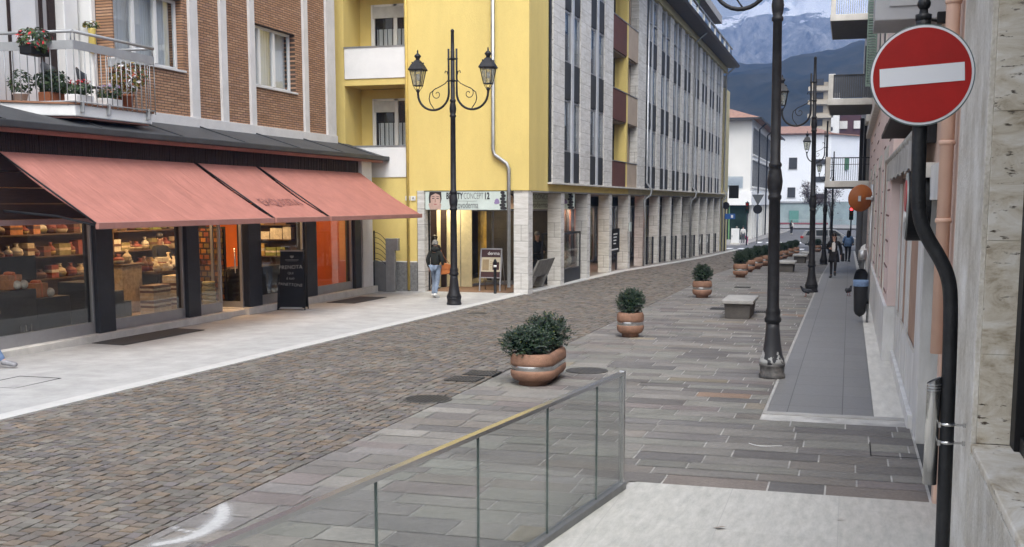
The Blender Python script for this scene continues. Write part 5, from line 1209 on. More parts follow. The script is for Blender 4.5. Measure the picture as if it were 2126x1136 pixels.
def lamp_post(lab, loc, arms, lean=0., worn=False):
    t = thing('street_lamp', lab, 'street lamp', loc, 0, 'cast iron street lamps'); t.rotation_euler = (0, lean, 0)
    b = MB(); b.lathe([(.20,-.02),(.20,.05),(.185,.07),(.185,.15),(.195,.17),(.20,.20)], (0,0,0), 24); b.build('plinth', M_iron_worn if worn else M_blackiron, t, world=False)
    b = MB(); b.lathe([(.20,.20),(.19,.25),(.155,.33),(.125,.50),(.105,.70),(.10,.78)], (0,0,0), 24); b.build('bell_base', M_bellworn if worn else M_blackiron, t, world=False)
    pr = [(.10,.78),(.125,.80),(.13,.84),(.105,.88),(.115,.93),(.10,.98),(.092,1.0),(.083,2.50),(.10,2.52),(.10,2.56),(.085,2.58),(.105,2.66),(.115,2.76),(.095,2.90),(.082,2.95),(.098,2.97),(.098,3.0),(.076,3.03),
          (.066,4.92),(.085,4.94),(.085,4.98),(.068,5.0),(.083,5.06),(.092,5.14),(.072,5.28),(.064,5.32),(.08,5.34),(.08,5.37),(.056,5.40),(.052,6.62),(.045,6.63),(.042,7.10),(.048,7.11),(.048,7.15),(.01,7.18)]
    b = MB(); b.lathe(pr, (0,0,0), 20); b.build('post', M_blackiron, t, world=False)
    for sx in arms:
        b = MB(); pts = [(sx*.11,0,6.68),(sx*.11,0,6.2),(sx*.11,0,5.72)]+[(sx*(.54-.43*math.cos(R(q))), 0, 5.55-.43*math.sin(R(q))) for q in range(0, 181, 12)]+[(sx*.97,0,5.62)]
        b.tube(pts, [.026]*3+[.030]*(len(pts)-3), 10)
        for z in (5.86, 6.42): b.tube([(0,0,z),(sx*.14,0,z)], .02, 8); b.lathe([(.05,-.03),(.066,-.02),(.066,.02),(.05,.03)], (0,0,z), 14); b.ball((sx*.11,0,z), .036, 8, 6)
        b.build('arm', M_blackiron, t, world=False)
        b = MB(); sp = [(.13,6.02),(.15,6.10),(.20,6.12),(.215,6.06)][::-1]+[(.115,5.98),(.13,5.88),(.22,5.79),(.36,5.72),(.50,5.66),(.63,5.56),(.66,5.42),(.63,5.30),(.56,5.20),(.52,5.15)]
        b.tube([(sx*x,0,z) for x, z in sp], .013, 6)
        cl = [(.47,5.68)]; 
        for i in range(16):
            a = R(80-28*i); rr = .155-.0085*i; cl.append((.44+.0*i+rr*math.cos(a)*.95, 5.53+rr*math.sin(a)))
        b.tube([(sx*x,0,z) for x, z in cl], .011, 6); b.build('scroll', M_blackiron, t, world=False)
        lantern_parts(t, sx)
    return t
lamp_post('double lantern street lamp standing before the yellow wall', (-10.06, 28.5, g(28.5)+.03), (-1, 1))
LA = lamp_post('nearest cast iron street lamp with a peeling white base, lanterns above the frame', (-1.06, 17.7, g(17.7)+.01), (-1,), R(-.75), True); LA.scale = (1,1,1.085)
lamp_post('single lantern street lamp, second along the right side, beside the pigeon', (-1.06, 36.45, g(36.45)+.01), (-1,), R(-.9))
lamp_post('single lantern street lamp, third along the right side, behind the black coat walker', (-1.18, 59.6, g(59.6)+.01), (-1,), R(-.3))
lamp_post('farthest single lantern street lamp near the parked silver car', (-1.2, 84., g(84.)+.01), (-1,), 0)

# ------------------------------------------------------------------ planters
M_conc = mat('terracotta_concrete', (.235,.128,.083), .75, 0, .3, 4, .4, 120, fine=.6, detail=9)
M_soil = mat('soil', (.03,.022,.016), 1., 0, .3, 20, .5, 40)
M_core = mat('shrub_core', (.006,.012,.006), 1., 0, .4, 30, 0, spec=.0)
M_leafs = [mat('holly_dark', (.012,.030,.014), .35, 0, .3, 40, spec=.5), mat('holly_mid', (.026,.052,.022), .38, 0, .3, 40, spec=.5), mat('holly_blue', (.030,.048,.034), .35, 0, .3, 40, spec=.5), mat('holly_yellow', (.16,.17,.03), .5, 0, .3, 30), M_core]
PROF = [(.16,.0),(.17,.0),(.17,.07),(.20,.075),(.245,.10),(.27,.15),(.275,.20),(.272,.235),(.262,.245)]
PROF2 = [(.262,.315),(.272,.325),(.275,.37),(.27,.44),(.255,.485),(.235,.50),(.21,.50),(.20,.46),(.19,.44)]
BANDP = [(.262,.243),(.264,.25),(.264,.31),(.262,.317)]
def stadium(b, prof, ly, n=28, mi=0):
    v = []
    for r, z in prof:
        for k in range(n):
            a = 2*PI*k/n; v.append((r*math.cos(a), r*math.sin(a)+(ly if math.sin(a) >= 0 else -ly), z))
    b.add(v, [(i*n+k, i*n+(k+1)%n, (i+1)*n+(k+1)%n, (i+1)*n+k) for i in range(len(prof)-1) for k in range(n)], mi, True)
def bush(b, c, r, n, size, seed):
    q = random.Random(seed)
    shoots = []
    for i in range(int(n/9)):
        d = Vector((q.gauss(0,1), q.gauss(0,1), q.gauss(0,1)+.35)).normalized(); rr = q.uniform(.55, 1.08)
        if q.random() < .08: rr *= 1.14
        shoots.append((Vector(c)+Vector((d.x*r[0]*rr, d.y*r[1]*rr, d.z*r[2]*rr)), d, rr))
    for p, d, rr in shoots:
        ax = (d+Vector((q.uniform(-.4,.4), q.uniform(-.4,.4), q.uniform(.1,.8)))).normalized()
        u0 = ax.orthogonal().normalized(); w0 = ax.cross(u0)
        for k in range(9):
            a = k*2.4+q.uniform(-.3,.3); t = k/9
            out = (u0*math.cos(a)+w0*math.sin(a)); ld = (out*(1-.45*t)+ax*(.35+.7*t)).normalized(); base = p+ax*(t-.5)*size*2.2
            s = size*q.uniform(.75, 1.25)*(1-.25*t); side = ld.cross(ax).normalized()*s*.36; up = side.cross(ld).normalized()
            mi = q.choices((0,1,2,3), (5,4,3,.25))[0]
            tip = base+ld*s*1.5; m1 = base+ld*s*.75
            b.add([base, m1-side+up*s*.12, tip, m1+side+up*s*.12, m1], [(0,4,1),(0,3,4),(1,4,2),(4,3,2)], mi)
def core(b, c, r):
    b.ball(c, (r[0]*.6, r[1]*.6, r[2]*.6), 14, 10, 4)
def planter_parts(t, ly, bushes):
    b = MB(); stadium(b, PROF, ly); b.build('lower_bowl', M_conc, t, world=False)
    b = MB(); stadium(b, PROF2, ly); b.build('upper_bowl', M_conc, t, world=False)
    b = MB(); stadium(b, BANDP, ly); b.build('steel_band', M_steel, t, world=False)
    b = MB(); n = 28; b.add([(.2*math.cos(2*PI*k/n), .2*math.sin(2*PI*k/n)+(ly if math.sin(2*PI*k/n) >= 0 else -ly), .455) for k in range(n)], [tuple(range(n))]); b.build('soil', M_soil, t, world=False)
    b = MB(); sd = 50
    for c, r, nn, sz in bushes: core(b, c, r); bush(b, c, r, int(nn*1.7), sz, sd); sd += 7
    b.build('shrub', M_leafs, t, world=False, normals=False)
t = thing('planter', 'oval terracotta planter with two shrubs, nearest of the planter row', 'planter', (-4.42, 16.35, g(16.3)+.008), R(3), 'terracotta planters along the slate pavement')
t.scale = (1.24,1.14,.95); planter_parts(t, .34, [((-.10,-.32,.65),(.29,.30,.25),3000,.026), ((.04,.28,.70),(.28,.30,.32),3300,.026)])
t2 = thing('planter', 'round terracotta planter, second from the near end of the row', 'planter', (-4.19, 22.6, g(22.6)+.008), 0, 'terracotta planters along the slate pavement')
planter_parts(t2, 0., [((0,0,.70),(.265,.265,.27),3000,.030)])
pls = [(-4.05,33.2,'third'),(-3.88,43.5,'fourth'),(-3.95,47.8,'fifth'),(-3.90,51.5,'sixth'),(-3.86,56.,'seventh'),(-3.8,60.5,'eighth'),(-3.75,65.,'ninth'),(-3.7,70.,'tenth'),(-3.6,75.,'eleventh'),(-3.5,80.5,'twelfth')]
for i, (x, y, o_) in enumerate(pls):
    d = dup(t2, (x, y, g(y)+.008), rnd.uniform(0, 6.2), 'round terracotta planter, %s from the near end of the row' % o_)
    d.scale = (1.03, 1.03, rnd.uniform(.96, 1.08))
# two more planters close the row across the street
for i, x in enumerate((-2.0, -.9)): dup(t2, (x-.2, 88., g(88.)), .4, ('left','right')[i]+' low terracotta planter in front of the silver car')
# ------------------------------------------------------------------ stone benches
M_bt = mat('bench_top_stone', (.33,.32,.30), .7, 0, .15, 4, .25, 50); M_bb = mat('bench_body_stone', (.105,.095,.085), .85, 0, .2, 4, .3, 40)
t = thing('stone_bench', 'nearest stone block bench with overhanging pale top', 'bench', (-2.46, 27.75, g(27.7)+.008), 0, 'stone benches in the middle of the street')
b = MB(); v = [(-.28,-.72,0),(.28,-.72,0),(.28,.72,0),(-.28,.72,0),(-.31,-.76,.36),(.31,-.76,.36),(.31,.76,.36),(-.31,.76,.36)]
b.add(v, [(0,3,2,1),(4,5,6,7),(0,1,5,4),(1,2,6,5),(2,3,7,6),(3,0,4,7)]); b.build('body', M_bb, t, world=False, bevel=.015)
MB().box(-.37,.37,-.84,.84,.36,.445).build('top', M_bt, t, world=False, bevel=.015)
for x, y, s in ((-2.47,49.3,'second'),(-2.45,62.5,'third'),(-2.3,69.5,'fourth')): dup(t, (x, y, g(y)+.008), 0, 'stone block bench, %s along the street' % s)

# ------------------------------------------------------------------ glass balustrade
t = thing('glass_balustrade', 'frameless glass balustrade with steel handrail in the foreground', 'balustrade', (-2.3, 6.5, 0))
E0, E1 = Vector((-1.945, 10.13, 0)), Vector((-2.735, 4.30, 0)); dv = (E1-E0).normalized(); nv = Vector((-dv.y, dv.x, 0))
def wallbar(A, B_, hw, z0, z1):
    b = MB(); q = nv*hw
    b.add([A-q+Vector((0,0,z0)), A+q+Vector((0,0,z0)), B_+q+Vector((0,0,z0)), B_-q+Vector((0,0,z0)), A-q+Vector((0,0,z1)), A+q+Vector((0,0,z1)), B_+q+Vector((0,0,z1)), B_-q+Vector((0,0,z1))], [(0,1,2,3),(4,5,6,7),(0,1,5,4),(1,2,6,5),(2,3,7,6),(3,0,4,7)]); return b
Lb = (E1-E0).length; cuts = [0.03, .68, 1.80, 3.03, 4.36, Lb]
for a, c in zip(cuts, cuts[1:]): wallbar(E0+dv*(a+.0035), E0+dv*(c-.0035), .008, -.02, 1.045).build('glass_panel', M_glrail, t)
M_edge = mat('glass_joint', (.10,.13,.12), .3, 0, .1, 5)
for c in cuts[1:-1]: wallbar(E0+dv*(c-.003), E0+dv*(c+.003), .009, -.02, 1.044).build('glass_joint', M_edge, t)
b = wallbar(E0, E1, .026, 1.052, 1.062)
for s in (-1, 1):
    c = wallbar(E0+nv*s*.022, E1+nv*s*.022, .004, 1.032, 1.052); b.add(c.v, c.f)
b.build('handrail', M_steel, t)
wallbar(E0-dv*.02, E0+dv*.02, .026, -.05, 1.07).build('end_post', M_steel, t, bevel=.004)
b = wallbar(E0-dv*.03, E1, .042, -.06, .022); b.build('base_shoe', mat('shoe_channel', (.20,.205,.21), .45, .5, .1, 5), t, bevel=.006)

# ------------------------------------------------------------------ no entry sign on its cranked pole
t = thing('no_entry_sign', 'round red no entry sign on a cranked black pole at the right', 'sign', (.58, 6.5, 0))
M_pole = mat('black_pole_paint', (.014,.015,.017), .48, 0, .35, 9, .25, 45, spec=.35, detail=7)
pp = [(.565,6.5,-.1),(.557,6.5,.7),(.548,6.5,1.75),(.540,6.5,2.08),(.522,6.5,2.20),(.475,6.5,2.30),(.405,6.5,2.41),(.365,6.5,2.50),(.348,6.5,2.62),(.342,6.5,2.9),(.336,6.5,3.56)]
def smooth(pts, it=2):
    pts = [Vector(p) for p in pts]
    for _ in range(it):
        q = [pts[0]]
        for a, c in zip(pts, pts[1:]): q += [a*.75+c*.25, a*.25+c*.75]
        q.append(pts[-1]); pts = q
    return pts
MB().tube(smooth(pp), .0385, 18).build('pole', M_pole, t)
b = MB(); b.lathe([(.040,0),(.042,.03),(.024,.035),(.02,.06)], (.336,6.5,3.55), 16); b.ball((.336,6.5,3.635), .034, 16, 12); b.build('finial', M_pole, t)
TS = Matrix.Translation((.337, 6.445, 3.262)) @ Matrix.Rotation(R(-4), 4, 'Z') @ Matrix.Scale(.905, 4)   # plate facing the viewer
def cyl_y(r, y0, y1, n=64):
    b = MB(); b.prism([(r*math.cos(2*PI*i/n), r*math.sin(2*PI*i/n)) for i in range(n)], 'y', y0, y1, 0, False); return b
M_sred = mat('traffic_red', (.30,.007,.005), .5, 0, .13, 5, .05, 30, spec=.25, detail=8); M_swht = mat('reflective_white', (.62,.64,.68), .35, 0, .03, 2)
cyl_y(.290,.0,.018).xform(TS).build('back_plate', mat('plate_grey', (.10,.13,.13), .4, .4, .05, 3), t)
cyl_y(.283,-.004,.0).xform(TS).build('white_rim', M_swht, t); cyl_y(.270,-.007,-.004).xform(TS).build('red_face', M_sred, t)
SK = Matrix(((1,0,0,0),(0,1,0,0),(.055,0,1,0),(0,0,0,1)))
MB().box(-.232,.232,-.0095,-.007,-.050,.054).xform(TS @ Matrix.Rotation(R(-3), 4, 'Y')).build('white_bar', M_swht, t)
b = MB()
for z in (3.10, 3.42): b.box(.29,.385,6.455,6.545,z-.02,z+.02)
b.build('pole_clamp', M_zinc, t)
t = thing('ash_tube', 'tubular steel ashtray clamped to the sign pole', 'ashtray', (.475, 6.5, 1.05))
b = MB(); n = 28; v = []
for k in range(n):
    a = 2*PI*k/n; v += [(.475+.037*math.cos(a), 6.5+.037*math.sin(a), 1.06), (.475+.037*math.cos(a), 6.5+.037*math.sin(a), 1.64+.02*math.cos(a))]
b.add(v, [(2*k,(2*k+2)%(2*n),(2*k+3)%(2*n),2*k+1) for k in range(n)], 0, True); b.add([v[2*k] for k in range(n)], [tuple(range(n))]); b.build('tube', M_steel, t)
b = MB(); b.add([(p[0],p[1],p[2]-.004) for p in v[1::2]], [tuple(range(n))]); b.build('tube_mouth', M_blackpaint, t)
b = MB()
for z in (1.585,1.60,1.615): b.lathe([(.0378,z-.003),(.0386,z),(.0378,z+.003)], (.475,6.5,0), 24, cap=False)
b.build('groove_ring', M_zinc, t)
b = MB()
for z in (1.30, 1.40): 
    b.lathe([(.0415,z-.008),(.0415,z+.008)], (.5515,6.5,0), 20); b.box(.505,.53,6.48,6.52,z-.02,z+.01); b.box(.59,.645,6.475,6.487,z-.006,z+.006); b.box(.63,.645,6.47,6.492,z-.012,z+.012)
b.build('hose_clamp', M_steel, t)

# ------------------------------------------------------------------ traffic mirror, bin
t = thing('traffic_mirror', 'round orange traffic mirror seen from behind on a grey wall pole', 'mirror', (.46, 27., g(27)))
MB().tube([(.47,27.,g(27)),(.47,27.,3.0)], .03, 12).build('pole', M_zinc, t)
TM = Matrix.Translation((.235, 26.86, 2.69)) @ Matrix.Rotation(R(28), 4, 'Z') @ Matrix.Rotation(R(5), 4, 'X')
b = MB(); prof = [(.001,-.07),(.10,-.066),(.11,-.055),(.16,-.05),(.17,-.04),(.22,-.03),(.23,-.018),(.285,-.0),(.305,.02),(.30,.035)]
v = []; n = 36
for r, y in prof: v += [(r*math.cos(2*PI*k/n), y, r*math.sin(2*PI*k/n)) for k in range(n)]
b.add(v, [(i*n+k, i*n+(k+1)%n, (i+1)*n+(k+1)%n, (i+1)*n+k) for i in range(len(prof)-1) for k in range(n)], 0, True); b.xform(TM).build('shell', mat('orange_plastic', (.27,.083,.02), .5, 0, .12, 5), t)
b = MB(); b.prism([(.3*math.cos(2*PI*k/n), .3*math.sin(2*PI*k/n)) for k in range(n)], 'y', .03, .036); b.xform(TM).build('mirror_glass', mat('mirror_silver', (.8,.8,.8), .03, 1., .01, 1), t)
b = MB(); b.box(.2,.46,26.84,26.90,2.66,2.71); b.box(.17,.23,26.75,26.9,2.62,2.74); b.lathe([(.05,-.05),(.05,.05)], (.47,27.,2.69), 14); b.build('bracket', M_zinc, t)
t = thing('litter_bin', 'dark hanging litter bin with a pale blue bag on the mirror pole', 'bin', (.33, 26.95, g(27)+.2))
b = MB(); b.lathe([(.005,.0),(.10,.06),(.135,.14),(.15,.55),(.16,.80),(.155,.82)], (.30,26.95,.0), 22, sx=1., sy=.9); b.build('body', mat('bin_dark_grey', (.025,.026,.028), .5, .2, .15, 5), t)
b = MB(); b.lathe([(.162,.70),(.175,.71),(.17,.80),(.176,.835),(.165,.85),(.15,.84)], (.30,26.95,0), 22, sy=.9, cap=False); b.build('bag_rim', mat('blue_bag', (.20,.30,.48), .45, 0, .2, 25, .6, 30), t)
b = MB(); v = []; 
for j in range(9):
    for k in range(13):
        a = R(-10+200*k/12); rr = .165*math.cos(R(88*j/8))**.7; v.append((.30+rr*math.cos(a)*.98, 26.95+.9*rr*math.sin(a), .84+.26*math.sin(R(90*j/8))))
b.add(v, [(13*j+k, 13*j+k+1, 13*j+14+k, 13*j+13+k) for j in range(8) for k in range(12)], 0, True); b.build('hood', M_darkmetal, t); MB().box(.42,.49,26.93,26.97,.3,.36).build('mount', M_blackpaint, t)
t = thing('cigarette_receptacle', 'small grey receptacle with paper on the wall behind the litter bin', 'ashtray', (.40, 30.2, .8))
b = MB(); b.lathe([(.10,0),(.11,.1),(.10,.24)], (.35,30.2,1.15), 16); b.build('body', M_zinc, t); b = MB(); b.prism([(.28,1.38),(.40,1.38),(.42,1.55),(.36,1.52),(.31,1.47)], 'y', 30.16, 30.24); b.build('paper', M_white, t); MB().tube([(.42,30.2,g(30)),(.42,30.2,1.4)], .02).build('pole', M_zinc, t)

# ------------------------------------------------------------------ chalk board, mats, covers
t = thing('chalk_board', 'black chalk board on the pavement by the shop door', 'sign', (-13.50, 25.95, g(26)+.03), R(14))
for s, nm in ((-1, 'front_board'), (1, 'rear_board')):
    M_ = Matrix.Translation((0, s*.19, 0)) @ Matrix.Rotation(R(s*8), 4, 'X')
    b = MB(); b.prism([(-.33,.05),(.33,.05),(.29,1.54),(.20,1.52),(.0,1.51),(-.20,1.52),(-.29,1.54)], 'y', -.012, .012); b.box(-.355,-.33,-.02,.02,0,.9); b.box(.33,.355,-.02,.02,0,.9); b.xform(M_).build(nm, M_blackpaint, t, world=False, bevel=.003)
MB().box(-.30,.30,-.06,.06,1.47,1.505).build('top_shelf', mat('chalk_ledge', (.20,.18,.17), .6), t, world=False); MB().box(-.28,.28,-.215,-.205,.03,.075).build('foot_rail', M_alu, t, world=False)
MF = Matrix.Translation((0, -.19, 0)) @ Matrix.Rotation(R(-8), 4, 'X'); M_chalk = mat('chalk', (.40,.40,.39), .95, 0, .5, 40)
for s, z, sz, rot in (('PRENOTA',1.08,.135,2),('QUI',.93,.085,0),('il tuo',.80,.10,4),('PANETTONE',.64,.108,-4)):
    o = text('chalk_writing', s, sz, MF @ Matrix.Translation((-.03,-.016,z)) @ Matrix.Rotation(R(90),4,'X') @ Matrix.Rotation(R(rot),4,'Z'), M_chalk, None, bold=-.002); o.parent = t
b = MB(); n = 20; b.prism([(.05*math.cos(2*PI*k/n), 1.37+.06*math.sin(2*PI*k/n)) for k in range(n)], 'y', -.016, -.013); b.box(-.17,.17,-.016,-.013,1.26,1.275); b.box(-.14,.14,-.016,-.013,1.235,1.24); b.xform(MF).build('board_emblem', mat('emblem_grey', (.16,.16,.16), .8), t, world=False)
M_matdark = mat('door_mat', (.05,.048,.047), .95, 0, .25, 30, .5, 120)
def matsheet(pts, lab, dz=.036):
    b = MB(); b.prism([(x,y) for x, y in pts], 'z', 0, .008); b.v = [(x,y,g(y)+dz+z) for x,y,z in b.v]; tag(b.build('door_mat', M_matdark), lab, 'mat')
matsheet([(-13.72,18.2),(-12.95,18.1),(-12.95,20.9),(-13.72,21.)], 'dark grey rubber mat on the pavement before the second shop window')
matsheet([(-13.55,28.0),(-12.72,28.),(-12.72,30.2),(-13.55,30.2)], 'dark grey mat on the pavement under the right end of the awnings')
M_iron = mat('cast_iron', (.085,.08,.075), .6, .4, .25, 10, .3, 60); M_hole = mat('cover_hole', (.012,.012,.012), .9)
M_tread = bricks('iron_tread', [(.07,.066,.062),(.10,.095,.09)], (.008,.008,.008), .055, .055, .014, 'xy', 0., .6, 1.)
M_treadp = bricks('iron_tread_plain', [(.05,.048,.046),(.07,.066,.062)], (.03,.03,.03), .09, .09, .006, 'xy', 0., .6, .6)
def manhole(x, y, r, lab, grid=True):
    t = thing('manhole_cover', lab, 'manhole cover', (x, y, g(y)+.010)); z = g(y)+.014
    MB().lathe([(r,0),(r,.006)], (x,y,z), 40).build('rim', M_iron, t)
    MB().lathe([(r-.035,.0),(r-.035,.0085)], (x,y,z), 40).build('tread', M_tread if grid else M_treadp, t)
manhole(-5.42, 14.25, .33, 'round chequered manhole cover in the cobbles near the planter'); manhole(-3.95, 17.55, .34, 'round manhole cover in the slate behind the nearest planter', False); manhole(-8.75, 26.5, .26, 'small round iron cover by the white kerb', False)
def grate(x, y, w_, l_, lab):
    t = thing('drain_grate', lab, 'drain grate', (x, y, g(y)+.012)); z = g(y)+.022
    MB().box(x-w_/2, x+w_/2, y-l_/2, y+l_/2, z-.02, z).build('frame', M_hole, t)
    b = MB(); k = 0
    while -w_/2+.05*k < w_/2-.02: b.box(x-w_/2+.05*k, x-w_/2+.05*k+.024, y-l_/2, y+l_/2, z, z+.006); k += 1
    for yy in (y-l_/2, y, y+l_/2-.02): b.box(x-w_/2, x+w_/2, yy, yy+.02, z+.0062, z+.008)
    b.build('bars', M_iron, t)
grate(-5.52, 16.1, .50, .46, 'nearer of two square drain grates in the cobbles'); grate(-5.45, 16.75, .50, .46, 'farther of two square drain grates in the cobbles')
grate(-3.1, 29.6, .55, .45, 'dark drain grate in the slate left of the nearest bench'); grate(-3.3, 37.9, .5, .4, 'dark drain grate in the slate by the third planter'); grate(-2.1, 29.0, .4, .35, 'dark drain grate in the slate right of the nearest bench')
b = MB(); z = g(13.8)+.0335; x0, x1, y0, y1 = -12.1, -11.35, 13.3, 14.3
for q in ((x0,x1,y0,y0+.015),(x0,x1,y1-.015,y1),(x0,x0+.015,y0,y1),(x1-.015,x1,y0,y1)): b.box(*q, z-.005, z)
tag(b.build('inspection_cover', M_hole), 'rectangular inspection cover outline in the pale pavement at the left', 'cover')
# white powder spilled on the slate: a thin film, thick along a smear and thinning outward
def spill():
    path = smooth([(-5.30,8.66,0),(-5.10,8.45,0),(-4.95,8.14,0),(-4.89,7.84,0),(-4.90,7.55,0),(-5.05,7.36,0)], 2); path2 = smooth([(-5.22,7.82,0),(-5.05,7.74,0),(-4.93,7.76,0)], 1)
    nx, ny, x0, x1, y0, y1 = 90, 140, -5.235, -4.25, 7.0, 9.3; v = []; al = []
    for j in range(ny+1):
        for i in range(nx+1):
            x = x0+(x1-x0)*i/nx; y = y0+(y1-y0)*j/ny; v.append((x, y, g(y)+.0125))
            d = min((Vector((x,y,0))-p).length for p in path); d2 = min((Vector((x,y,0))-p).length for p in path2)
            t = (y-7.35)/1.3; wd = .045+.03*max(0, math.sin(PI*min(1,max(0,t))))
            q = max(math.exp(-(d/wd)**2), .8*math.exp(-(d2/.035)**2))+.30*math.exp(-(d/.26)**2)
            e = min(1., (x-x0)/.05, (x1-x)/.2, (y-y0)/.2, (y1-y)/.2); al.append(max(0., min(1., q))*max(0., e))
    b = MB(); b.add(v, [(j*(nx+1)+i, j*(nx+1)+i+1, (j+1)*(nx+1)+i+1, (j+1)*(nx+1)+i) for j in range(ny) for i in range(nx)])
    m = bpy.data.materials.new('white_powder'); m.use_nodes = True; nt = m.node_tree; N = nt.nodes; L = nt.links
    bs = N['Principled BSDF']; bs.inputs['Base Color'].default_value = (.46,.46,.455,1); bs.inputs['Roughness'].default_value = .95
    at = N.new('ShaderNodeAttribute'); at.attribute_name = 'cover'; tc = N.new('ShaderNodeTexCoord'); n = N.new('ShaderNodeTexNoise'); n.inputs['Scale'].default_value = 17; n.inputs['Detail'].default_value = 8; n.inputs['Roughness'].default_value = .75; L.new(tc.outputs['Object'], n.inputs['Vector'])
    a1 = N.new('ShaderNodeMath'); a1.operation = 'ADD'; L.new(at.outputs['Fac'], a1.inputs[0]); L.new(n.outputs['Fac'], a1.inputs[1])
    mr = N.new('ShaderNodeMapRange'); mr.inputs['From Min'].default_value = .70; mr.inputs['From Max'].default_value = 1.75; L.new(a1.outputs[0], mr.inputs['Value'])
    ml = N.new('ShaderNodeMath'); ml.operation = 'MULTIPLY'; ml.use_clamp = True; L.new(mr.outputs[0], ml.inputs[0])
    st = N.new('ShaderNodeMapRange'); st.inputs['From Max'].default_value = .12; L.new(at.outputs['Fac'], st.inputs['Value']); L.new(st.outputs[0], ml.inputs[1]); L.new(ml.outputs[0], bs.inputs['Alpha'])
    o = b.build('powder_spill', m, normals=False); a = o.data.attributes.new('cover', 'FLOAT', 'POINT'); a.data.foreach_set('value', al)
    return tag(o, 'splash of white powder on the slate at the bottom left', 'spill')
spill()
# litter leaves
M_dleaf = mat('dead_leaf', (.16,.09,.045), .8, 0, .3, 20)
for x, y, s, lab in ((-.92,9.05,.06,'curled brown leaf on the pale terrace near the balustrade end'),(.02,9.6,.04,'small brown leaf on the pale terrace by the wall')):
    b = MB(); z = g(y)+.02; b.add([(x-s,y,z),(x-.2*s,y-.5*s,z+.012),(x+s,y+.1*s,z+.02),(x+.1*s,y+.5*s,z+.006)], [(0,1,2,3)]); tag(b.build('dead_leaf', M_dleaf), lab, 'leaf')
b = MB().tube(smooth([(-.98,12.55,g(12)+.013),(-.88,12.42,g(12)+.016),(-.76,12.44,g(12)+.014),(-.62,12.52,g(12)+.013)]), .004, 6); tag(b.build('straw', M_white), 'thin white straw lying on the slate', 'litter')
b = MB().box(.30,.80,12.3,12.312,g(12)+.0095,g(12)+.0115); b.box(.30,.312,12.3,13.0,g(12)+.0095,g(12)+.0115); tag(b.build('slab_cover', M_hole), 'dark edged inspection slab in the slate beside the wall', 'cover')
# ------------------------------------------------------------------ people
M_sk = mat('skin', (.45,.27,.20), .5, 0, .1, 8)
def cloth(n, c, v=.18): return mat('cloth_'+n, c, .9, 0, v, 9, .25, 60)
C_black = cloth('black', (.012,.012,.014)); C_jeans = cloth('jeans', (.12,.18,.30), .25); C_white = cloth('white', (.62,.60,.58)); C_olive = cloth('olive_black', (.018,.019,.015)); C_blue = cloth('blue', (.10,.17,.30)); C_grey = cloth('grey', (.10,.10,.11)); C_pinkp = cloth('magenta', (.40,.03,.13)); C_tights = cloth('tights', (.02,.018,.02)); C_lblue = cloth('pale_jeans', (.19,.24,.32), .3)
H_dark = mat('hair_dark', (.012,.009,.008), .5, 0, .3, 25); H_grey = mat('hair_grey', (.20,.19,.17), .7, 0, .3, 25); M_lip = mat('lips', (.30,.09,.08), .5); M_shoew = mat('white_shoe', (.62,.62,.60), .5); M_shoek = mat('black_shoe', (.012,.012,.012), .4)
def skinned(name, pts, edges, m, parent, root=0, sub=2):
    """one continuous limb-and-trunk surface: a skeleton of points with radii grown into skin"""
    me = bpy.data.meshes.new(name); me.from_pydata([p[0] for p in pts], edges, []); me.materials.append(m)
    o = bpy.data.objects.new(name, me); COL.objects.link(o); o.parent = parent
    md = o.modifiers.new('skin', 'SKIN'); md.use_smooth_shade = True; md.branch_smoothing = .6
    if not me.skin_vertices: return o
    for i, p in enumerate(pts):
        r = p[1]; r = r if isinstance(r, tuple) else (r, r); sv = me.skin_vertices[0].data[i]; sv.radius = r; sv.use_root = (i == root)
    s = o.modifiers.new('smooth', 'SUBSURF'); s.levels = sub; s.render_levels = sub
    return o
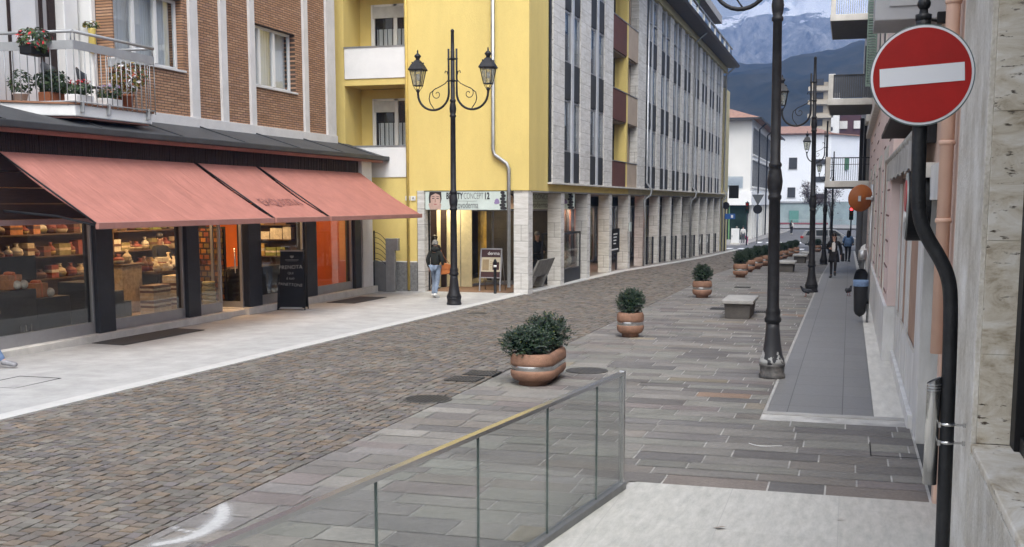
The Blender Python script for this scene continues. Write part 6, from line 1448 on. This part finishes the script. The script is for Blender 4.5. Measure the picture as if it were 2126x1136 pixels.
def person(lab, loc, rz, P, skirt=None, coat=None, trousers=None, top=None, shoes=None, hair=None, hairlen=.1, slim=.016, h=1.68, group=None, face=True, hood=False):
    """P: pose dict in metres for a 1.70 m figure facing -Y"""
    t = thing('person', lab, 'person', loc, rz, group); t.scale = (h/1.7,)*3
    D = dict(pel=(0,0,.95), wai=(0,0,1.08), che=(0,.01,1.27), nec=(0,.01,1.44), hd0=(0,-.005,1.53), hd1=(0,-.01,1.62),
             shL=(.17,.01,1.38), elL=(.22,.03,1.10), wrL=(.22,-.04,.86), shR=(-.17,.01,1.38), elR=(-.22,.03,1.10), wrR=(-.22,-.04,.86),
             hpL=(.09,0,.90), knL=(.10,-.02,.50), anL=(.10,.02,.08), toL=(.11,-.14,.03), hpR=(-.09,0,.90), knR=(-.10,-.02,.50), anR=(-.10,.02,.08), toR=(-.11,-.14,.03))
    D.update(P); V = {k: Vector(v) for k, v in D.items()}
    names = ['pel','wai','che','nec','hd0','hd1','shL','elL','wrL','shR','elR','wrR','hpL','knL','anL','toL','hpR','knR','anR','toR']
    rad = dict(pel=(.13,.10), wai=(.12,.09), che=(.135,.10), nec=.052, hd0=(.070,.082), hd1=(.074,.090), shL=.055, elL=.040, wrL=.028, shR=.055, elR=.040, wrR=.028, hpL=.085, knL=.058, anL=.040, toL=.032, hpR=.085, knR=.058, anR=.040, toR=.032)
    thin = lambda n: (tuple(q*.72 for q in rad[n]) if n in ('pel','wai','che') else rad[n]*.8 if n in ('shL','shR','hpL','hpR') else rad[n])
    pts = [(V[n], thin(n)) for n in names]; ix = {n: i for i, n in enumerate(names)}
    ed = [('pel','wai'),('wai','che'),('che','nec'),('nec','hd0'),('hd0','hd1'),('che','shL'),('shL','elL'),('elL','wrL'),('che','shR'),('shR','elR'),('elR','wrR'),('pel','hpL'),('hpL','knL'),('knL','anL'),('anL','toL'),('pel','hpR'),('hpR','knR'),('knR','anR'),('anR','toR')]
    ed = [(ix[a], ix[b]) for a, b in ed]
    for sd, sx in (('L',1),('R',-1)):      # hands: palm, four fingers of unequal length, a thumb from the side of the palm
        wv, el = V['wr'+sd], V['el'+sd]; d = (wv-el).normalized(); s = d.cross(Vector((1,0,0))*sx)
        s = s.normalized() if s.length > .1 else Vector((0,1,0)); n_ = d.cross(s)
        pa = len(pts); pts.append((wv+d*.07, (.030,.016))); ed.append((ix['wr'+sd], pa))
        for k, (o_, l1, l2) in enumerate(((-.030,.040,.032),(-.010,.046,.038),(.010,.042,.034),(.028,.034,.026))):
            a = len(pts); pts.append((wv+d*(.10+l1*.6)+s*o_*1.1+n_*.006, .009)); pts.append((wv+d*(.10+l1*.6+l2)+s*o_*1.15+n_*.022, .0075)); ed += [(pa, a), (a, a+1)]
        a = len(pts); pts.append((wv+d*.065-s*.042, .010)); pts.append((wv+d*.10-s*.060+n_*.01, .008)); ed += [(pa, a), (a, a+1)]
    skinned('body', pts, ed, M_sk, t)
    def gar(name, ks, es, m, grow, over=None):
        q = [(V[k], (tuple(r+grow for r in rad[k]) if isinstance(rad[k], tuple) else rad[k]+grow)) for k in ks]
        if over: q = [(p, over.get(k, r)) for (p, r), k in zip(q, ks)]
        i_ = {k: i for i, k in enumerate(ks)}; return skinned(name, q, [(i_[a], i_[b]) for a, b in es], m, t)
    if trousers: gar('trousers', ['pel','hpL','knL','anL','hpR','knR','anR'], [('pel','hpL'),('hpL','knL'),('knL','anL'),('pel','hpR'),('hpR','knR'),('knR','anR')], trousers, slim, {'anL': .039+slim, 'anR': .039+slim})
    if top: gar('shirt' if coat else 'jacket', ['pel','wai','che','shL','elL','wrL','shR','elR','wrR','nec'], [('pel','wai'),('wai','che'),('che','nec'),('che','shL'),('shL','elL'),('elL','wrL'),('che','shR'),('shR','elR'),('elR','wrR')], top, .022, {'nec': .068, 'che': (.165,.125), 'wrL': .044, 'wrR': .044})
    if coat:
        b = MB(); v = []; n = 22; c0 = V['pel']
        for (z, rx, ry) in ((1.05,.165,.135),(.9,.19,.16),(.72,.215,.185),(.60,.225,.20)):
            for k in range(n):
                a = R(-62)+R(304)*k/(n-1)+R(180)*0; v.append((c0.x+rx*math.sin(a)*1.0*(1+.03*math.sin(7*a)), c0.y+.02+ry*math.cos(a), z))
        b.add(v, [(j*n+k, j*n+k+1, (j+1)*n+k+1, (j+1)*n+k) for j in range(3) for k in range(n-1)], 0, True)
        o = b.build('coat_skirt', coat, t, world=False, normals=False); s = o.modifiers.new('thick', 'SOLIDIFY'); s.thickness = .02
    if skirt:
        b = MB(); b.lathe([(.14,1.04),(.165,.93),(.18,.80),(.185,.64)], (V['pel'].x,V['pel'].y,0), 22, sx=1., sy=.8); b.build('skirt', skirt, t, world=False)
    if shoes:
        for sd in 'LR':
            a, c = V['an'+sd], V['to'+sd]; d = (c-a); skinned('shoe', [(a+Vector((0,.02,-.005))-d.normalized()*.03, (.056,.054)), (a+d*.5+Vector((0,0,-.006)), (.056,.046)), (c+d.normalized()*.05, (.054,.040))], [(0,1),(1,2)], shoes, t)
    if hair:
        hd = V['hd1']; b = MB(); b.ball((hd.x, hd.y+.022, hd.z+.022), (.090,.100,.095), 18, 12)
        if hairlen > .05:
            b.lathe([(.085,0),(.098,-.06),(.105,-hairlen*.6),(.09,-hairlen),(.03,-hairlen-.03)], (hd.x, hd.y+.055, hd.z+.03), 18, sx=1.0, sy=.62)
        o = b.build('hair', hair, t, world=False)
        tx = bpy.data.textures.get('hair_clumps') or bpy.data.textures.new('hair_clumps', 'CLOUDS'); tx.noise_scale = .04
        dm = o.modifiers.new('clumps', 'DISPLACE'); dm.texture = tx; dm.strength = .025
    if face:
        hd = V['hd1']; y = hd.y-.080; b = MB()
        for s in (-1, 1): b.ball((hd.x+s*.031, y+.002, hd.z-.012), (.012,.008,.008), 8, 6, 0); b.ball((hd.x+s*.031, y+.001, hd.z+.012), (.017,.007,.004), 8, 5, 0)
        b.ball((hd.x, y-.012, hd.z-.040), (.013,.020,.026), 8, 6, 1); b.ball((hd.x, y+.002, hd.z-.078), (.024,.009,.009), 8, 6, 2)
        for s in (-1, 1): b.ball((hd.x+s*.078, hd.y+.0, hd.z-.03), (.010,.022,.032), 8, 6, 1)
        b.build('face', [H_dark, M_sk, M_lip], t, world=False)
    return t
# woman with the orange bag, walking away into the arcade
t = person('woman in a dark jacket and jeans with an orange shoulder bag, walking to the arcade', (-11.36, 30.6, g(30.6)+.03), R(172),
       dict(knL=(.09,-.10,.50), anL=(.08,.02,.09), toL=(.09,-.12,.03), knR=(-.08,.03,.50), anR=(-.07,.16,.12), toR=(-.08,.02,.03), wrR=(-.20,-.16,.92), elR=(-.24,.02,1.12), elL=(.24,.06,1.12), wrL=(.25,-.06,.90)),
       trousers=C_lblue, top=C_olive, shoes=M_shoew, hair=H_grey, hairlen=.06, h=1.63)
b = MB(); b.ball((0,.035,1.455), (.125,.105,.095), 14, 8); b.build('hood', C_olive, t, world=False)
t = thing('shoulder_bag', 'orange leather shoulder bag carried by the woman in jeans', 'bag', (-11.03, 30.66, g(30.6)+.03))
b = MB(); b.prism([(-.20,.70),(.20,.66),(.17,.92),(.05,.99),(-.16,.95)], 'x', -.06, .06); b.xform(Matrix.Rotation(R(75),4,'Z')); b.build('bag_body', mat('orange_leather', (.46,.15,.045), .55, 0, .15, 8), t, world=False, bevel=.02)
b = MB(); b.prism([(-.19,.83),(.18,.80),(.16,.93),(.05,1.0),(-.16,.96)], 'x', -.068, .0); b.xform(Matrix.Rotation(R(75),4,'Z')); b.build('flap', mat('orange_leather_flap', (.40,.13,.04), .55), t, world=False, bevel=.01)
MB().tube(smooth([(-.10,0,.97),(-.14,-.02,1.2),(-.20,0,1.42),(-.14,.06,1.2),(.05,.04,.99)]), .010, 6).build('strap', mat('strap_brown', (.22,.08,.03), .6), t, world=False)
person('dark haired person in black with white shoes inside the arcade entrance', (-12.62, 33.95, g(34)+.04), R(160),
       dict(knL=(.10,-.12,.50), anL=(.10,-.16,.09), toL=(.11,-.30,.03), anR=(-.09,.22,.12), toR=(-.10,.08,.03), knR=(-.09,.05,.50), wrL=(.28,-.2,1.05)), trousers=C_black, top=C_black, shoes=M_shoew, hair=H_dark, hairlen=.2, h=1.68, face=False)
person('man in black standing behind the first arcade pillar', (-10.35, 38.0, g(38)+.03), R(40), dict(elL=(.26,-.05,1.12), wrL=(.16,-.22,1.05)), trousers=C_black, top=C_black, shoes=M_shoek, hair=H_grey, hairlen=.03, h=1.74)
# woman walking towards the viewer
t = person('woman in a black coat and white top walking toward the viewer', (-.52, 44.3, g(44.3)+.012), R(-4),
       dict(knL=(.08,-.16,.52), anL=(.07,-.06,.22), toL=(.08,-.17,.13), knR=(-.075,-.06,.49), anR=(-.07,-.02,.08), toR=(-.085,-.18,.03), elR=(-.26,.08,1.12), wrR=(-.14,-.15,1.12), elL=(.25,.10,1.10), wrL=(.27,.02,.86)),
       skirt=C_black, coat=C_black, trousers=C_tights, slim=.003, top=C_black, shoes=M_shoek, hair=H_dark, hairlen=.30, h=1.66)
b = MB(); b.prism([(-.055,1.0),(.055,1.0),(.07,1.18),(.06,1.34),(.0,1.38),(-.06,1.34),(-.07,1.18)], 'y', -.15, -.11); b.build('white_blouse', C_white, t, world=False, bevel=.02)
b = MB()
for s in (-1,1): b.tube([(s*.031+.026*math.cos(2*PI*k/14), -.098, 1.608+.022*math.sin(2*PI*k/14)) for k in range(15)], .004, 5)
b.tube([(-.006,-.1,1.612),(.006,-.1,1.612)], .003, 5); b.build('glasses', M_blackpaint, t, world=False)
t = thing('shoulder_bag', 'black shoulder bag at the hip of the walking woman', 'bag', (-.25, 44.3, g(44.3)+.01)); b = MB(); b.box(.0,.12,-.16,.16,.62,.92); b.build('bag_body', C_black, t, world=False, bevel=.03)
MB().tube([(.06,-.1,.9),(-.03,0,1.38),(.06,.1,.9)], .008, 6).build('strap', C_black, t, world=False)
t = person('woman in a blue jacket with long dark hair walking away by the wall', (-.02, 65.8, g(65.8)+.012), R(176), dict(knL=(.09,-.10,.5), anL=(.08,-.02,.09), anR=(-.08,.12,.11), toR=(-.08,.0,.03), elL=(.27,.0,1.12), elR=(-.27,.0,1.12), wrL=(.24,-.16,1.0), wrR=(-.24,-.16,1.0)),
       trousers=C_black, top=C_blue, shoes=M_shoek, hair=H_dark, hairlen=.34, h=1.70, face=False)
b = MB(); b.lathe([(.14,1.32),(.19,1.2),(.21,1.0),(.225,.86),(.20,.84)], (0,0,0), 20, sy=.78); b.build('jacket_shell', C_blue, t, world=False)
t = person('pedestrian in a white jacket with a dark backpack near the square', (-6.9, 146., g(146)+.01), R(165), dict(knL=(.09,-.12,.5), anL=(.08,-.06,.09), anR=(-.08,.16,.11)), trousers=C_black, top=C_white, shoes=M_shoew, hair=H_dark, hairlen=.04, h=1.72, face=False)
t = thing('backpack', 'dark backpack on the pedestrian in white', 'backpack', (-6.95, 145.8, g(146)+1.0)); MB().ball((-6.98,145.75,g(146)+1.28), (.17,.12,.24), 14, 10).build('pack', C_black, t)
for s in (-1, 1): MB().tube([(-6.98+s*.1,145.85,g(146)+1.45),(-6.98+s*.1,146.,g(146)+1.5)], .02, 6).build('strap', C_black, t)
person('pedestrian in a dark jacket crossing by the white cabinet', (-9.85, 105.5, g(105)+.01), R(-70), dict(knL=(.09,-.15,.5), anL=(.09,-.22,.1), toL=(.1,-.36,.04), anR=(-.09,.25,.12), toR=(-.1,.1,.03)), trousers=C_grey, top=C_grey, shoes=M_shoew, hair=H_grey, hairlen=.04, h=1.66, face=False)
person('child in magenta trousers and white jacket by the traffic light', (-9.05, 107., g(107)+.01), R(120), dict(), trousers=C_pinkp, top=C_white, shoes=M_shoew, hair=H_grey, hairlen=.05, h=1.35, face=False)
person('adult in pale grey clothes beside the child at the traffic light', (-9.45, 107.6, g(107)+.01), R(170), dict(), trousers=C_grey, top=C_white, shoes=M_shoew, hair=H_dark, hairlen=.05, h=1.68, face=False)
# walker leaving the frame at the left
person('walker in jeans with grey and pink trainers cut by the left edge', (-13.22, 14.72, g(14.8)+.03), R(112), dict(hpL=(.09,0,.9), knL=(.09,-.10,.50), anL=(.09,-.33,.11), toL=(.10,-.49,.06), knR=(-.09,.10,.48), anR=(-.09,.42,.16), toR=(-.09,.34,.04), wrL=(.24,.22,.92), wrR=(-.24,-.28,.95)),
       trousers=C_jeans, top=C_grey, shoes=mat('grey_trainer', (.22,.22,.235), .6, 0, .25, 14), hair=H_dark, hairlen=.05, h=1.75)
person('shop assistant in black behind the display table', (-16.75, 25.1, FZ), R(70), dict(elL=(.25,-.1,1.12), wrL=(.16,-.28,1.08), elR=(-.25,-.1,1.12), wrR=(-.14,-.28,1.08)), trousers=C_black, top=C_black, shoes=M_shoek, hair=H_dark, hairlen=.05, h=1.74)

# ------------------------------------------------------------------ pigeons
def pigeon(lab, x, y, rz):
    t = thing('pigeon', lab, 'pigeon', (x, y, g(y)+.012), rz, None); m = mat('pigeon_slate_%d' % int(y*10), (.045,.048,.055), .6, 0, .4, 20); t.scale = (1.15,)*3
    pts = [((0,.02,.14), (.055,.062)), ((0,-.07,.165), (.05,.055)), ((0,-.12,.22), .030), ((0,-.135,.26), .030), ((0,-.175,.253), .008), ((0,.12,.125), (.04,.03)), ((0,.22,.11), (.045,.010))]
    skinned('body', pts, [(0,1),(1,2),(2,3),(3,4),(0,5),(5,6)], m, t)
    for s in (-1, 1):
        b = MB(); b.ball((s*.05,.05,.145), (.015,.11,.05), 10, 8); b.build('wing', m, t, world=False)
        b = MB(); b.tube([(s*.025,0,.10),(s*.028,.005,.012)], .006, 6)
        for a in (-.5, 0, .5): b.tube([(s*.028,.005,.008),(s*.028+.03*math.sin(a), .005-.04*math.cos(a), .004)], .004, 5)
        b.build('leg', mat('pigeon_leg_%d_%d' % (int(y*10), s), (.30,.08,.07), .6), t, world=False)
pigeon('dark pigeon at the foot of the second lamp', -1.16, 34.5, R(-60)); pigeon('dark pigeon standing on the flagstone lane', .06, 35.2, R(20))

# ------------------------------------------------------------------ silver car across the end of the street
t = thing('estate_car', 'silver grey estate car crossing the end of the street, seen from its side', 'car', (-1.55, 100., g(100)+.005))
M_car = mat('car_silver_grey', (.19,.193,.20), .35, .0, .05, 2); M_tyre = mat('tyre', (.015,.015,.015), .85); M_rim = mat('alloy_rim', (.5,.5,.5), .35, .9, .05, 4); M_carg = mat('car_glass', (.010,.013,.015), .25, 0, .2, 1, spec=.15)
low = [(-2.30,.42),(-2.36,.62),(-2.34,.92),(-2.25,1.02),(-.9,1.00),(.9,.99),(1.35,.96),(2.05,.84),(2.32,.70),(2.36,.48),(2.30,.30),(1.85,.26),(1.78,.50),(1.62,.66),(1.42,.70),(1.22,.66),(1.06,.50),(1.0,.26),(-.98,.26),(-1.04,.50),(-1.2,.66),(-1.40,.70),(-1.6,.66),(-1.76,.50),(-1.82,.30)]
b = MB(); b.prism(low, 'y', -.90, .90); b.build('body', M_car, t, world=False, bevel=.05)
b = MB(); hi = [(-2.24,1.02,.84),(-2.02,1.42,.70),(-1.2,1.54,.66),(-.2,1.57,.66),(.5,1.50,.66),(1.32,.98,.80)]
v = [(x,-w_,z) for x,z,w_ in hi]+[(x,w_,z) for x,z,w_ in hi]; n = len(hi); b.add(v, [tuple(range(n)), tuple(range(n,2*n))[::-1]]+[(i,i+1,n+i+1,n+i) for i in range(n-1)]+[(n-1,0,n,2*n-1)]); b.build('cabin', M_car, t, world=False, bevel=.03)
for pts in ([(-1.96,1.05),(-1.78,1.40),(-1.25,1.47),(-1.2,1.05)], [(-1.08,1.05),(-1.12,1.48),(-.18,1.50),(-.15,1.05)], [(-.03,1.05),(-.05,1.50),(.45,1.44),(1.02,1.05)]):
    for s in (-1, 1):
        b = MB(); b.add([(x, s*(.855-.17*max(0,(z-1.0))/.5*1.0+.003), z) for x, z in pts], [(0,1,2,3)]); o = b.build('side_window', M_carg, t, world=False); sm_ = o.modifiers.new('thick','SOLIDIFY'); sm_.thickness = .02; sm_.offset = 0
b = MB(); b.add([(1.30,-.74,1.01),(1.30,.74,1.01),(.54,.62,1.47),(.54,-.62,1.47)], [(0,1,2,3)]); b.v = [(x+.015,y,z+.012) for x,y,z in b.v]; b.build('windscreen', M_carg, t, world=False)
for s in (-1,1): MB().tube([(-1.8,s*.62,1.52),(-1.6,s*.62,1.58),(.1,s*.62,1.62),(.3,s*.62,1.57)], .016, 6).build('roof_rail', M_blackpaint, t, world=False)
for x in (-1.40, 1.42):
    for s in (-1, 1):
        b = MB(); b.lathe([(.20,-.10),(.31,-.11),(.34,-.08),(.34,.08),(.31,.11),(.20,.10)], (0,0,0), 28); b.xform(Matrix.Translation((x, s*.82, .34)) @ Matrix.Rotation(R(90),4,'X')); wo = b.build('wheel', M_tyre, t, world=False)
        b = MB(); b.lathe([(.05,-.05),(.05,.10)], (0,0,0), 12)
        b.lathe([(.20,-.09),(.225,-.10),(.225,.10),(.20,.10)], (0,0,0), 24, cap=False)
        for k in range(5): c = MB().box(-.028,.028,.03,.21,.06*-s-.02+.0,.06*-s+.02); c.xform(Matrix.Rotation(2*PI*k/5,4,'Z')); b.add(c.v, c.f)
        b.xform(Matrix.Translation((x, s*.82, .34)) @ Matrix.Rotation(R(90),4,'X')); b.build('rim', M_rim, wo, world=False)
M_tail = mat('tail_lamp', (.35,.02,.02), .2)
for s in (-1,1): MB().box(-2.38,-2.12,s*.70,s*.915,.80,.98).build('tail_lamp', M_tail, t, world=False, bevel=.02); MB().box(2.08,2.34,s*.6,s*.88,.66,.78).build('headlight', M_winblk, t, world=False, bevel=.02); MB().box(.88,1.02,s*.88,s*1.05,.98,1.1).build('wing_mirror', M_car, t, world=False, bevel=.03)
for s in (-1,1):
    b = MB()
    for x in (-.3, .75): b.box(x,x+.16,s*.905,s*.92,.86,.885)
    b.build('door_handle', M_rim, t, world=False)
MB().box(-2.0,2.0,-.915,.915,.24,.36).build('sill_trim', M_blackpaint, t, world=False, bevel=.02)
# ------------------------------------------------------------------ signals, signs, cabinet at the crossing
def signal(lab, x, y, lit, ztop, facing=1):
    t = thing('traffic_light', lab, 'traffic light', (x, y, g(y)))
    MB().tube([(x,y,g(y)),(x,y,ztop+.1)], .055, 10).build('pole', M_darkmetal, t)
    MB().box(x-.16, x+.16, y-.30, y-.05, ztop-1.0, ztop).build('housing', M_blackpaint, t, bevel=.02)
    for k, (nm, c) in enumerate((('red',(.9,.04,.02)),('amber',(.10,.06,.01)),('green',(.01,.06,.03)))):
        z = ztop-.18-.32*k; b = MB(); b.prism([(x+.11*math.cos(2*PI*i/20), z+.11*math.sin(2*PI*i/20)) for i in range(20)], 'y', y-.33, y-.30)
        b.build('lens', emit('signal_red', (1.,.05,.06), 2.2) if (lit and k == 0) else mat('lens_%s_%d' % (nm, int(y)), c, .2), t)
        b = MB(); m_ = 12; v = []
        for i in range(m_+1):
            a = PI*i/m_; v += [(x+.13*math.cos(a), y-.30, z+.13*math.sin(a)), (x+.13*math.cos(a), y-.48, z+.12*math.sin(a))]
        b.add(v, [(2*i,2*i+1,2*i+3,2*i+2) for i in range(m_)], 0, True); b.build('visor', M_blackpaint, t)
signal('traffic light showing red at the end of the right walls', .12, 92., True, 2.25)
signal('dark traffic light before the white office block', -8.85, 104.5, False, 2.6)
t = thing('yield_sign', 'triangular sign over a round one on a grey pole, both seen from behind', 'sign', (-8.2, 108., g(108)))
MB().tube([(-8.2,108.,g(108)),(-8.2,108.,3.4)], .05, 10).build('pole', M_zinc, t); b = MB(); b.prism([(-8.75,3.3),(-7.65,3.3),(-8.2,2.3)], 'y', 107.9, 107.94); b.build('triangle_plate', mat('sign_back_grey', (.09,.095,.10), .5, .4, .05, 2), t)
b = MB(); b.prism([(-8.2+.42*math.cos(2*PI*i/24), 1.95+.42*math.sin(2*PI*i/24)) for i in range(24)], 'y', 107.9, 107.94); b.build('round_plate', M_blackpaint, t)
t = thing('street_sign', 'blue street sign under a dark round sign on the far arcade corner', 'sign', (-8.9, 86., g(86)))
MB().tube([(-8.95,86.4,g(86)),(-8.95,86.4,2.6)], .05, 10).build('pole', M_darkmetal, t); MB().box(-8.95,-8.2,86.3,86.36,1.35,1.75).build('blue_plate', mat('sign_blue', (.03,.10,.32), .4), t); MB().box(-8.5,-8.35,86.29,86.3,1.45,1.65).build('white_mark', M_white, t)
b = MB(); b.prism([(-8.9+.27*math.cos(2*PI*i/24), 2.35+.27*math.sin(2*PI*i/24)) for i in range(24)], 'y', 86.3, 86.35); b.build('round_plate', M_blackpaint, t)
t = thing('hanging_sign', 'black rectangular sign hanging past the yellow end pier', 'sign', (-9., 90.5, 3.3)); MB().box(-9.1,-8.35,90.3,90.4,2.9,3.9).build('board', M_blackpaint, t); MB().tube([(-9.3,90.35,3.85),(-8.4,90.35,3.85)], .03, 6).build('arm', M_darkmetal, t)
t = thing('street_cabinet', 'white utility cabinet on a concrete foot at the crossing', 'cabinet', (-9.95, 104., g(104))); MB().box(-10.25,-9.55,104.6,105.,g(104)+.2,g(104)+1.5).build('case', M_white, t, bevel=.02); MB().box(-10.3,-9.5,104.55,105.05,g(104),g(104)+.2).build('foot', M_offwhite, t); MB().box(-10.19,-10.15,104.58,104.6,g(104)+.7,g(104)+.9).build('handle', M_blackpaint, t)
t = thing('modern_lamp', 'thin grey modern street light standing in the square', 'street lamp', (-5., 165., g(165))); MB().tube([(-4.95,165.,g(165)),(-4.95,165.,12.)], [.10,.06], 10).build('pole', M_zinc, t); MB().box(-5.3,-4.75,164.8,165.2,4.4,4.65).build('lamp_head', M_darkmetal, t, bevel=.03)
# small trees on the square
def tree(lab, x, y, h, rx, n, seed):
    t = thing('street_tree', lab, 'tree', (x, y, g(y)), 0, 'small trees on the square'); q = random.Random(seed); z0 = g(y)
    b = MB(); b.tube([(x,y,z0),(x+.05,y,z0+h*.25),(x,y,z0+h*.45)], [.13,.10,.07], 8); tips = []
    for k in range(13):
        a = q.uniform(0, 2*PI); r = q.uniform(.4,1.)*rx; z1 = z0+h*q.uniform(.5,1.); p0 = Vector((x,y,z0+h*q.uniform(.28,.45))); p2 = Vector((x+r*math.cos(a), y+r*math.sin(a), z1)); p1 = p0.lerp(p2,.5)+Vector((0,0,.25))
        b.tube([p0,p1,p2], [.05,.03,.012], 6); tips += [p1,p2]
        for j in range(4):
            p3 = p1.lerp(p2, q.random())+Vector((q.uniform(-.6,.6),q.uniform(-.6,.6),q.uniform(0,.7))); b.tube([p1.lerp(p2,.4), p3], [.015,.006], 5); tips.append(p3)
    b.build('trunk', mat('bark_%d' % seed, (.05,.042,.036), .9, 0, .3, 6), t)
    b = MB()
    for i in range(n):
        c = q.choice(tips)+Vector((q.gauss(0,.28),q.gauss(0,.28),q.gauss(0,.22))); leafball(b, c, (.12,.12,.12), 3, .085, seed*1000+i, (0,0,1))
    b.build('crown', [mat('plum_leaf_%d' % seed, (.035,.02,.024), .6, 0, .3, 10), mat('plum_leaf2_%d' % seed, (.06,.035,.03), .6, 0, .3, 10)], t, normals=False)
tree('small dark leaved tree on the square, left of the pair', -4.6, 158., 6.6, 2.5, 1500, 3); tree('sparse small tree on the square, right of the pair', -2.5, 162., 5.8, 1.7, 420, 4)
b = MB()
for k in range(40): b.box(-10.+.3*k,-9.97+.3*k,198.0,198.03,-1.15,-.35)
b.box(-10,2,198.,198.04,-.38,-.33); tag(b.build('railing', M_zinc), 'low grey railing before the teal ground floor on the square', 'railing')
